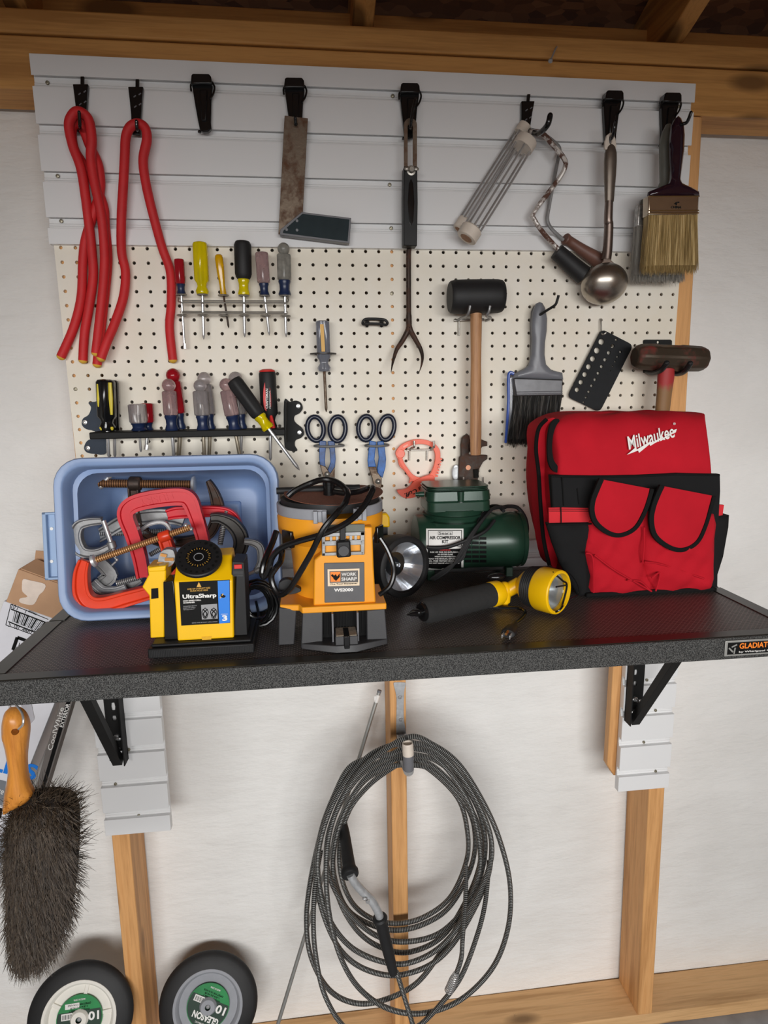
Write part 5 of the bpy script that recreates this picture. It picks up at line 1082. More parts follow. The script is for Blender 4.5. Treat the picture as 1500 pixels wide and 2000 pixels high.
# grey plug lying on the sharpener
t = thing('power_plug', 'grey three pin power plug lying on top of the yellow sharpener', 'plug', B1(790, 700, -.40))
yp = -.404
b = B(); b.plate(spline([B1(x, z, yp) for x, z in ((745, 690), (752, 640), (780, 612), (830, 612), (846, 650), (838, 690), (800, 716), (760, 712))], 3, True), [], .015); obj('body', b, 'cast', t, bevel=.003)
for a, e in (((760, 640), (796, 648)), ((786, 668), (838, 668)), ((740, 692), (775, 694))):
    b = B(); b.bar(B1(*a, yp - .003), B1(*e, yp - .003), .0042, .0014, (0, -1, .4)); obj('prong', b, 'brass', t)
b = B(); b.tube(spline([B1(838, 640, yp + .006), B1(852, 690, yp + .02), B1(800, 760, yp + .024), B1(796, 800, yp + .05)], 6), .0032, 10); obj('cord', b, 'gloss', t)
# coiled cord on the shelf between the two sharpeners
t = thing('coiled_cord', 'coiled black cord on the shelf between the two yellow sharpeners', 'cord', B1.z(1350, 960, ZS))
b = B(); c = WZ(513, 1185, ZS); pts = []
c = V((c.x, -.338, ZS + .036))
for i in range(10 * 16):
    a = 2 * math.pi * i / 16; k = i / 16; rx = .024 + .005 * math.sin(k * 2.1); rz_ = .030 + .0025 * math.cos(k * 1.3)
    pts.append(V((c.x + rx * math.cos(a) + .003 * math.sin(k * 1.7), c.y + .0032 * (k - 5) + .002 * math.sin(a), c.z + rz_ * math.sin(a))))
b.tube(pts, .0028, 8); b.tube(spline([WZ(500, 1175, ZS + .02), WZ(505, 1205, ZS + .006), WZ(492, 1212, ZS + .005), WZ(480, 1218, ZS + .004)], 6), .0022, 8); obj('cord', b, 'gloss', t)
# ---------------------------------------------------------------- orange bench sharpener
t = thing('bench_sharpener', 'orange bench tool sharpener with a brown abrasive disc and black cord', 'sharpener', (.47, -.38, ZS))
WS = t; yf = -.452
M['footgrey'] = plain('charcoal plastic', C(54, 54, 56), .5, 0, .08, 60, .15, 900)
b = B(); fz = lambda x, z, Y: B2(x, z, Y)
zt = B2(700, 1165, -.43).z; z0 = ZS + .001
def fx(x, Y): return B2(x, 1300, Y).x
# black plinth: flared front feet left and right, dark recess in the middle
for L in (((318, 1150), (448, 1165), (430, 1410), (312, 1412)),):
    b = B(); q = [B2(x, z, -.425) for x, z in L]; q = [V((p.x, p.y, max(p.z, z0) if i < 2 else z0)) for i, p in enumerate(q)]; b.prism(q, (0, .09, 0)); obj('left_foot', b, 'footgrey', t, bevel=.0015)
for L in (((490, 1180), (640, 1184), (640, 1450), (478, 1440)), ((962, 1178), (1098, 1165), (1116, 1425), (962, 1430))):
    b = B(); q = [B2(x, z, -.440) for x, z in L]; q = [V((p.x, p.y + (.004 if i < 2 else 0), p.z if i < 2 else z0)) for i, p in enumerate(q)]; b.prism(q, (0, .10, 0)); obj('foot', b, 'footgrey', t, bevel=.0015)
x0, x1 = fx(640, -.42), fx(962, -.42)
b = B(); b.box((x0 - .012, -.424, z0), (x1 + .012, -.34, zt)); obj('plinth', b, 'ink', t)
for i in range(14):
    x = x0 + .002 + (x1 - x0 - .004) * i / 13; b = B(); b.box((x - .0008, -.4265, z0 + .012), (x + .0008, -.4238, zt - .002)); obj('grille_bar', b, 'ink', t, smooth=False)
for x in (712, 895):
    b = B(); xx = fx(x, -.44); b.box((xx - .0012, -.445, z0 + .006), (xx + .0012, -.42, zt - .001)); obj('fin', b, 'midgrey', t)
b = B(); xa, xb_ = fx(478, -.45), fx(1116, -.45); xm0, xm1 = fx(735, -.462), fx(885, -.462)
b.add([(xa, -.442, z0), (xm0, -.464, z0), (xm1, -.464, z0), (xb_, -.442, z0), (xb_, -.42, z0), (xa, -.42, z0)] + [(xa, -.440, z0 + .007), (xm0, -.462, z0 + .010), (xm1, -.462, z0 + .010), (xb_, -.440, z0 + .007), (xb_, -.42, z0 + .008), (xa, -.42, z0 + .008)],
      [(5, 4, 3, 2, 1, 0), (6, 7, 8, 9, 10, 11)] + [(i, (i + 1) % 6, (i + 1) % 6 + 6, i + 6) for i in range(6)]); obj('front_lip', b, 'footgrey', t, bevel=.0008)
b = B(); b.box((fx(728, -.45), -.460, z0 + .0095), (fx(892, -.45), -.426, z0 + .022)); obj('catch', b, 'darkgrey', t, bevel=.001)
b = B(); b.box((fx(788, -.45), -.463, z0 + .004), (fx(832, -.45), -.43, z0 + .0235)); obj('catch_tab', b, 'gloss', t, bevel=.001)
b = B(); b.box((fx(735, -.45), -.4585, z0 + .0221), (fx(885, -.45), -.428, z0 + .0232)); obj('sawdust', b, plain('pale dust', C(150, 138, 122), .9, 0, .3, 300), t)
# orange apron
yo = -.4385
def P2(x, z, Y): return B2(x, z, Y)
b = B(); L = ((320, 1102), (462, 1112), (486, 1134), (800, 1134), (1106, 1106), (1106, 1160), (800, 1180), (486, 1178), (455, 1148), (322, 1142))
top_z = P2(800, 1134, yo).z; bz = P2(800, 1180, yo).z
xs = [P2(x, 1140, yo).x for x in (320, 462, 486, 800, 1106)]
b.add([(xs[0], yo + .016, bz), (xs[1], yo + .012, bz), (xs[2], yo, bz), (xs[4], yo, bz), (xs[4], -.345, bz), (xs[0], -.345, bz)] + [(xs[0], yo + .016, top_z), (xs[1], yo + .012, top_z), (xs[2], yo, top_z), (xs[4], yo, top_z), (xs[4], -.345, top_z), (xs[0], -.345, top_z)],
      [(5, 4, 3, 2, 1, 0), (6, 7, 8, 9, 10, 11)] + [(i, (i + 1) % 6, (i + 1) % 6 + 6, i + 6) for i in range(6)]); obj('apron', b, 'orangetool', t, bevel=.0016)
# round motor housing
yc = -.355; cx = (B2(305, 480, yc).x + B2(1075, 480, yc).x) / 2; R = (B2(1075, 480, yc).x - B2(305, 480, yc).x) / 2
z = lambda y_, Y: B2(680, y_, Y).z
zfr = -.395
zt0 = z(500, yc - R * .9); zsh = z(640, yc - R * .9); zb_ = top_z
print('WS R', R, 'cx', cx, 'top', zt0, 'apron', top_z)
ax0, ax1 = V((cx, yc, zb_)), V((cx, yc, zt0)); H = (ax1 - ax0).length
s1 = (zsh - zb_) / H
b = B(); b.lathe(ax0, ax1, [(0, R * .72), (.3, R * .74), (s1 - .14, R * .78), (s1 - .02, R * .97), (s1 + .02, R * .99), (.95, R), (1, R * .97)], 48); obj('housing', b, 'orangetool', t, ang=40)
# front tower
yt = -.432
b = B(); fl = [(570, 1122), (1028, 1115), (1012, 850), (1002, 560), (640, 548), (628, 760), (575, 800)]
q = [P2(x, z_, yt) for x, z_ in fl]; q[0].z = q[1].z = top_z - .0005
b.prism(q, (0, .055, 0)); obj('tower', b, 'orangetool', t, bevel=.002)
b = B(); q = [P2(x, z_, yt - .0012) for x, z_ in ((648, 824), (944, 818), (946, 1108), (652, 1116))]; b.prism(q, (0, .002, 0)); pn = obj('panel', b, plain('grey name panel', C(92, 92, 94), .55, 0, .06, 60), t, bevel=.001)
yq = yt - .0014
b = B(); b.prism([P2(x, z_, yq - .0004) for x, z_ in ((674, 870), (908, 864), (908, 988), (676, 994))], (0, .0006, 0)); sk = obj('sticker', b, plain('beige label', C(236, 214, 184), .5, 0, .02), pn)
b = B(); b.prism([P2(x, z_, yq - .0007) for x, z_ in ((688, 884), (898, 878), (898, 964), (690, 970))], (0, .0004, 0)); obj('label_field', b, plain('grey label field', C(96, 92, 88), .5, 0, .02), sk)
b = B(); b.prism([P2(x, z_, yq - .0009) for x, z_ in ((694, 890), (768, 888), (768, 960), (696, 962))], (0, .0003, 0)); obj('label_square', b, 'orangeink', sk)
for L in (((698, 912), (712, 905), (722, 918), (708, 928)), ((712, 925), (735, 905), (745, 925), (722, 948)), ((726, 945), (762, 900), (764, 925), (736, 956))):
    b = B(); b.prism([P2(x, z_, yq - .0011) for x, z_ in L], (0, .0003, 0)); obj('emblem', b, 'ink', sk)
text(sk, 'lettering', 'WORK', P2(776, 907, yq - .0009), P2(884, 904, yq - .0009), .0047, 'white', .0002, .02)
text(sk, 'lettering', 'SHARP', P2(776, 942, yq - .0009), P2(888, 938, yq - .0009), .0047, 'white', .0002, .02)
text(sk, 'lettering', 'The Tool Sharpener', P2(692, 980, yq - .0006), P2(894, 973, yq - .0006), .0022, 'ink', .0002, .02)
text(pn, 'lettering', 'WS2000', P2(722, 1022, yq - .0002), P2(862, 1018, yq - .0002), .0046, 'whiteink', .0003, .04)
# tool rest gate
yg = yt - .006
for L in (((630, 606), (946, 594), (946, 622), (632, 634)), ((632, 664), (944, 652), (944, 690), (634, 700)), ((634, 750), (944, 738), (944, 764), (634, 772)), ((630, 606), (658, 606), (658, 772), (634, 772)), ((914, 596), (946, 594), (944, 764), (918, 766))):
    b = B(); b.prism([P2(x, z_, yg) for x, z_ in L], (0, .005, 0)); obj('gate_bar', b, 'cast', t, bevel=.0006)
for x in (700, 745, 800, 845, 880):
    b = B(); b.prism([P2(x + e, z_, yg + .001) for e, z_ in ((-9, 608), (9, 608), (9, 672), (-9, 672))], (0, .004, 0)); obj('gate_tooth', b, 'cast', t)
b = B(); b.prism([P2(x, z_, yg + .004) for x, z_ in ((640, 545), (946, 540), (946, 606), (640, 612))], (0, .003, 0)); obj('gate_plate', b, plain('olive grey plate', C(96, 98, 90), .5, .3, .1), t)
b = B(); b.prism([P2(x, z_, yg - .004) for x, z_ in ((764, 560), (806, 560), (806, 680), (764, 680))], (0, .008, 0)); obj('knob_arm', b, 'black', t, bevel=.001)
b = B(); b.prism([P2(x, z_, yg - .012) for x, z_ in ((738, 668), (842, 660), (848, 782), (742, 790))], (0, .014, 0)); kn = obj('clamp_knob', b, 'black', t, bevel=.003, seg=3)
b = B(); c = P2(792, 735, yg - .0121); b.lathe(c, c + V((0, -.0012, 0)), [(0, .0078), (1, .0070)], 24); obj('knob_cap', b, 'darkgrey', kn)
# grey top band, lugs
zr0 = z(540, yc - R); zr1 = z(425, yc - R)
b = B(); n = 56
def band(b, r0, r1, za, zb2, a0=0, a1=2 * math.pi, n=56):
    full = abs(a1 - a0 - 2 * math.pi) < 1e-6; k = n if full else n + 1; vs = []
    for r, z_ in ((r0, za), (r1, za), (r1, zb2), (r0, zb2)): vs += [V((cx + r * math.cos(a0 + (a1 - a0) * i / n), yc + r * math.sin(a0 + (a1 - a0) * i / n), z_)) for i in range(k)]
    fs = [(j * k + i, j * k + (i + 1) % k, ((j + 1) % 4) * k + (i + 1) % k, ((j + 1) % 4) * k + i) for j in range(4) for i in range(n)]
    if not full: fs += [(0, k, 2 * k, 3 * k), (k - 1, 4 * k - 1, 3 * k - 1, 2 * k - 1)]
    b.add(vs, fs)
zr0 = zt0 - .001; zr1 = zt0 + .014
band(b, R * .94, R * 1.0, zr0, zr1, math.radians(-62), math.radians(270 - 5)); obj('top_band', b, 'lightgrey', t, bevel=.0012)
for a in (math.radians(258), math.radians(-60)):
    b = B(); c = V((cx + R * math.cos(a), yc + R * math.sin(a), 0)); b.box((c.x - .009, c.y - .006, zr0 - .003), (c.x - .003, c.y + .008, zr1 - .001)); b2 = b.box((c.x + .003, c.y - .006, zr0 - .003), (c.x + .009, c.y + .008, zr1 - .001)); b.box((c.x - .003, c.y - .003, zr0 - .002), (c.x + .003, c.y + .008, zr1 - .002)); obj('lug', b, 'lightgrey', t, bevel=.0008)
for a in (math.radians(218), math.radians(-28)):
    b = B(); c = V((cx + R * math.cos(a), yc + R * math.sin(a), z(625, yc - R * .5))); 
    e = V((math.cos(a), math.sin(a), 0)); s_ = V((-math.sin(a), math.cos(a), 0))
    b.hexa([c + s_ * x + e * y_ + V((0, 0, -.012)) for x, y_ in ((-.011, -.004), (.011, -.004), (.011, .003), (-.011, .003))], [c + s_ * x + e * y_ + V((0, 0, .012)) for x, y_ in ((-.011, -.004), (.011, -.004), (.011, .003), (-.011, .003))]); obj('side_clip', b, 'gloss', t, bevel=.0015)
# wheel stack: black disc, tilted brown abrasive sheet, hub, knob bar
b = B(); b.lathe(V((cx, yc, zr1 - .008)), V((cx, yc, zr1 + .006)), [(0, R * .9), (.5, R * .93), (1, R * .92)], 56); obj('grinding_wheel', b, 'rubber', t)
b = B(); nrm = V((.02, -.05, 1)).normalized(); c = V((cx + .006, yc, zr1 + .0092)); vs = ring(c, nrm, R * .935, 56); k = len(vs)
vs = [p + V((0, 0, .004 * ((p.x - c.x) / R) ** 2)) for p in vs]
b.add(vs + [p - nrm * .0008 for p in vs], [tuple(range(k)), tuple(reversed(range(k, 2 * k)))] + [(i, (i + 1) % k, (i + 1) % k + k, i + k) for i in range(k)]); obj('abrasive_sheet', b, 'abrasive', t)
b = B(); hx = B2(687, 360, yc - .01).x; hz = c.z
b.lathe(V((hx, yc - .01, hz)), V((hx, yc - .01, hz + .026)), [(0, .0085), (.6, .0085), (.62, .0090), (.97, .0090), (1, .0082)], 24); obj('hub', b, 'gloss', t)
b = B(); pa, pb = B2(300, 296, yc + .02), B2(910, 272, yc + .02); b.tube([pa, pb], .0052, 14); tb = obj('top_bar', b, 'rubber', t)
# cord draped over the tool
b = B(); yk = yt - .022
loopA = [B2(342, 735, yk + .04), B2(330, 810, yk + .02), B2(290, 868, yk + .012), B2(262, 920, yk + .012), B2(280, 1000, yk + .010), B2(330, 1055, yk + .006), B2(400, 1010, yk), B2(480, 880, yk - .002), B2(560, 740, yk - .004), B2(640, 580, yk - .006), B2(740, 460, yk - .004), B2(800, 390, yk + .010), B2(822, 320, yk + .025), B2(790, 265, yk + .04), B2(720, 222, yk + .05), B2(640, 212, yk + .055), B2(550, 240, yk + .06), B2(440, 290, yk + .06), B2(385, 335, yk + .06)]
b.tube(spline(loopA, 8), .0042, 10)
loopB = [B2(300, 590, yk + .05), B2(268, 680, yk + .04), B2(215, 800, yk + .025), B2(195, 890, yk + .02), B2(208, 925, yk + .02), B2(240, 880, yk + .016), B2(270, 780, yk + .012), B2(340, 710, yk + .006), B2(460, 665, yk), B2(600, 625, yk - .003), B2(740, 570, yk - .003), B2(860, 495, yk + .002), B2(945, 400, yk + .012), B2(985, 330, yk + .02), B2(1006, 275, yk + .03), B2(985, 270, yk + .045), B2(900, 300, yk + .06), B2(800, 310, yk + .065), B2(720, 300, yk + .07)]
b.tube(spline(loopB, 8), .0042, 10)
loopC = [B2(1060, 640, yk + .03), B2(1110, 720, yk + .026), B2(1150, 820, yk + .022), B2(1160, 900, yk + .02), B2(1135, 985, yk + .018), B2(1090, 1030, yk + .018), B2(1055, 1055, yk + .02)]
b.tube(spline(loopC, 8), .0036, 10); obj('cord', b, 'gloss', t)
b = B(); b.plate(spline([B2(x, z_, yk + .018) for x, z_ in ((318, 975), (360, 945), (410, 950), (430, 990), (470, 1010), (480, 1030), (430, 1050), (360, 1055), (320, 1030))], 3, True), [], .012); obj('plug', b, 'rubber', t, bevel=.003)
# ---------------------------------------------------------------- spotlight lantern
t = thing('spotlight', 'large round spotlight lantern with a black rim and silver reflector behind the orange sharpener', 'lantern', (.59, -.24, ZS))
dn = V((.50, -.86, .03)).normalized(); yy = -.238; c = B3(212, 642, yy); R = B3.r(212, yy); c.z = ZS + R + .002
b = B(); b.lathe(c - dn * .020, c + dn * .012, [(0, R * .93), (.1, R * .98), (.8, R), (.93, R * .98), (1, R * .92), (1, R * .82), (.9, R * .79), (.80, R * .78)], 48, caps=False); obj('rim', b, 'rubber', t, bevel=0)
M['mirror'] = plain('mirror reflector', C(240, 240, 242), .2, .85, .03, 40)
b = B(); b.lathe(c + dn * .006, c - dn * .030, [(0, R * .79), (.25, R * .70), (.5, R * .57), (.75, R * .38), (.9, R * .22), (1, R * .02)], 60, (24, .035, .1, .95), caps=False); rf = obj('reflector', b, 'mirror', t)
b = B(); b.lathe(c - dn * .029, c - dn * .008, [(0, .005), (.5, .0045), (.9, .004), (1, .0015)], 14); obj('bulb', b, 'steel', t)
b = B(); b.lathe(c + dn * .0062, c + dn * .0075, [(0, R * .79), (1, R * .79)], 40); obj('lens', b, plain('lens glass', C(240, 244, 248), .03, 0, 0, trans=1.0), t)
for s in (-.35, 0.0, .4):
    u_ = dn.cross(V((0, 0, 1))).normalized(); b = B(); b.tube([c + dn * .0078 + u_ * R * .04 * (1 + s) + V((0, 0, R * .7)) + u_ * s * R * .1, c + dn * .0078 + V((0, 0, R * .42)) + u_ * s * R * .3], .0004, 5)
    obj('glass_scratch', b, 'midgrey', t) if s > 1 else None
b = B(); b.lathe(c - dn * .020, c - dn * .105, [(0, R * .93), (.3, R * .88), (.75, R * .62), (1, R * .5)], 40); obj('housing', b, 'rubber', t)
b = B(); pq = [B2(x, z_, -.175) for x, z_ in ((1040, 560), (1132, 565), (1130, 490), (1110, 460), (1050, 462))]; b.prism(pq, (0, .02, 0)); obj('grip', b, 'yellow', t, bevel=.003)
b = B(); b.box((pq[0].x + .004, -.172, c.z + R * .4), (pq[1].x - .004, -.158, pq[0].z + .004)); obj('grip_post', b, 'rubber', t)
# ---------------------------------------------------------------- green air compressor
t = thing('air_compressor', 'dark green air compressor with a white and black label and a bundled black cord', 'compressor', (.76, -.13, ZS))
yc = -.115; pa, pb = B3(295, 520, yc), B3(975, 500, yc); R = B3.r(190, yc); zc_ = ZS + .012 + R
pa = V((pa.x, yc, zc_)); pb = V((pb.x, yc, zc_)); print('comp', R, pa, pb)
L = (pb - pa).length
b = B(); b.lathe(pa, pb, [(0, R * .90), (.005, R * .97), (.02, R), (.45, R), (.46, R * .985), (.66, R * .985), (.67, R), (.88, R), (.95, R * .97), (.99, R * .86), (1, R * .6), (1.005, .001)], 56); obj('motor_barrel', b, 'green', t, ang=30)
b = B(); b.lathe(pb - V((.012, 0, 0)), pb - V((.004, 0, 0)), [(0, R * 1.005), (1, R * .985)], 48, caps=False); obj('end_band', b, 'green', t)
# cylinder head: round neck with steps, boxy finned top
hx0, hx1 = B3(352, 300, yc - .02).x, B3(758, 300, yc - .02).x; hc = V(((hx0 + hx1) / 2, yc, 0)); hw = (hx1 - hx0) / 2
zz = lambda y_: B3(560, y_, yc - hw * .8).z
b = B(); b.lathe(V((hc.x, yc, zz(420))), V((hc.x, yc, zz(318))), [(0, hw * .96), (.2, hw * .98), (.25, hw * .84), (.45, hw * .86), (.5, hw * .95), (.62, hw * .97), (.66, hw * .9), (.95, hw * .92), (1, hw * .9)], 40); obj('neck', b, 'green', t, ang=30)
def rbox(b, x0, x1, y0, y1, za, zb, r, k=5, top=.0):
    out = []
    for X, Y_, s in ((x1 - r, y1 - r, 0), (x0 + r, y1 - r, 1), (x0 + r, y0 + r, 2), (x1 - r, y0 + r, 3)):
        for i in range(k + 1): an = math.pi / 2 * (s + i / k); out.append((X + r * math.cos(an), Y_ + r * math.sin(an)))
    n = len(out); mx, my = (x0 + x1) / 2, (y0 + y1) / 2; sc = 1 - top
    b.add([(x, y, za) for x, y in out] + [(mx + (x - mx) * sc, my + (y - my) * sc, zb) for x, y in out], [tuple(reversed(range(n))), tuple(range(n, 2 * n))] + [(i, (i + 1) % n, (i + 1) % n + n, i + n) for i in range(n)])
y0, y1 = yc - hw * .80, yc + hw * .80
b = B(); rbox(b, hx0 + .003, hx1, y0, y1, zz(330), zz(262), .018); obj('head_lower', b, 'green', t, bevel=.002)
b = B(); rbox(b, hx0 + .001, hx1 + .001, y0 - .001, y1 + .001, zz(258), zz(196), .020, top=.03); rbox(b, hx0 + .003, hx1 - .001, y0 + .001, y1 - .001, zz(262), zz(256), .018); obj('head_upper', b, 'green', t, bevel=.004, seg=3)
for i in range(3):
    b = B(); zf = zz(196) + .0008 + i * .0030; rbox(b, hx0 + .004 - .002 * (i % 2), hx1 - .003, y0 + .004, y1 - .004, zf, zf + .0016, .016); obj('cooling_fin', b, 'green', t, bevel=.0006)
b = B(); rbox(b, hx0 + .012, hx1 - .012, y0 + .012, y1 - .012, zz(198), zz(196) + .0080, .012); obj('head_core', b, 'green', t)
b = B(); px_ = B3(586, 230, y0).x; b.lathe(V((px_, y0 - .001, zz(262))), V((px_, y0 - .001, zz(196))), [(0, .0058), (1, .0064)], 16); bs = obj('bolt_boss', b, 'green', t)
b = B(); b.lathe(V((px_, y0 - .001, zz(266))), V((px_, y0 - .001, zz(262))), [(0, .0042), (1, .0045)], 6); obj('bolt', b, 'cast', bs)
b = B(); q = B3(352, 212, yc - .02); b.tube([q, q + V((-.010, 0, 0))], .0052, 12); b.tube([q + V((-.009, 0, 0)), q + V((-.016, 0, 0))], .0040, 12); obj('air_outlet', b, 'green', t)
def onb(x, z, e=0.0):                                            # photo point on the barrel's skin
    d = ray(B3.ox + x / B3.k, B3.oy + z / B3.k); o = CAM; r = R + e
    A_ = d.y ** 2 + d.z ** 2; Bq = 2 * ((o.y - yc) * d.y + (o.z - zc_) * d.z); Cq = (o.y - yc) ** 2 + (o.z - zc_) ** 2 - r * r
    D = Bq * Bq - 4 * A_ * Cq
    if D < 0: D = 0
    return o + d * ((-Bq - math.sqrt(D)) / (2 * A_))
def skin(b, x0, x1, z0, z1, e, nx=2, nz=14):
    vs = [onb(x0 + (x1 - x0) * i / nx, z0 + (z1 - z0) * j / nz, e) for j in range(nz + 1) for i in range(nx + 1)]; n = nx + 1
    return b.add(vs, [(j * n + i, j * n + i + 1, (j + 1) * n + i + 1, (j + 1) * n + i) for j in range(nz) for i in range(nx)])
b = B(); skin(b, 366, 604, 432, 694, .0006); lb = obj('label', b, 'white', t, label='white and black printed maker label')
b = B(); skin(b, 376, 590, 560, 684, .0009); obj('label_black', b, 'ink', lb)
for (x0, x1, z0, z1) in ((378, 594, 442, 446), (378, 382, 442, 545), (590, 594, 442, 545), (378, 594, 541, 545)):
    b = B(); skin(b, x0, x1, z0, z1, .0009, 2, 6); obj('label_frame', b, 'ink', lb)
for (x0, x1, z0, z1) in ((442, 534, 449, 451), (442, 534, 470, 472), (442, 444, 449, 472), (532, 534, 449, 472)):
    b = B(); skin(b, x0, x1, z0, z1, .0009, 2, 3); obj('name_frame', b, 'ink', lb)
def btxt(s, x0, x1, z, h, mat, e=.0012, bold=.02):
    p, q = onb(x0, z, e), onb(x1, z, e); nn = V((0, p.y - yc, p.z - zc_)); text(lb, 'lettering', s, p, q, h, mat, .0002, bold, nrm=nn)
btxt('Sears', 448, 528, 461, .0046, 'ink', bold=0.0)
btxt('AIR COMPRESSOR', 388, 586, 490, .0062, 'ink', bold=.03)
btxt('KIT', 468, 508, 515, .0062, 'ink', bold=.03)
for i, (s, a, e) in enumerate((('WARNING', 452, 520), ('RISK OF FIRE OR EXPLOSION', 392, 580), ('NO EXPOSED FLAME', 440, 536), ('WEAR EYE PROTECTION', 420, 556), ('READ THE MANUAL BEFORE USE', 382, 582), ('OIL FREE PISTON MODEL', 382, 560), ('DO NOT LEAVE UNATTENDED', 382, 578))):
    btxt(s, a, e, 568 + i * 14, .0026, 'whiteink' if i else 'redink', bold=.01)
for i in range(6):
    for j in range(3):
        x0 = 612 + j * 48; z0 = 486 + i * 29; b = B(); skin(b, x0, x0 + 42, z0, z0 + 17, .0007, 2, 3); obj('vent_slot', b, 'ink', t)
        b = B(); skin(b, x0, x0 + 42, z0 + 17, z0 + 20, .0016, 2, 2); obj('vent_lip', b, 'green', t)
b = B(); skin(b, 612, 752, 560, 572, .0015, 3, 2); obj('vent_rib', b, 'green', t)
for x in (pa.x + .025, pb.x - .035):
    for y_ in (yc - .030, yc + .030):
        b = B(); b.box((x - .007, y_ - .007, ZS + .0012), (x + .007, y_ + .007, ZS + .020)); obj('foot', b, 'green', t, bevel=.0015)
b = B(); b.box((pa.x + .015, yc - .026, ZS + .0135), (pb.x - .025, yc + .026, ZS + .022)); obj('saddle', b, 'rubber', t)
rnd = random.Random(11); b = B(); yw = yc - R - .006
for k in range(5):
    dx = k * 14; dy = k * 11
    b.tube(spline([B3(870 - dx, 300 - k * 2, yc - .012), B3(800 - dx * 1.4, 300 + dy, yc - .036), B3(730 - dx, 370 + dy * 2, yw + .004), B3(650 - dx * .5, 470 + dy * 2, yw - .006 - .002 * (k % 3)), B3(585 + k * 3, 580 + dy, yw - .010 - .002 * (k % 2)), B3(520, 690 - k * 5, yw - .008), B3(420 - k * 6, 760 - k * 2, yw - .002)], 7), .0027, 8)
b.tube(spline([B3(372, 552, yw - .004), B3(440, 556, yw - .007), B3(520, 545, yw - .008), B3(640, 500, yw - .007), B3(740, 450, yw), B3(800, 380, yc - .04)], 7), .0034, 8)
b.tube(spline([B3(840, 300, yc - .01), B3(890, 290, yc + .01), B3(950, 300, yc + .015), B3(995, 360, yc + .012), B3(1010, 430, yc + .01), B3(1000, 500, yc + .006), B3(980, 560, yc)], 7), .0038, 8)
b.tube(spline([B3(760, 300, yc + .03), B3(790, 288, yc + .01), B3(830, 292, yc - .01), B3(860, 320, yc - .03)], 6), .0036, 8)
obj('cord', b, 'rubber', t)
# ---------------------------------------------------------------- yellow headed lantern with a foam grip
t = thing('hand_lantern', 'yellow headed pivoting lantern with a thick black foam grip lying on the shelf', 'lantern', (.72, -.35, ZS))
ye = -.375; yo = -.318
pa = B3(345, 960, ye); pb = B3(780, 830, yo); Rg = B3.r(88, -.345)
pa.z = ZS + Rg + .002; pb.z = ZS + Rg + .004
b = B(); b.lathe(pa, pb, [(0, Rg * .80), (.03, Rg * .95), (.08, Rg), (.9, Rg * 1.0), (1, Rg * .98)], 36); obj('foam_grip', b, 'foam', t)
d = (pb - pa).normalized()
b = B(); b.lathe(pa - d * .004, pa + d * .001, [(0, Rg * .6), (.4, Rg * .74), (1, Rg * .76)], 24); ec = obj('end_cap', b, 'gloss', t)
b = B(); b.ball(pa - d * .008 + V((-.002, 0, 0)), (.012, .006, .006), 14, 8); obj('lug', b, 'gloss', ec)
b = B(); q = pa - d * .012; b.lathe(q, q - d * .018 + V((0, 0, .001)), [(0, .006), (.5, .0055), (1, .0006)], 12, squash=(1, 1, .7)); obj('charging_tab', b, 'gloss', ec)
b = B(); b.lathe(pb - d * .002, pb + d * .020, [(0, Rg * 1.0), (.1, Rg * 1.04), (.75, Rg * 1.03), (.95, Rg * .92), (1, Rg * .6)], 32); obj('collar', b, 'yellow', t)
# pivot
hc = B3(1138, 818, -.352); Rh = B3.r(156, -.352); hc.z = ZS + Rh + .0035
dn = V((.58, -.81, .02)).normalized()
pj = pb + d * .026; b = B(); b.ball(pj + V((.002, 0, .002)), (.014, .013, .015), 18, 12); obj('pivot', b, 'yellow', t)
b = B(); b.lathe(pj + V((.003, -.002, -.003)), pj + V((.003, -.002, -.024)), [(0, .010), (.7, .0085), (.75, .006), (1, .0055)], 16); obj('pivot_stem', b, 'yellow', t)
b = B(); q = hc - dn * .052; b.tube(spline([pj, pj + V((.010, 0, .003)), q], 4), [.012] * 9, 12); obj('neck', b, 'yellow', t)
b = B(); b.ball(pj + V((-.008, .012, .022)), (.016, .008, .007), 14, 8); obj('switch_knob', b, 'gloss', t)
b = B(); b.lathe(hc - dn * .056, hc - dn * .030, [(0, Rh * .26), (.2, Rh * .42), (.6, Rh * .70), (1, Rh * .84)], 40); obj('head_cone', b, 'yellow', t)
b = B(); pr = []
for i in range(13): pr.append((i / 12, Rh * (.88 + .07 * i / 12) * (1.0 if i % 2 else 1.035)))
b.lathe(hc - dn * .032, hc - dn * .010, pr, 40); obj('rubber_band', b, 'rubber', t, ang=25)
b = B(); b.lathe(hc - dn * .012, hc + dn * .022, [(0, Rh * .97), (.08, Rh), (.85, Rh), (.96, Rh * .98), (1, Rh * .93), (1, Rh * .85), (.8, Rh * .83), (.5, Rh * .82)], 48, caps=False); obj('bezel', b, 'yellow', t, ang=30)
b = B(); b.lathe(hc + dn * .010, hc - dn * .030, [(0, Rh * .83), (.3, Rh * .74), (.6, Rh * .55), (.85, Rh * .3), (1, Rh * .08)], 40, caps=False); obj('reflector', b, plain('satin reflector', C(224, 226, 226), .32, .6, .05), t)
b = B(); b.lathe(hc + dn * .0102, hc + dn * .0116, [(0, Rh * .82), (1, Rh * .82)], 40); obj('lens', b, plain('lamp lens', C(240, 244, 246), .05, 0, 0, trans=1.0), t)
u_ = dn.cross(V((0, 0, 1))).normalized(); w2 = u_.cross(dn); fp = lambda a, e, f=.024: hc + dn * f + u_ * (a * Rh) + w2 * (e * Rh)
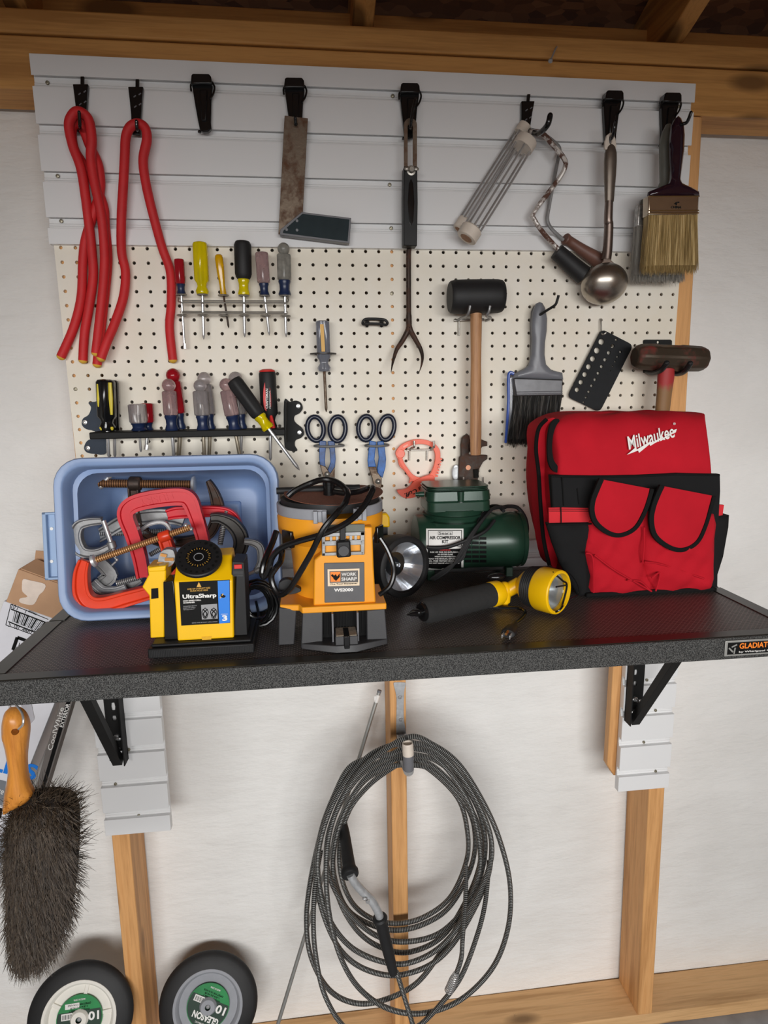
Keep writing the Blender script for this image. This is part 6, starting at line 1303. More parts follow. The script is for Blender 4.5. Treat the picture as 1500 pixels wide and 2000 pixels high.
b = B(); b.tube(spline([fp(-.45, -.9, .016), fp(-.5, .2), fp(-.1, .55), fp(.3, .95, .016)], 6), .0016, 8); b.tube([fp(-.45, .25), fp(.35, .35)], .0014, 8); b.tube(spline([fp(.3, -.95, .012), fp(.2, -.75, .026), fp(-.1, -.6, .026), fp(-.5, -.82, .014)], 6), .0016, 8); obj('wire_guard', b, 'gloss', t)
b = B(); b.tube(spline([B3(1190, 690, -.335), B3(1280, 720, -.32), B3(1330, 790, -.315), B3(1335, 850, -.32), B3(1270, 885, -.34), B3(1250, 930, -.36)], 6), .0009, 6); obj('hanging_wire', b, 'gloss', t)
# plug and flex on the shelf in front
t = thing('power_plug', 'black moulded mains plug lying on the shelf in front of the yellow lantern', 'plug', WZ(985, 1240, ZS))
z1 = ZS + .006
b = B(); b.tube(spline([WZ(955, 1186, ZS + .004), WZ(985, 1187, ZS + .004), WZ(1015, 1188, ZS + .0045), WZ(1026, 1196, ZS + .005), WZ(1018, 1208, ZS + .005), WZ(1008, 1216, z1)], 7), .0027, 10); obj('cord', b, 'gloss', t)
a, e = WZ(1008, 1214, z1), WZ(992, 1238, z1 + .001); dd = (e - a).normalized()
b = B(); b.lathe(a, e, [(0, .0036), (.35, .0052), (.45, .0085), (.9, .0110), (1, .0098)], 18, squash=(1, 1, .62)); obj('body', b, 'rubber', t)
s_ = dd.cross(V((0, 0, 1))).normalized()
for k in (-.0055, .0055): b = B(); b.bar(e + s_ * k - dd * .001, e + s_ * k + dd * .014, .0016, .0055, (0, 0, 1)); obj('blade', b, 'steel', t, bevel=.0003)
b = B(); b.tube([e + V((0, 0, .004)) - dd * .001, e + V((0, 0, .004)) + dd * .013], .0020, 10); obj('earth_pin', b, 'brass', t)
# ---------------------------------------------------------------- red tool bag
t = thing('tool_bag', 'red and black canvas tool bag with flap pockets at the right end of the shelf', 'bag', (1.01, -.2, ZS))
BG = t; Yb = -.268
rnd = random.Random(21)
def wr(q, k=1.0):
    return (math.sin(q.x * 61 + q.y * 40) * math.sin(q.y * 73 - q.x * 22) * .6 + math.sin(q.x * 130 - q.y * 95) * .3) * k
def soft(c, L, Y, th, bul, step=.009, wk=.0012, mat='redcloth', name='pocket', smooth_k=3, d0=.012, tilt=None, parent=None, sp=True):
    pts = [c(x, z, Y) for x, z in L]; P = spline(pts, smooth_k, True) if sp else pts
    zmid = sum(p.z for p in P) / len(P); z_lo = min(p.z for p in P)
    b = B(); b.plate(P, [], th, bulge=lambda q, d: bul * (1 - math.exp(-d / d0)) + wk * (1 - math.exp(-d / .01)) * wr(q), step=step)
    if tilt:
        for i, p in enumerate(b.v): b.v[i] = V((p.x, p.y + tilt(p.x, p.z), p.z))
    return obj(name, b, mat, parent or t, ang=70)
zb0 = ZS + .0015
zt_bag = B4(650, 90, Yb).z
lean = lambda x, z: max(0, (z - (ZS + .17))) * .35
def zcl(o, zmin=zb0):
    ml = wloc(o)
    for v in o.data.vertices:
        if v.co.z + ml.z < zmin: v.co.z = zmin - ml.z
    return o
# main red sack: side profile swept between the left and right outlines
b = B(); rows = [(1212, 345, 1165, .006, .185), (1100, 330, 1172, 0, .18), (760, 215, 1190, 0, .17), (460, 195, 1180, .002, .165), (330, 205, 1166, .006, .155), (200, 175, 1150, .016, .14), (120, 190, 1138, .030, .118), (92, 240, 1134, .046, .09), (76, 262, 1128, .060, .07)]
k = 0; NX = 26
def tp_(yy): return 1.0 if yy < 400 else 0.0
for (yy, xl, xr, off, dep) in rows:
    pl, pr_ = B4(xl, yy + 6, Yb + off), B4(xr, yy - 6, Yb + off); zz_ = pl.z * .5 + pr_.z * .5
    fr = [pl.lerp(pr_, i / NX) for i in range(NX + 1)]
    for i, p in enumerate(fr):
        e = min(i, NX - i) / NX; w_ = 1 - math.exp(-e / .05); q = V((p.x, p.z)); tp = max(0, (330 - yy) / 330)
        p.y += -.004 * w_ + wr(q) * (.0028 + .006 * max(0, 1 - i / 9) * tp_(yy)) * w_; p.z = zz_ + (p.z - zz_) * .6 + tp * .004 * math.sin(p.x * 70 + 1)
        if yy > 1200: p.z = zb0
    bk = [V((p.x, Yb + off + dep, p.z)) for p in reversed(fr)]
    b.add(fr + bk, [])
n = 2 * (NX + 1); kr = len(rows)
b.f += [(i * n + j, i * n + (j + 1) % n, (i + 1) * n + (j + 1) % n, (i + 1) * n + j) for i in range(kr - 1) for j in range(n)] + [tuple(reversed(range(n))), tuple((kr - 1) * n + j for j in range(n))]
obj('sack', b, 'redcloth', t, sub=2, ang=80)
# side gusset at the left with black edge binding
L = ((110, 150), (165, 118), (205, 120), (215, 200), (165, 300), (190, 700), (215, 1000), (170, 1000), (130, 800), (110, 500), (88, 270), (90, 190))
soft(B4, L, Yb + .055, .05, .004, .012, .001, 'redcloth', 'side_gusset')
b = B(); b.tube(spline([B4(150, 120, Yb + .05), B4(100, 180, Yb + .052), B4(84, 300, Yb + .052), B4(100, 450, Yb + .052), B4(112, 650, Yb + .052), B4(130, 850, Yb + .052), B4(165, 1010, Yb + .052)], 6), .0036, 8, flat=None); obj('edge_binding', b, 'binding', t)
b = B(); b.plate(spline([B4(x, z_, Yb + .008) for x, z_ in ((205, 118), (172, 150), (158, 210), (152, 290), (158, 380), (180, 430), (212, 446), (216, 410), (190, 370), (180, 300), (186, 220), (205, 160), (226, 130))], 3, True), [], .004, bulge=lambda q, d: .002, step=.01); obj('edge_binding', b, 'binding', t)
# black pocket band across the front
yb1 = Yb - .007
zcl(soft(B4, ((172, 462), (430, 466), (700, 462), (950, 450), (1206, 456), (1208, 560), (1200, 700), (1190, 1150), (760, 1180), (345, 1205), (300, 1100), (230, 900), (190, 700)), yb1, .010, .004, .014, .0008, 'blackcloth', 'pocket_band', sp=False))
for x, zt_, z_b in ((172, 470, 660), (238, 470, 650), (330, 540, 640)):
    b = B(); b.tube([B4(x + 6, zt_ + 4, yb1 - .0045), B4(x + 16, z_b, yb1 - .0045)], .0012, 6); obj('seam', b, 'binding', t)
b = B(); b.tube([B4(176, 470, yb1 - .003), B4(430, 474, yb1 - .003), B4(700, 470, yb1 - .003), B4(950, 458, yb1 - .003), B4(1204, 464, yb1 - .003)], .0016, 6); obj('edge_binding', b, 'binding', t)
# red webbing loops and lower black side pockets
soft(B4, ((162, 662), (236, 660), (330, 662), (430, 664), (430, 758), (300, 752), (164, 754)), Yb - .014, .003, .003, .012, .0004, 'pinkcloth', 'webbing', sp=False)
for x in (236,):
    b = B(); b.tube([B4(x, 658, Yb - .0172), B4(x + 2, 755, Yb - .0172)], .0010, 6); obj('stitching', b, 'ink', t)
for zz_ in (670, 682):
    b = B(); b.tube([B4(164, zz_, Yb - .0172), B4(420, zz_ + 1, Yb - .0172)], .0005, 6); obj('stitching', b, 'ink', t)
soft(B4, ((1176, 640), (1232, 644), (1222, 712), (1172, 720)), Yb + .010, .004, .003, .01, 0, 'pinkcloth', 'webbing', sp=False)
zcl(soft(B4, ((152, 756), (300, 752), (425, 750), (440, 830), (400, 930), (432, 1190), (345, 1200), (240, 1010), (190, 880)), Yb - .016, .010, .008, .012, .0014, 'blackcloth', 'side_pocket', sp=False))
b = B(); b.tube(spline([B4(154, 766, Yb - .021), B4(300, 762, Yb - .021), B4(424, 760, Yb - .021)], 4), .0016, 6); obj('seam', b, 'binding', t)
zcl(soft(B4, ((1170, 722), (1262, 706), (1258, 780), (1226, 960), (1176, 1120), (1164, 1165)), Yb + .004, .020, .008, .012, .001, 'blackcloth', 'side_pocket', sp=False))
# two red bellows pockets
zcl(soft(B4, ((420, 740), (560, 720), (750, 640), (748, 830), (740, 1000), (800, 1150), (770, 1180), (430, 1192), (420, 1080), (385, 935), (408, 800)), Yb - .020, .016, .014, .0065, .0080, 'redcloth', 'pocket', d0=.018, smooth_k=2))
zcl(soft(B4, ((752, 690), (960, 700), (1168, 700), (1172, 850), (1168, 1010), (1152, 1160), (1000, 1168), (820, 1176), (738, 1010), (742, 850)), Yb - .021, .016, .016, .0065, .0085, 'redcloth', 'pocket', d0=.018, smooth_k=2))
for L in (((440, 950), (560, 1040), (680, 1110), (790, 1172)), ((640, 1104), (720, 1112), (775, 1160)), ((388, 938), (430, 970), (436, 1180)), ((745, 992), (860, 1010), (1110, 1095)), ((790, 1090), (840, 1060), (815, 1170)), ((745, 780), (742, 900), (735, 1000))):
    b = B(); b.tube(spline([B4(x, z_, Yb - .0355) for x, z_ in L], 6), .0015, 6); obj('fold', b, 'redcloth', t)
# flaps with black binding
def flap(L, Y, nm='flap'):
    P = [B4(x, z_, Y) for x, z_ in L]; Q = P[0:2] + spline(P[2:], 6); 
    b = B(); b.plate(Q, [], .0035, bulge=lambda q, d: .006 * (1 - math.exp(-d / .02)) + .0007 * wr(q), step=.009); f = obj(nm, b, 'redcloth', t, ang=70)
    E = spline(P[2:] + [P[0]] if 0 else P[1:] + [P[0]], 6); b = B()
    pts = E; vs = []; k2 = len(pts)
    cx_ = sum((p for p in P), V((0, 0, 0))) / len(P)
    for i, p in enumerate(pts):
        dd_ = (pts[min(i + 1, k2 - 1)] - pts[max(i - 1, 0)]).normalized(); s2 = dd_.cross(V((0, -1, 0))).normalized()
        if s2.dot(p - cx_) < 0: s2 = -s2
        w1 = .0068
        vs += [p - s2 * .001 + V((0, -.0030, 0)), p + s2 * w1 + V((0, -.0012, 0)), p + s2 * w1 + V((0, .0045, 0)), p - s2 * .001 + V((0, .0045, 0))]
    b.add(vs, [(i * 4 + j, i * 4 + (j + 1) % 4, (i + 1) * 4 + (j + 1) % 4, (i + 1) * 4 + j) for i in range(k2 - 1) for j in range(4)] + [(3, 2, 1, 0), tuple(range((k2 - 1) * 4, k2 * 4))])
    obj('binding', b, 'binding', f, bevel=.0008)
flap(((492, 490), (780, 545), (772, 580), (735, 690), (680, 780), (600, 818), (530, 805), (462, 752), (436, 690), (440, 620), (470, 540)), Yb - .040)
flap(((862, 530), (1160, 588), (1150, 630), (1108, 770), (1060, 865), (980, 908), (900, 892), (820, 828), (797, 740), (808, 660), (838, 580)), Yb - .041)
b = B(); q = [B4(x, z_, Yb - .006) for x, z_ in ((345, 1196), (760, 1178), (1164, 1156), (1166, 1174), (760, 1204), (340, 1216))]
q = [V((p.x + (.006 if i in (0, 5) else -.010 if i in (2, 3) else 0), -.2935, zb0 + (.0075 if i < 3 else 0))) for i, p in enumerate(q)]; b.prism(q, (0, .04, 0)); obj('base_trim', b, 'binding', t, bevel=.002)
# lettering on the top, leaning with the cloth
def oncl(x, z, e=.0): 
    off = {330: .006, 200: .016, 120: .030}; yy = z
    o = .006 + (.016 - .006) * (330 - yy) / 130 if yy > 200 else .016 + (.030 - .016) * (200 - yy) / 80
    return B4(x, z, Yb + o - .0085 - e)
nl = V((0, -.95, .28))
text(t, 'lettering', 'Milwaukee', oncl(640, 270), oncl(924, 192), .0225, 'whiteink', .0005, .012, .25, nrm=nl, label='white slanted brand lettering')
b = B(); L = ((638, 336), (700, 296), (697, 312), (782, 262), (778, 280), (852, 226), (850, 238), (915, 190), (910, 180), (936, 182), (938, 200), (925, 196), (845, 246), (850, 252), (790, 276), (775, 292), (712, 318), (705, 326), (700, 312))
for i in range(3):
    pass
L = ((638, 338), (694, 290), (698, 306), (782, 256), (784, 270), (850, 230), (852, 240), (918, 200), (912, 190), (938, 180), (936, 202), (922, 206), (848, 252), (846, 244), (780, 284), (776, 274), (712, 326), (706, 312))
b.plate([oncl(x, z_ + 2, .0003) + V((0, 0, 0)) for x, z_ in L] if 0 else [V((oncl(x, z_).x, oncl(780, 260, .004).y, oncl(x, z_).z)) for x, z_ in L], [], .0006)
for i, p in enumerate(b.v):
    zp = p.z; y_ = oncl(780, 260).y + (zp - oncl(780, 260).z) * .30; b.v[i] = V((p.x, y_ - .0006 if i < len(b.v) / 2 else y_, zp))
obj('lightning_mark', b, 'whiteink', t, smooth=False)
text(t, 'registered_mark', '®', oncl(921, 150), oncl(936, 148), .0042, 'whiteink', .0003, .0, nrm=nl)
# ---------------------------------------------------------------- galvanised hook on the middle stud, with the wound cable
t = thing('utility_hook', 'galvanised steel hook with a white tip screwed to the middle stud', 'hook', B7(755, 540, FS))
y = FS - .0022
b = B(); b.plate(spline([B7(x, z, y) for x, z in ((672, 45), (690, 38), (725, 38), (742, 45), (734, 100), (732, 240), (740, 300), (745, 350), (696, 350), (688, 290), (690, 150), (684, 95))], 3, True), [], .002); obj('plate', b, 'galv', t, bevel=.0006)
for x, z in ((709, 122), (714, 250)):
    b = B(); nailhead(b, B7(x, z, y - .0002), .0046); obj('screw', b, 'steel', t)
yt = -.118
b = B(); b.tube(spline([B7(715, 330, y + .0005), B7(722, 420, y - .008), B7(742, 500, -.045), B7(758, 545, -.095), B7(760, 530, yt + .004), B7(758, 480, yt)], 6), [.0105] * 10 + [.0108] * 21, 12); obj('hook_arm', b, 'galv', t)
b = B(); b.lathe(B7(757, 452, yt), B7(753, 384, yt), [(0, .0117), (.9, .0117), (1, .0105), (.98, .0085), (.8, .008), (.8, .0003)], 20, caps=False); obj('tip', b, 'cream', t)
b = B(); b.lathe(B7(759, 540, yt), B7(757, 452, yt), [(0, .0100), (.08, .0112), (1, .0112)], 20); obj('sleeve', b, 'midgrey', t)
t = thing('drain_snake', 'long coiled ribbed steel cable with two black crank grips hung from the stud hook', 'drain snake', (.66, -.05, .1))
LP = [
 [(755, 352), (900, 395), (1050, 510), (1190, 730), (1285, 950), (1342, 1200), (1330, 1450), (1240, 1680), (1060, 1860), (850, 1938), (650, 1915), (480, 1800), (370, 1620), (305, 1380), (285, 1120), (310, 880), (400, 660), (540, 490)],
 [(755, 386), (920, 430), (1080, 600), (1185, 790), (1235, 950), (1222, 1100), (1120, 1330), (950, 1550), (760, 1650), (600, 1640), (430, 1560), (310, 1410), (250, 1220), (240, 1020), (300, 790), (410, 590), (560, 440)],
 [(755, 492), (880, 540), (1040, 700), (1095, 880), (1092, 1060), (1000, 1270), (850, 1385), (700, 1422), (560, 1400), (440, 1310), (372, 1150), (365, 950), (420, 770), (520, 640), (640, 545)],
 [(755, 512), (900, 545), (1080, 730), (1140, 900), (1118, 1100), (1000, 1320), (850, 1425), (680, 1462), (520, 1420), (400, 1330), (332, 1150), (330, 950), (390, 770), (500, 610), (630, 530)],
 [(755, 450), (930, 495), (1100, 660), (1185, 850), (1195, 1050), (1120, 1280), (950, 1470), (750, 1528), (590, 1500), (450, 1400), (350, 1260), (290, 1090), (300, 900), (380, 710), (490, 565), (620, 480)],
 [(755, 415), (945, 465), (1110, 640), (1210, 850), (1235, 1000), (1200, 1200), (1050, 1490), (900, 1650), (700, 1720), (520, 1690), (380, 1590), (280, 1400), (225, 1150), (255, 900), (330, 690), (420, 525), (560, 465), (660, 450)],
 [(755, 378), (600, 430), (430, 550), (345, 690), (270, 850), (200, 1150), (172, 1400), (200, 1620), (300, 1800), (440, 1878), (600, 1868), (800, 1770), (950, 1580), (1080, 1360), (1165, 1120), (1160, 930), (1110, 740), (1000, 560), (880, 440)],
 [(755, 470), (910, 525), (1075, 700), (1165, 880), (1168, 1080), (1085, 1300), (950, 1500), (760, 1588), (600, 1560), (470, 1470), (370, 1310), (325, 1120), (345, 920), (410, 740), (510, 590), (640, 500)],
]
yl = [-.106, -.094, -.020, -.034, -.058, -.082, -.070, -.046]
for L, yy in zip(LP, yl):
    b = B(); pts = spline([B7(x, z, yy + .004 * math.sin(i * 1.7)) for i, (x, z) in enumerate(L)], 10, True); b.tube(pts, .0056, 10, closed=True); obj('cable_coil', b, 'snake', t)
TL = [([(690, 1700), (715, 1780), (742, 1870), (770, 1960), (800, 2060)], -.116), ([(255, 1000), (222, 1200), (212, 1400), (222, 1580), (262, 1790), (330, 1940), (400, 2030)], -.118), ([(1090, 1090), (1086, 1280), (1070, 1500), (1062, 1620), (1036, 1705)], -.118), ([(1222, 1060), (1200, 1300), (1150, 1500), (1060, 1730), (940, 1890), (850, 1985), (790, 2030)], -.117)]
for q_, (L, yy) in enumerate(TL):
    b = B(); b.tube(spline([B7(x, z, yy if (i > 1 or q_ == 0) else (-.062, -.100)[i]) for i, (x, z) in enumerate(L)], 10), .0053, 10); obj('cable_tail', b, 'snake', t)
b = B(); a, e = B7(1036, 1705, -.118), B7(988, 1815, -.118); d = (e - a); dn = d.normalized(); u = dn.cross(V((0, 1, 0))).normalized(); w_ = dn.cross(u)
b.tube([a + d * (i / 132) + (u * math.cos(i * .52) + w_ * math.sin(i * .52)) * (.0052 + .0036 * min(1, i / 50)) for i in range(133)], .0014, 6); obj('spring_end', b, 'steel', t)
yg = -.126
b = B(); b.lathe(B7(384, 850, -.012), B7(424, 1150, yg), [(0, .0092), (.2, .0115), (.8, .0138), (.86, .0150), (.9, .0182), (.97, .0186), (1, .0165)], 24); obj('grip', b, 'rubber', t)
b = B(); b.tube(spline([B7(424, 1140, yg), B7(452, 1190, yg), B7(500, 1245, yg), B7(545, 1290, yg), B7(580, 1350, yg), B7(598, 1400, yg)], 6), .0088, 14); cr = obj('crank_tube', b, 'galv', t)
b = B(); c = B7(524, 1292, yg - .0088); b.lathe(c + V((0, .001, 0)), c + V((0, -.004, 0)), [(0, .005), (1, .0045)], 6); b.ball(c + V((-.006, -.003, .008)), (.006, .0025, .003), 8, 6); obj('wing_screw', b, 'steel', cr)
b = B(); b.lathe(B7(592, 1385, yg), B7(672, 1708, yg), [(0, .0145), (.03, .0165), (.06, .0150), (.1, .0130), (.6, .0122), (.92, .0105), (1, .0092)], 24); obj('grip', b, 'rubber', t)
# pole leaning behind
t = thing('pole', 'thin aluminium pole leaning against the middle stud behind the coiled cable', 'pole', (.36, .02, .04))
pa, pb = B7(592, 85, .050), B7(-40, 2160, -.012)
b = B(); b.tube([pa, pb], .0046, 14); obj('tube', b, 'alu', t)
d = (pb - pa).normalized(); b = B(); b.tube([pa + d * .010, pa + d * .028], .0049, 14); b.box(pa + d * .010 + V((-.010, -.004, -.012)), pa + d * .010 + V((-.004, -.0035, -.001))); obj('sticker', b, 'white', t)
b = B(); b.tube([pa - d * .001, pa + d * .004], .0050, 14); obj('end_plug', b, 'midgrey', t)
# ---------------------------------------------------------------- two wheels on the floor plate
def wheel(label, cx, cz, Rp, hubr, Y, hubmat, tilt, stickc, sr, full):
    c = B6(cx, cz, Y); R = B6.r(Rp, Y); print('wheel', c, R)
    t = thing('cart_wheel', label, 'wheel', V((c.x, c.y, c.z - R)), 'spare wheels')
    n = V(tilt).normalized(); th = .032
    b = B(); pr = [(0, R * .70), (.05, R * .78), (.16, R * .90), (.3, R * .97), (.42, R * .995), (.5, R), (.58, R * .995), (.7, R * .97), (.84, R * .90), (.95, R * .78), (1, R * .70)]
    b.lathe(c - n * th / 2, c + n * th / 2, pr, 72, caps=False); obj('tyre', b, 'rubber', t, ang=40)
    b = B(); H = hubr * R; b.lathe(c - n * .015, c + n * .0165, [(0, H * .5), (.02, H * 1.02), (.9, H * 1.03), (1, H), (1.0, H * .93), (.9, H * .88), (.68, H * .84), (.62, H * .30), (.9, H * .24), (1.05, H * .20), (1.05, .0065)], 56, caps=False); hb = obj('hub', b, hubmat, t, ang=35)
    u = n.cross(V((0, 0, 1))).normalized(); w_ = u.cross(n)
    if hubmat == 'hubwhite':
        for k in range(5):
            a = 2 * math.pi * k / 5 + .55; e = u * math.cos(a) + w_ * math.sin(a); q = e.cross(n)
            b = B(); b.bar(c + e * H * .5 + n * .0075, c + e * H * .88 + n * .0075, H * .10, .004, n); obj('spoke', b, hubmat, hb, bevel=.001)
    s = c + n * .0118; S_ = sr * R; vs = ring(s, n, S_, 48); k = len(vs)
    b = B(); b.add(vs + [p - n * .003 for p in vs], [tuple(range(k)), tuple(reversed(range(k, 2 * k)))] + [(i, (i + 1) % k, (i + 1) % k + k, i + k) for i in range(k)]); st = obj('sticker', b, 'greenink', t, label='round green label, upside down')
    U = -u; Wd = -w_; ra = math.radians(0 if hubmat == 'hubwhite' else 27)
    P = lambda a, e: s + (U * a + Wd * e) * S_ + n * .0003
    if (P(1, 0) - P(-1, 0)).dot(RX) > 0: U = -U
    # label is upside down: reading direction runs right to left
    if U.dot(RX) > 0: U = -U
    Wd = -w_ if (-w_).z < 0 else w_
    U, Wd = U * math.cos(ra) - Wd * math.sin(ra), Wd * math.cos(ra) + U * math.sin(ra)
    b = B(); q = [P(-.98 * math.cos(a), .98 * math.sin(a)) for a in [math.pi * (0.04 + .92 * i / 20) for i in range(21)]]; q2 = q
    lo_ = B(); q = [P(math.cos(a) * .97, math.sin(a) * .97) for a in [math.radians(-20 + 220 * i / 24) for i in range(25)]]; lo_.prism(q, -n * .0004); obj('dark_field', lo_, plain('dark green label', C(20, 52, 36), .45, 0, .1), st)
    P2_ = lambda a, e: P(a, e) + n * .0004
    nn = n
    text(st, 'lettering', '10"', P2_(-.86, -.05), P2_(-.20, -.05), S_ * .38, 'whiteink', .0002, .03, nrm=nn)
    text(st, 'lettering', 'GLEASON', P2_(-.75, .48), P2_(.55, .48), S_ * .30, 'whiteink', .0002, .04, nrm=nn)
    for i, (s_, a, e, z_) in enumerate((('WHEEL ASSEMBLY', -.45, .45, -.36), ('1-3/4 IN HUB', -.35, .4, -.48), ('OFFSET FOR 1/2 IN AXLE', -.5, .5, -.60), ('MADE IN CHINA', -.25, .25, -.80), ('SEMI PNEUMATIC', -.5, .3, .76))):
        text(st, 'lettering', s_, P2_(a, z_), P2_(e, z_), S_ * .075, 'ink' if i < 3 else 'whiteink', .0002, .01, nrm=nn)
    b = B(); b.prism([P2_(*p) for p in ((.30, -.02), (.78, -.02), (.78, -.30), (.30, -.30))], -n * .0003); bc = obj('barcode_panel', b, 'white', st)
    for i in range(11):
        x = .34 + i * .038; b = B(); b.prism([P2_(x, -.06) + n * .0002, P2_(x + .012 + .012 * (i % 3 == 0), -.06) + n * .0002, P2_(x + .012 + .012 * (i % 3 == 0), -.25) + n * .0002, P2_(x, -.25) + n * .0002], -n * .0002); obj('bar', b, 'ink', bc, smooth=False)
    if hubmat == 'hubwhite': b = B(); b.prism([P2_(*p) for p in ((.0, -.46), (.62, -.46), (.62, -.68), (.0, -.68))], -n * .0002); obj('price_tag', b, 'white', st)
    b = B(); b.lathe(s - n * .002, s + n * .0035, [(0, S_ * .09), (.8, S_ * .085), (1, S_ * .05)], 20); obj('axle_cap', b, 'greytext', t)
    return t
wheel('black tyred wheel with a white hub and green label, left of the left stud', 424, 1296, 300, .70, -.030, 'hubwhite', (.05, -.93, .36), None, .43, True)
wheel('black tyred wheel with a grey hub and green label, right of the left stud', 1092, 1232, 294, .70, .030, 'lightgrey', (.03, -.93, .36), None, .43, True)
# ---------------------------------------------------------------- tall lamp carton behind the left end of the shelf
Yc = -.030
t = thing('carton', 'tall white and brown cardboard lamp carton leaning behind the left end of the shelf', 'box', (-.15, Yc, .04))
# carton axes in its leaning plane: 'up' follows the strip at its right edge
e0, e1 = B5(208, 1545, Yc), B5(432, 985, Yc); up = (e1 - e0).normalized(); rt = up.cross(V((0, 1, 0))).normalized()
if rt.x < 0: rt = -rt
top = B5(345, 300, Yc); hgt = (top - e0).dot(up); org = e0 - up * ((e0.z - .06) / up.z); H_ = (top - org).dot(up); Wd = .30; D_ = .10
print('carton', e0, e1, up, org, H_)
G = lambda a, h, d=0.0: org + rt * a + up * h + V((0, d, 0))
edge = lambda p: ((p - org).dot(rt), (p - org).dot(up))
kx0, kh = edge(B5(48, 390, Yc)); kx1, kh2 = edge(B5(300, 480, Yc)); khh = (kh + kh2) / 2; tx0, th0 = edge(B5(105, 200, Yc)); tx1, th1 = edge(B5(345, 265, Yc)); thh = (th0 + th1) / 2
x0c = min(kx0, tx0); print('kraft', kx0, kx1, khh, thh, x0c)
xr = -.030
b = B(); b.hexa([G(x0c - .16, 0), G(xr, 0), G(xr, 0, D_), G(x0c - .16, 0, D_)], [G(x0c - .16, khh), G(xr, khh), G(xr, khh, D_), G(x0c - .16, khh, D_)]); 
b = B(); b.hexa([G(x0c - .004, 0), G(xr, 0), G(xr, 0, D_), G(x0c - .004, 0, D_)], [G(x0c - .004, khh), G(xr, khh), G(xr, khh, D_), G(x0c - .004, khh, D_)]); obj('printed_sleeve', b, 'carton', t, bevel=.001)
b = B(); b.hexa([G(x0c, khh - .03, .001), G(xr - .002, khh - .03, .001), G(xr - .002, khh - .03, D_ - .001), G(x0c, khh - .03, D_ - .001)], [G(x0c, thh, .001), G(xr - .002, thh, .001), G(xr - .002, thh, D_ - .001), G(x0c, thh, D_ - .001)]); obj('kraft_top', b, 'kraft', t, bevel=.001)
b = B(); q = [B5(x, z, Yc + .06) for x, z in ((215, 78), (262, 82), (275, 250), (205, 165))]; b.prism(q, (0, .002, 0)); q = [G(x0c + .004, thh, .004), G(xr - .03, thh, .004), G(xr - .028, thh + .012, .045), G(x0c + .012, thh + .012, .045)]; b.add(q + [p + V((0, 0, .002)) for p in q], [(0, 1, 2, 3), (7, 6, 5, 4), (0, 4, 5, 1), (1, 5, 6, 2), (2, 6, 7, 3), (3, 7, 4, 0)]); obj('flap', b, 'kraft', t)
b = B(); b.plate(spline([B5(x, z, Yc - .0004) for x, z in ((140, 250), (185, 258), (270, 280), (262, 320), (236, 345), (205, 400), (160, 402), (118, 388), (122, 365), (165, 355), (135, 325), (132, 285))], 3, True), [], .0003); obj('torn_tape', b, plain('torn tape patch', C(226, 210, 196), .6, 0, .08, 50), t)
yq = Yc - .0006
# bar code block
bp = lambda x, z, e=0.0: B5(x, z, yq - e)
for L in (((66, 400), (290, 492)), ((66, 400), (35, 525)), ((35, 525), (215, 590)), ((66, 430), (300, 520)), ((50, 505), (235, 580))):
    b = B(); b.bar(bp(*L[0]), bp(*L[1]), .0012 if L[0][0] in (66, 35) and L[1][0] in (290, 35, 215) else .0022, .0004, (0, -1, 0)); obj('printed_line', b, 'ink', t, smooth=False)
for i in range(22):
    f = i / 21; a = V((82 + f * 208, 440 + f * 84, 0)); e = V((62 + f * 176, 505 + f * 68, 0)); wd = (.0007, .0016, .0010, .0028, .0008)[i % 5]
    b = B(); b.bar(bp(a.x + 8, a.y), bp(e.x + 14, e.y), wd, .0003, (0, -1, 0)); obj('barcode_bar', b, 'ink', t, smooth=False)
text(t, 'lettering', '10', bp(70, 412), bp(92, 420), .0100, 'ink', .0002, 0)
text(t, 'lettering', '1    1', bp(104, 424), bp(156, 446), .0085, 'ink', .0002, 0)
text(t, 'lettering', 'CONTENTS EACH', bp(170, 440), bp(222, 462), .0045, 'ink', .0002, 0)
text(t, 'lettering', '5  00  46677', bp(52, 520), bp(212, 576), .0105, 'ink', .0002, 0)
q = [bp(104, 600), bp(240, 650), bp(214, 720), bp(78, 675)]
for i in range(4): b = B(); b.bar(q[i], q[(i + 1) % 4], .0065, .0004, (0, -1, 0)); obj('printed_frame', b, 'ink', t, smooth=False)
for i in range(5):
    b = B(); b.bar(bp(118 + i * 12, 632 + i * 5), bp(108 + i * 12, 668 + i * 5), .0012 + .0008 * (i % 2), .0003, (0, -1, 0)); obj('barcode_bar', b, 'ink', t, smooth=False)
text(t, 'lettering', '0', bp(96, 662), bp(106, 666), .006, 'ink', .0002, 0)
# blue name, grey panels lower down
text(t, 'lettering', 'PHILIPS', bp(-300, 1290), bp(222, 1416), .0360, 'blueink', .0003, .03)
b = B(); q = [bp(-260, 1390), bp(38, 1466), bp(14, 1610), bp(-280, 1560)]; b.prism(q, (0, .0003, 0)); gp = obj('grey_panel', b, plain('grey print', C(120, 124, 130), .6, 0, .02), t)
text(gp, 'lettering', 'More', bp(-60, 1500, .0006), bp(24, 1528, .0006), .014, 'whiteink', .0002, 0)
b = B(); q = [bp(-280, 1570), bp(16, 1628), bp(6, 1690), bp(-290, 1650)]; b.prism(q, (0, .0003, 0)); obj('black_panel', b, 'ink', t)
b = B(); q = [bp(-300, 1740), bp(60, 1800), bp(-60, 2190), bp(-420, 2120)]; b.prism(q, (0, .0003, 0)); obj('grey_panel', b, plain('pale grey print', C(134, 138, 144), .6, 0, .02), t)
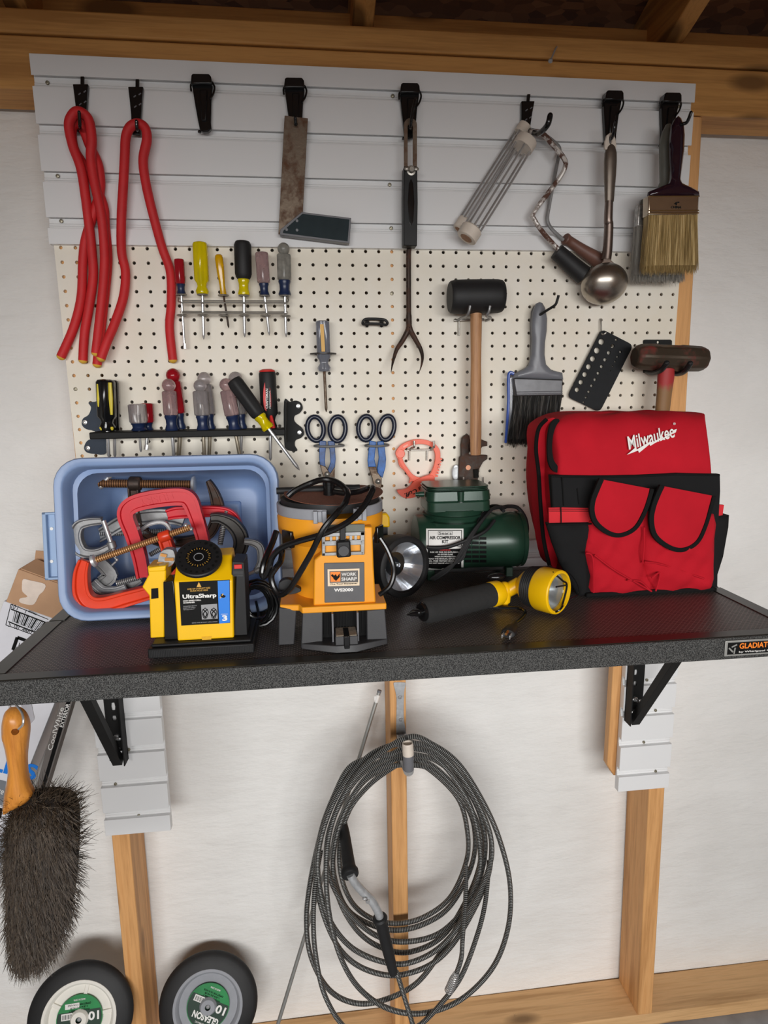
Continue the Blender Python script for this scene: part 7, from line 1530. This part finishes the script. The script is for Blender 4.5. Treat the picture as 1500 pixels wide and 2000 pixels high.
# separate narrow carton standing at its right edge
t = thing('carton', 'narrow grey lamp tube carton with pale lettering standing against the white carton', 'box', (-.06, Yc, .1))
Yn = Yc - .006
f0, f1 = (204, 1545), (432, 985)
pa, pb = B5(198, 1560, Yn), B5(360, 985, Yn); qa, qb = B5(262, 1560, Yn), B5(436, 985, Yn)
ext = lambda a, c, k: a + (c - a) * k
b = B(); A0, A1_, C0, C1 = ext(pa, pb, -1.1), ext(pa, pb, 1.35), ext(qa, qb, -1.1), ext(qa, qb, 1.35)
b.hexa([A0, C0, C0 + V((0, .03, 0)), A0 + V((0, .03, 0))], [A1_, C1, C1 + V((0, .03, 0)), A1_ + V((0, .03, 0))]); obj('tube_sleeve', b, plain('grey carton', C(112, 106, 102), .6, 0, .06, 30), t, bevel=.001)
l2 = lambda k, s, e=0.0: (ext(pa, pb, k) * (1 - s) + ext(qa, qb, k) * s) + V((0, -.0005 - e, 0))
b = B(); b.hexa([l2(-1.1, .52), l2(-1.1, .86), l2(-1.1, .86) + V((0, .0006, 0)), l2(-1.1, .52) + V((0, .0006, 0))], [l2(1.35, .52), l2(1.35, .86), l2(1.35, .86) + V((0, .0006, 0)), l2(1.35, .52) + V((0, .0006, 0))]); obj('dark_band', b, 'ink', t)
text(t, 'lettering', 'CoolWhite', l2(.50, .30), l2(.94, .30), .0092, 'white', .0002, 0)
text(t, 'lettering', 'EXTERIOR', l2(.74, .72, .0004), l2(.98, .72, .0004), .0075, 'whiteink', .0002, .01)
# ---------------------------------------------------------------- counter duster hung at the front left corner
Yd = -.415
t = thing('duster_brush', 'orange wooden handled counter duster with long dark brown hair hanging at the left', 'brush', B6(100, 1085, Yd))
Hd = [(28, 1052), (60, 1038), (100, 1038), (135, 1062), (160, 1110), (166, 1170), (156, 1260), (150, 1340), (155, 1430), (172, 1500), (192, 1545), (150, 1600), (70, 1640), (18, 1660), (22, 1560), (40, 1470), (46, 1400), (32, 1300), (12, 1210), (8, 1130)]
L = spline([B5(x, z, Yd) for x, z in Hd], 4, True); cx_, cz_ = B5(108, 1140, Yd).x, B5(108, 1140, Yd).z
b = B(); b.plate(L, [circ(B5(112, 1142, Yd), .0048, 14)], .010, bulge=lambda q, d: .012 * math.sqrt(min(1, d / .012)), step=.006); obj('handle', b, 'varnish', t, ang=60)
b = B(); b.tube(spline([B5(112, 1150, Yd - .016), B5(138, 1120, Yd - .02), B5(134, 1060, Yd - .014), B5(100, 1010, Yd), B5(80, 985, Yd + .01), B5(60, 1000, Yd + .016), B5(70, 1060, Yd + .014), B5(100, 1130, Yd + .012)], 6), .0016, 8); obj('hook_wire', b, 'steel', t)
b = B(); bl = spline([B6(x, z, Yd + .002) for x, z in ((70, 230), (150, 175), (300, 170), (370, 230), (380, 420), (360, 700), (310, 880), (230, 980), (110, 1010), (60, 900), (45, 600), (45, 380))], 4, True)
b.plate(bl, [], .030, bulge=lambda q, d: .022 * math.sqrt(min(1, d / .02)), step=.010); core = obj('hair_core', b, plain('dark hair core', C(38, 30, 24), .9, 0, .2, 60), t, ang=80)
rnd = random.Random(2); bl2 = [V((p.x, p.z)) for p in bl]; b = B()
xs = [p.x for p in bl2]; zs = [p.y for p in bl2]; cc = V((sum(xs) / len(xs), sum(zs) / len(zs)))
def hair_pts():
    while True:
        q = V((rnd.uniform(min(xs), max(xs)), rnd.uniform(min(zs), max(zs))))
        if inside(q, bl2): break
    d = edge_d(q, bl2); y0 = Yd + .002 - .022 * math.sqrt(min(1, d / .02)); o = (q - cc); L_ = rnd.uniform(.014, .030)
    side = 1 - min(1, d / .03); dx = .6 * o.x / .05 * side * .5 + rnd.gauss(.12, .25); dz = -0.75 + rnd.gauss(0, .22) + (.55 * side if o.y > .06 else 0); dy = -.45 + rnd.gauss(0, .18)
    dd = V((dx, dy, dz)).normalized(); p = V((q.x, y0 + .002, q.y)); e = p + dd * L_; return [p, p + dd * L_ * .55 + V((0, -.002, 0)), e + V((0, .001, -.004))]
strands(b, hair_pts, 5200, .0006)
def edge_pts():
    i = rnd.randrange(len(bl2)); p = bl2[i]; o = (p - cc).normalized(); L_ = rnd.uniform(.012, .026) * (1.35 if o.y > .5 else 1)
    y0 = Yd + .002 + rnd.uniform(-.004, .024); q = V((p.x + rnd.gauss(0, .003), y0, p.y + rnd.gauss(0, .003))); o2 = V((o.x * .8 + rnd.gauss(.1, .25), rnd.gauss(-.1, .25), o.y * .5 - .35 + rnd.gauss(0, .2) + (.4 if o.y > .5 else 0))).normalized()
    return [q - o2 * .004, q + o2 * L_ * .5, q + o2 * L_ + V((0, 0, -.003))]
strands(b, edge_pts, 1500, .0006); obj('hair', b, 'hair', t)
t = thing('plastic_tag', 'small clear plastic pouch hanging beside the duster handle', 'tag', B5(185, 1135, -.40))
b = B(); b.plate(rrect([B5(x, z, -.38) for x, z in ((120, 985), (186, 985), (208, 1095), (165, 1140))], .004), [], .0015); obj('pouch', b, plain('clear pouch', C(230, 232, 236), .15, 0, 0, trans=.85), t)
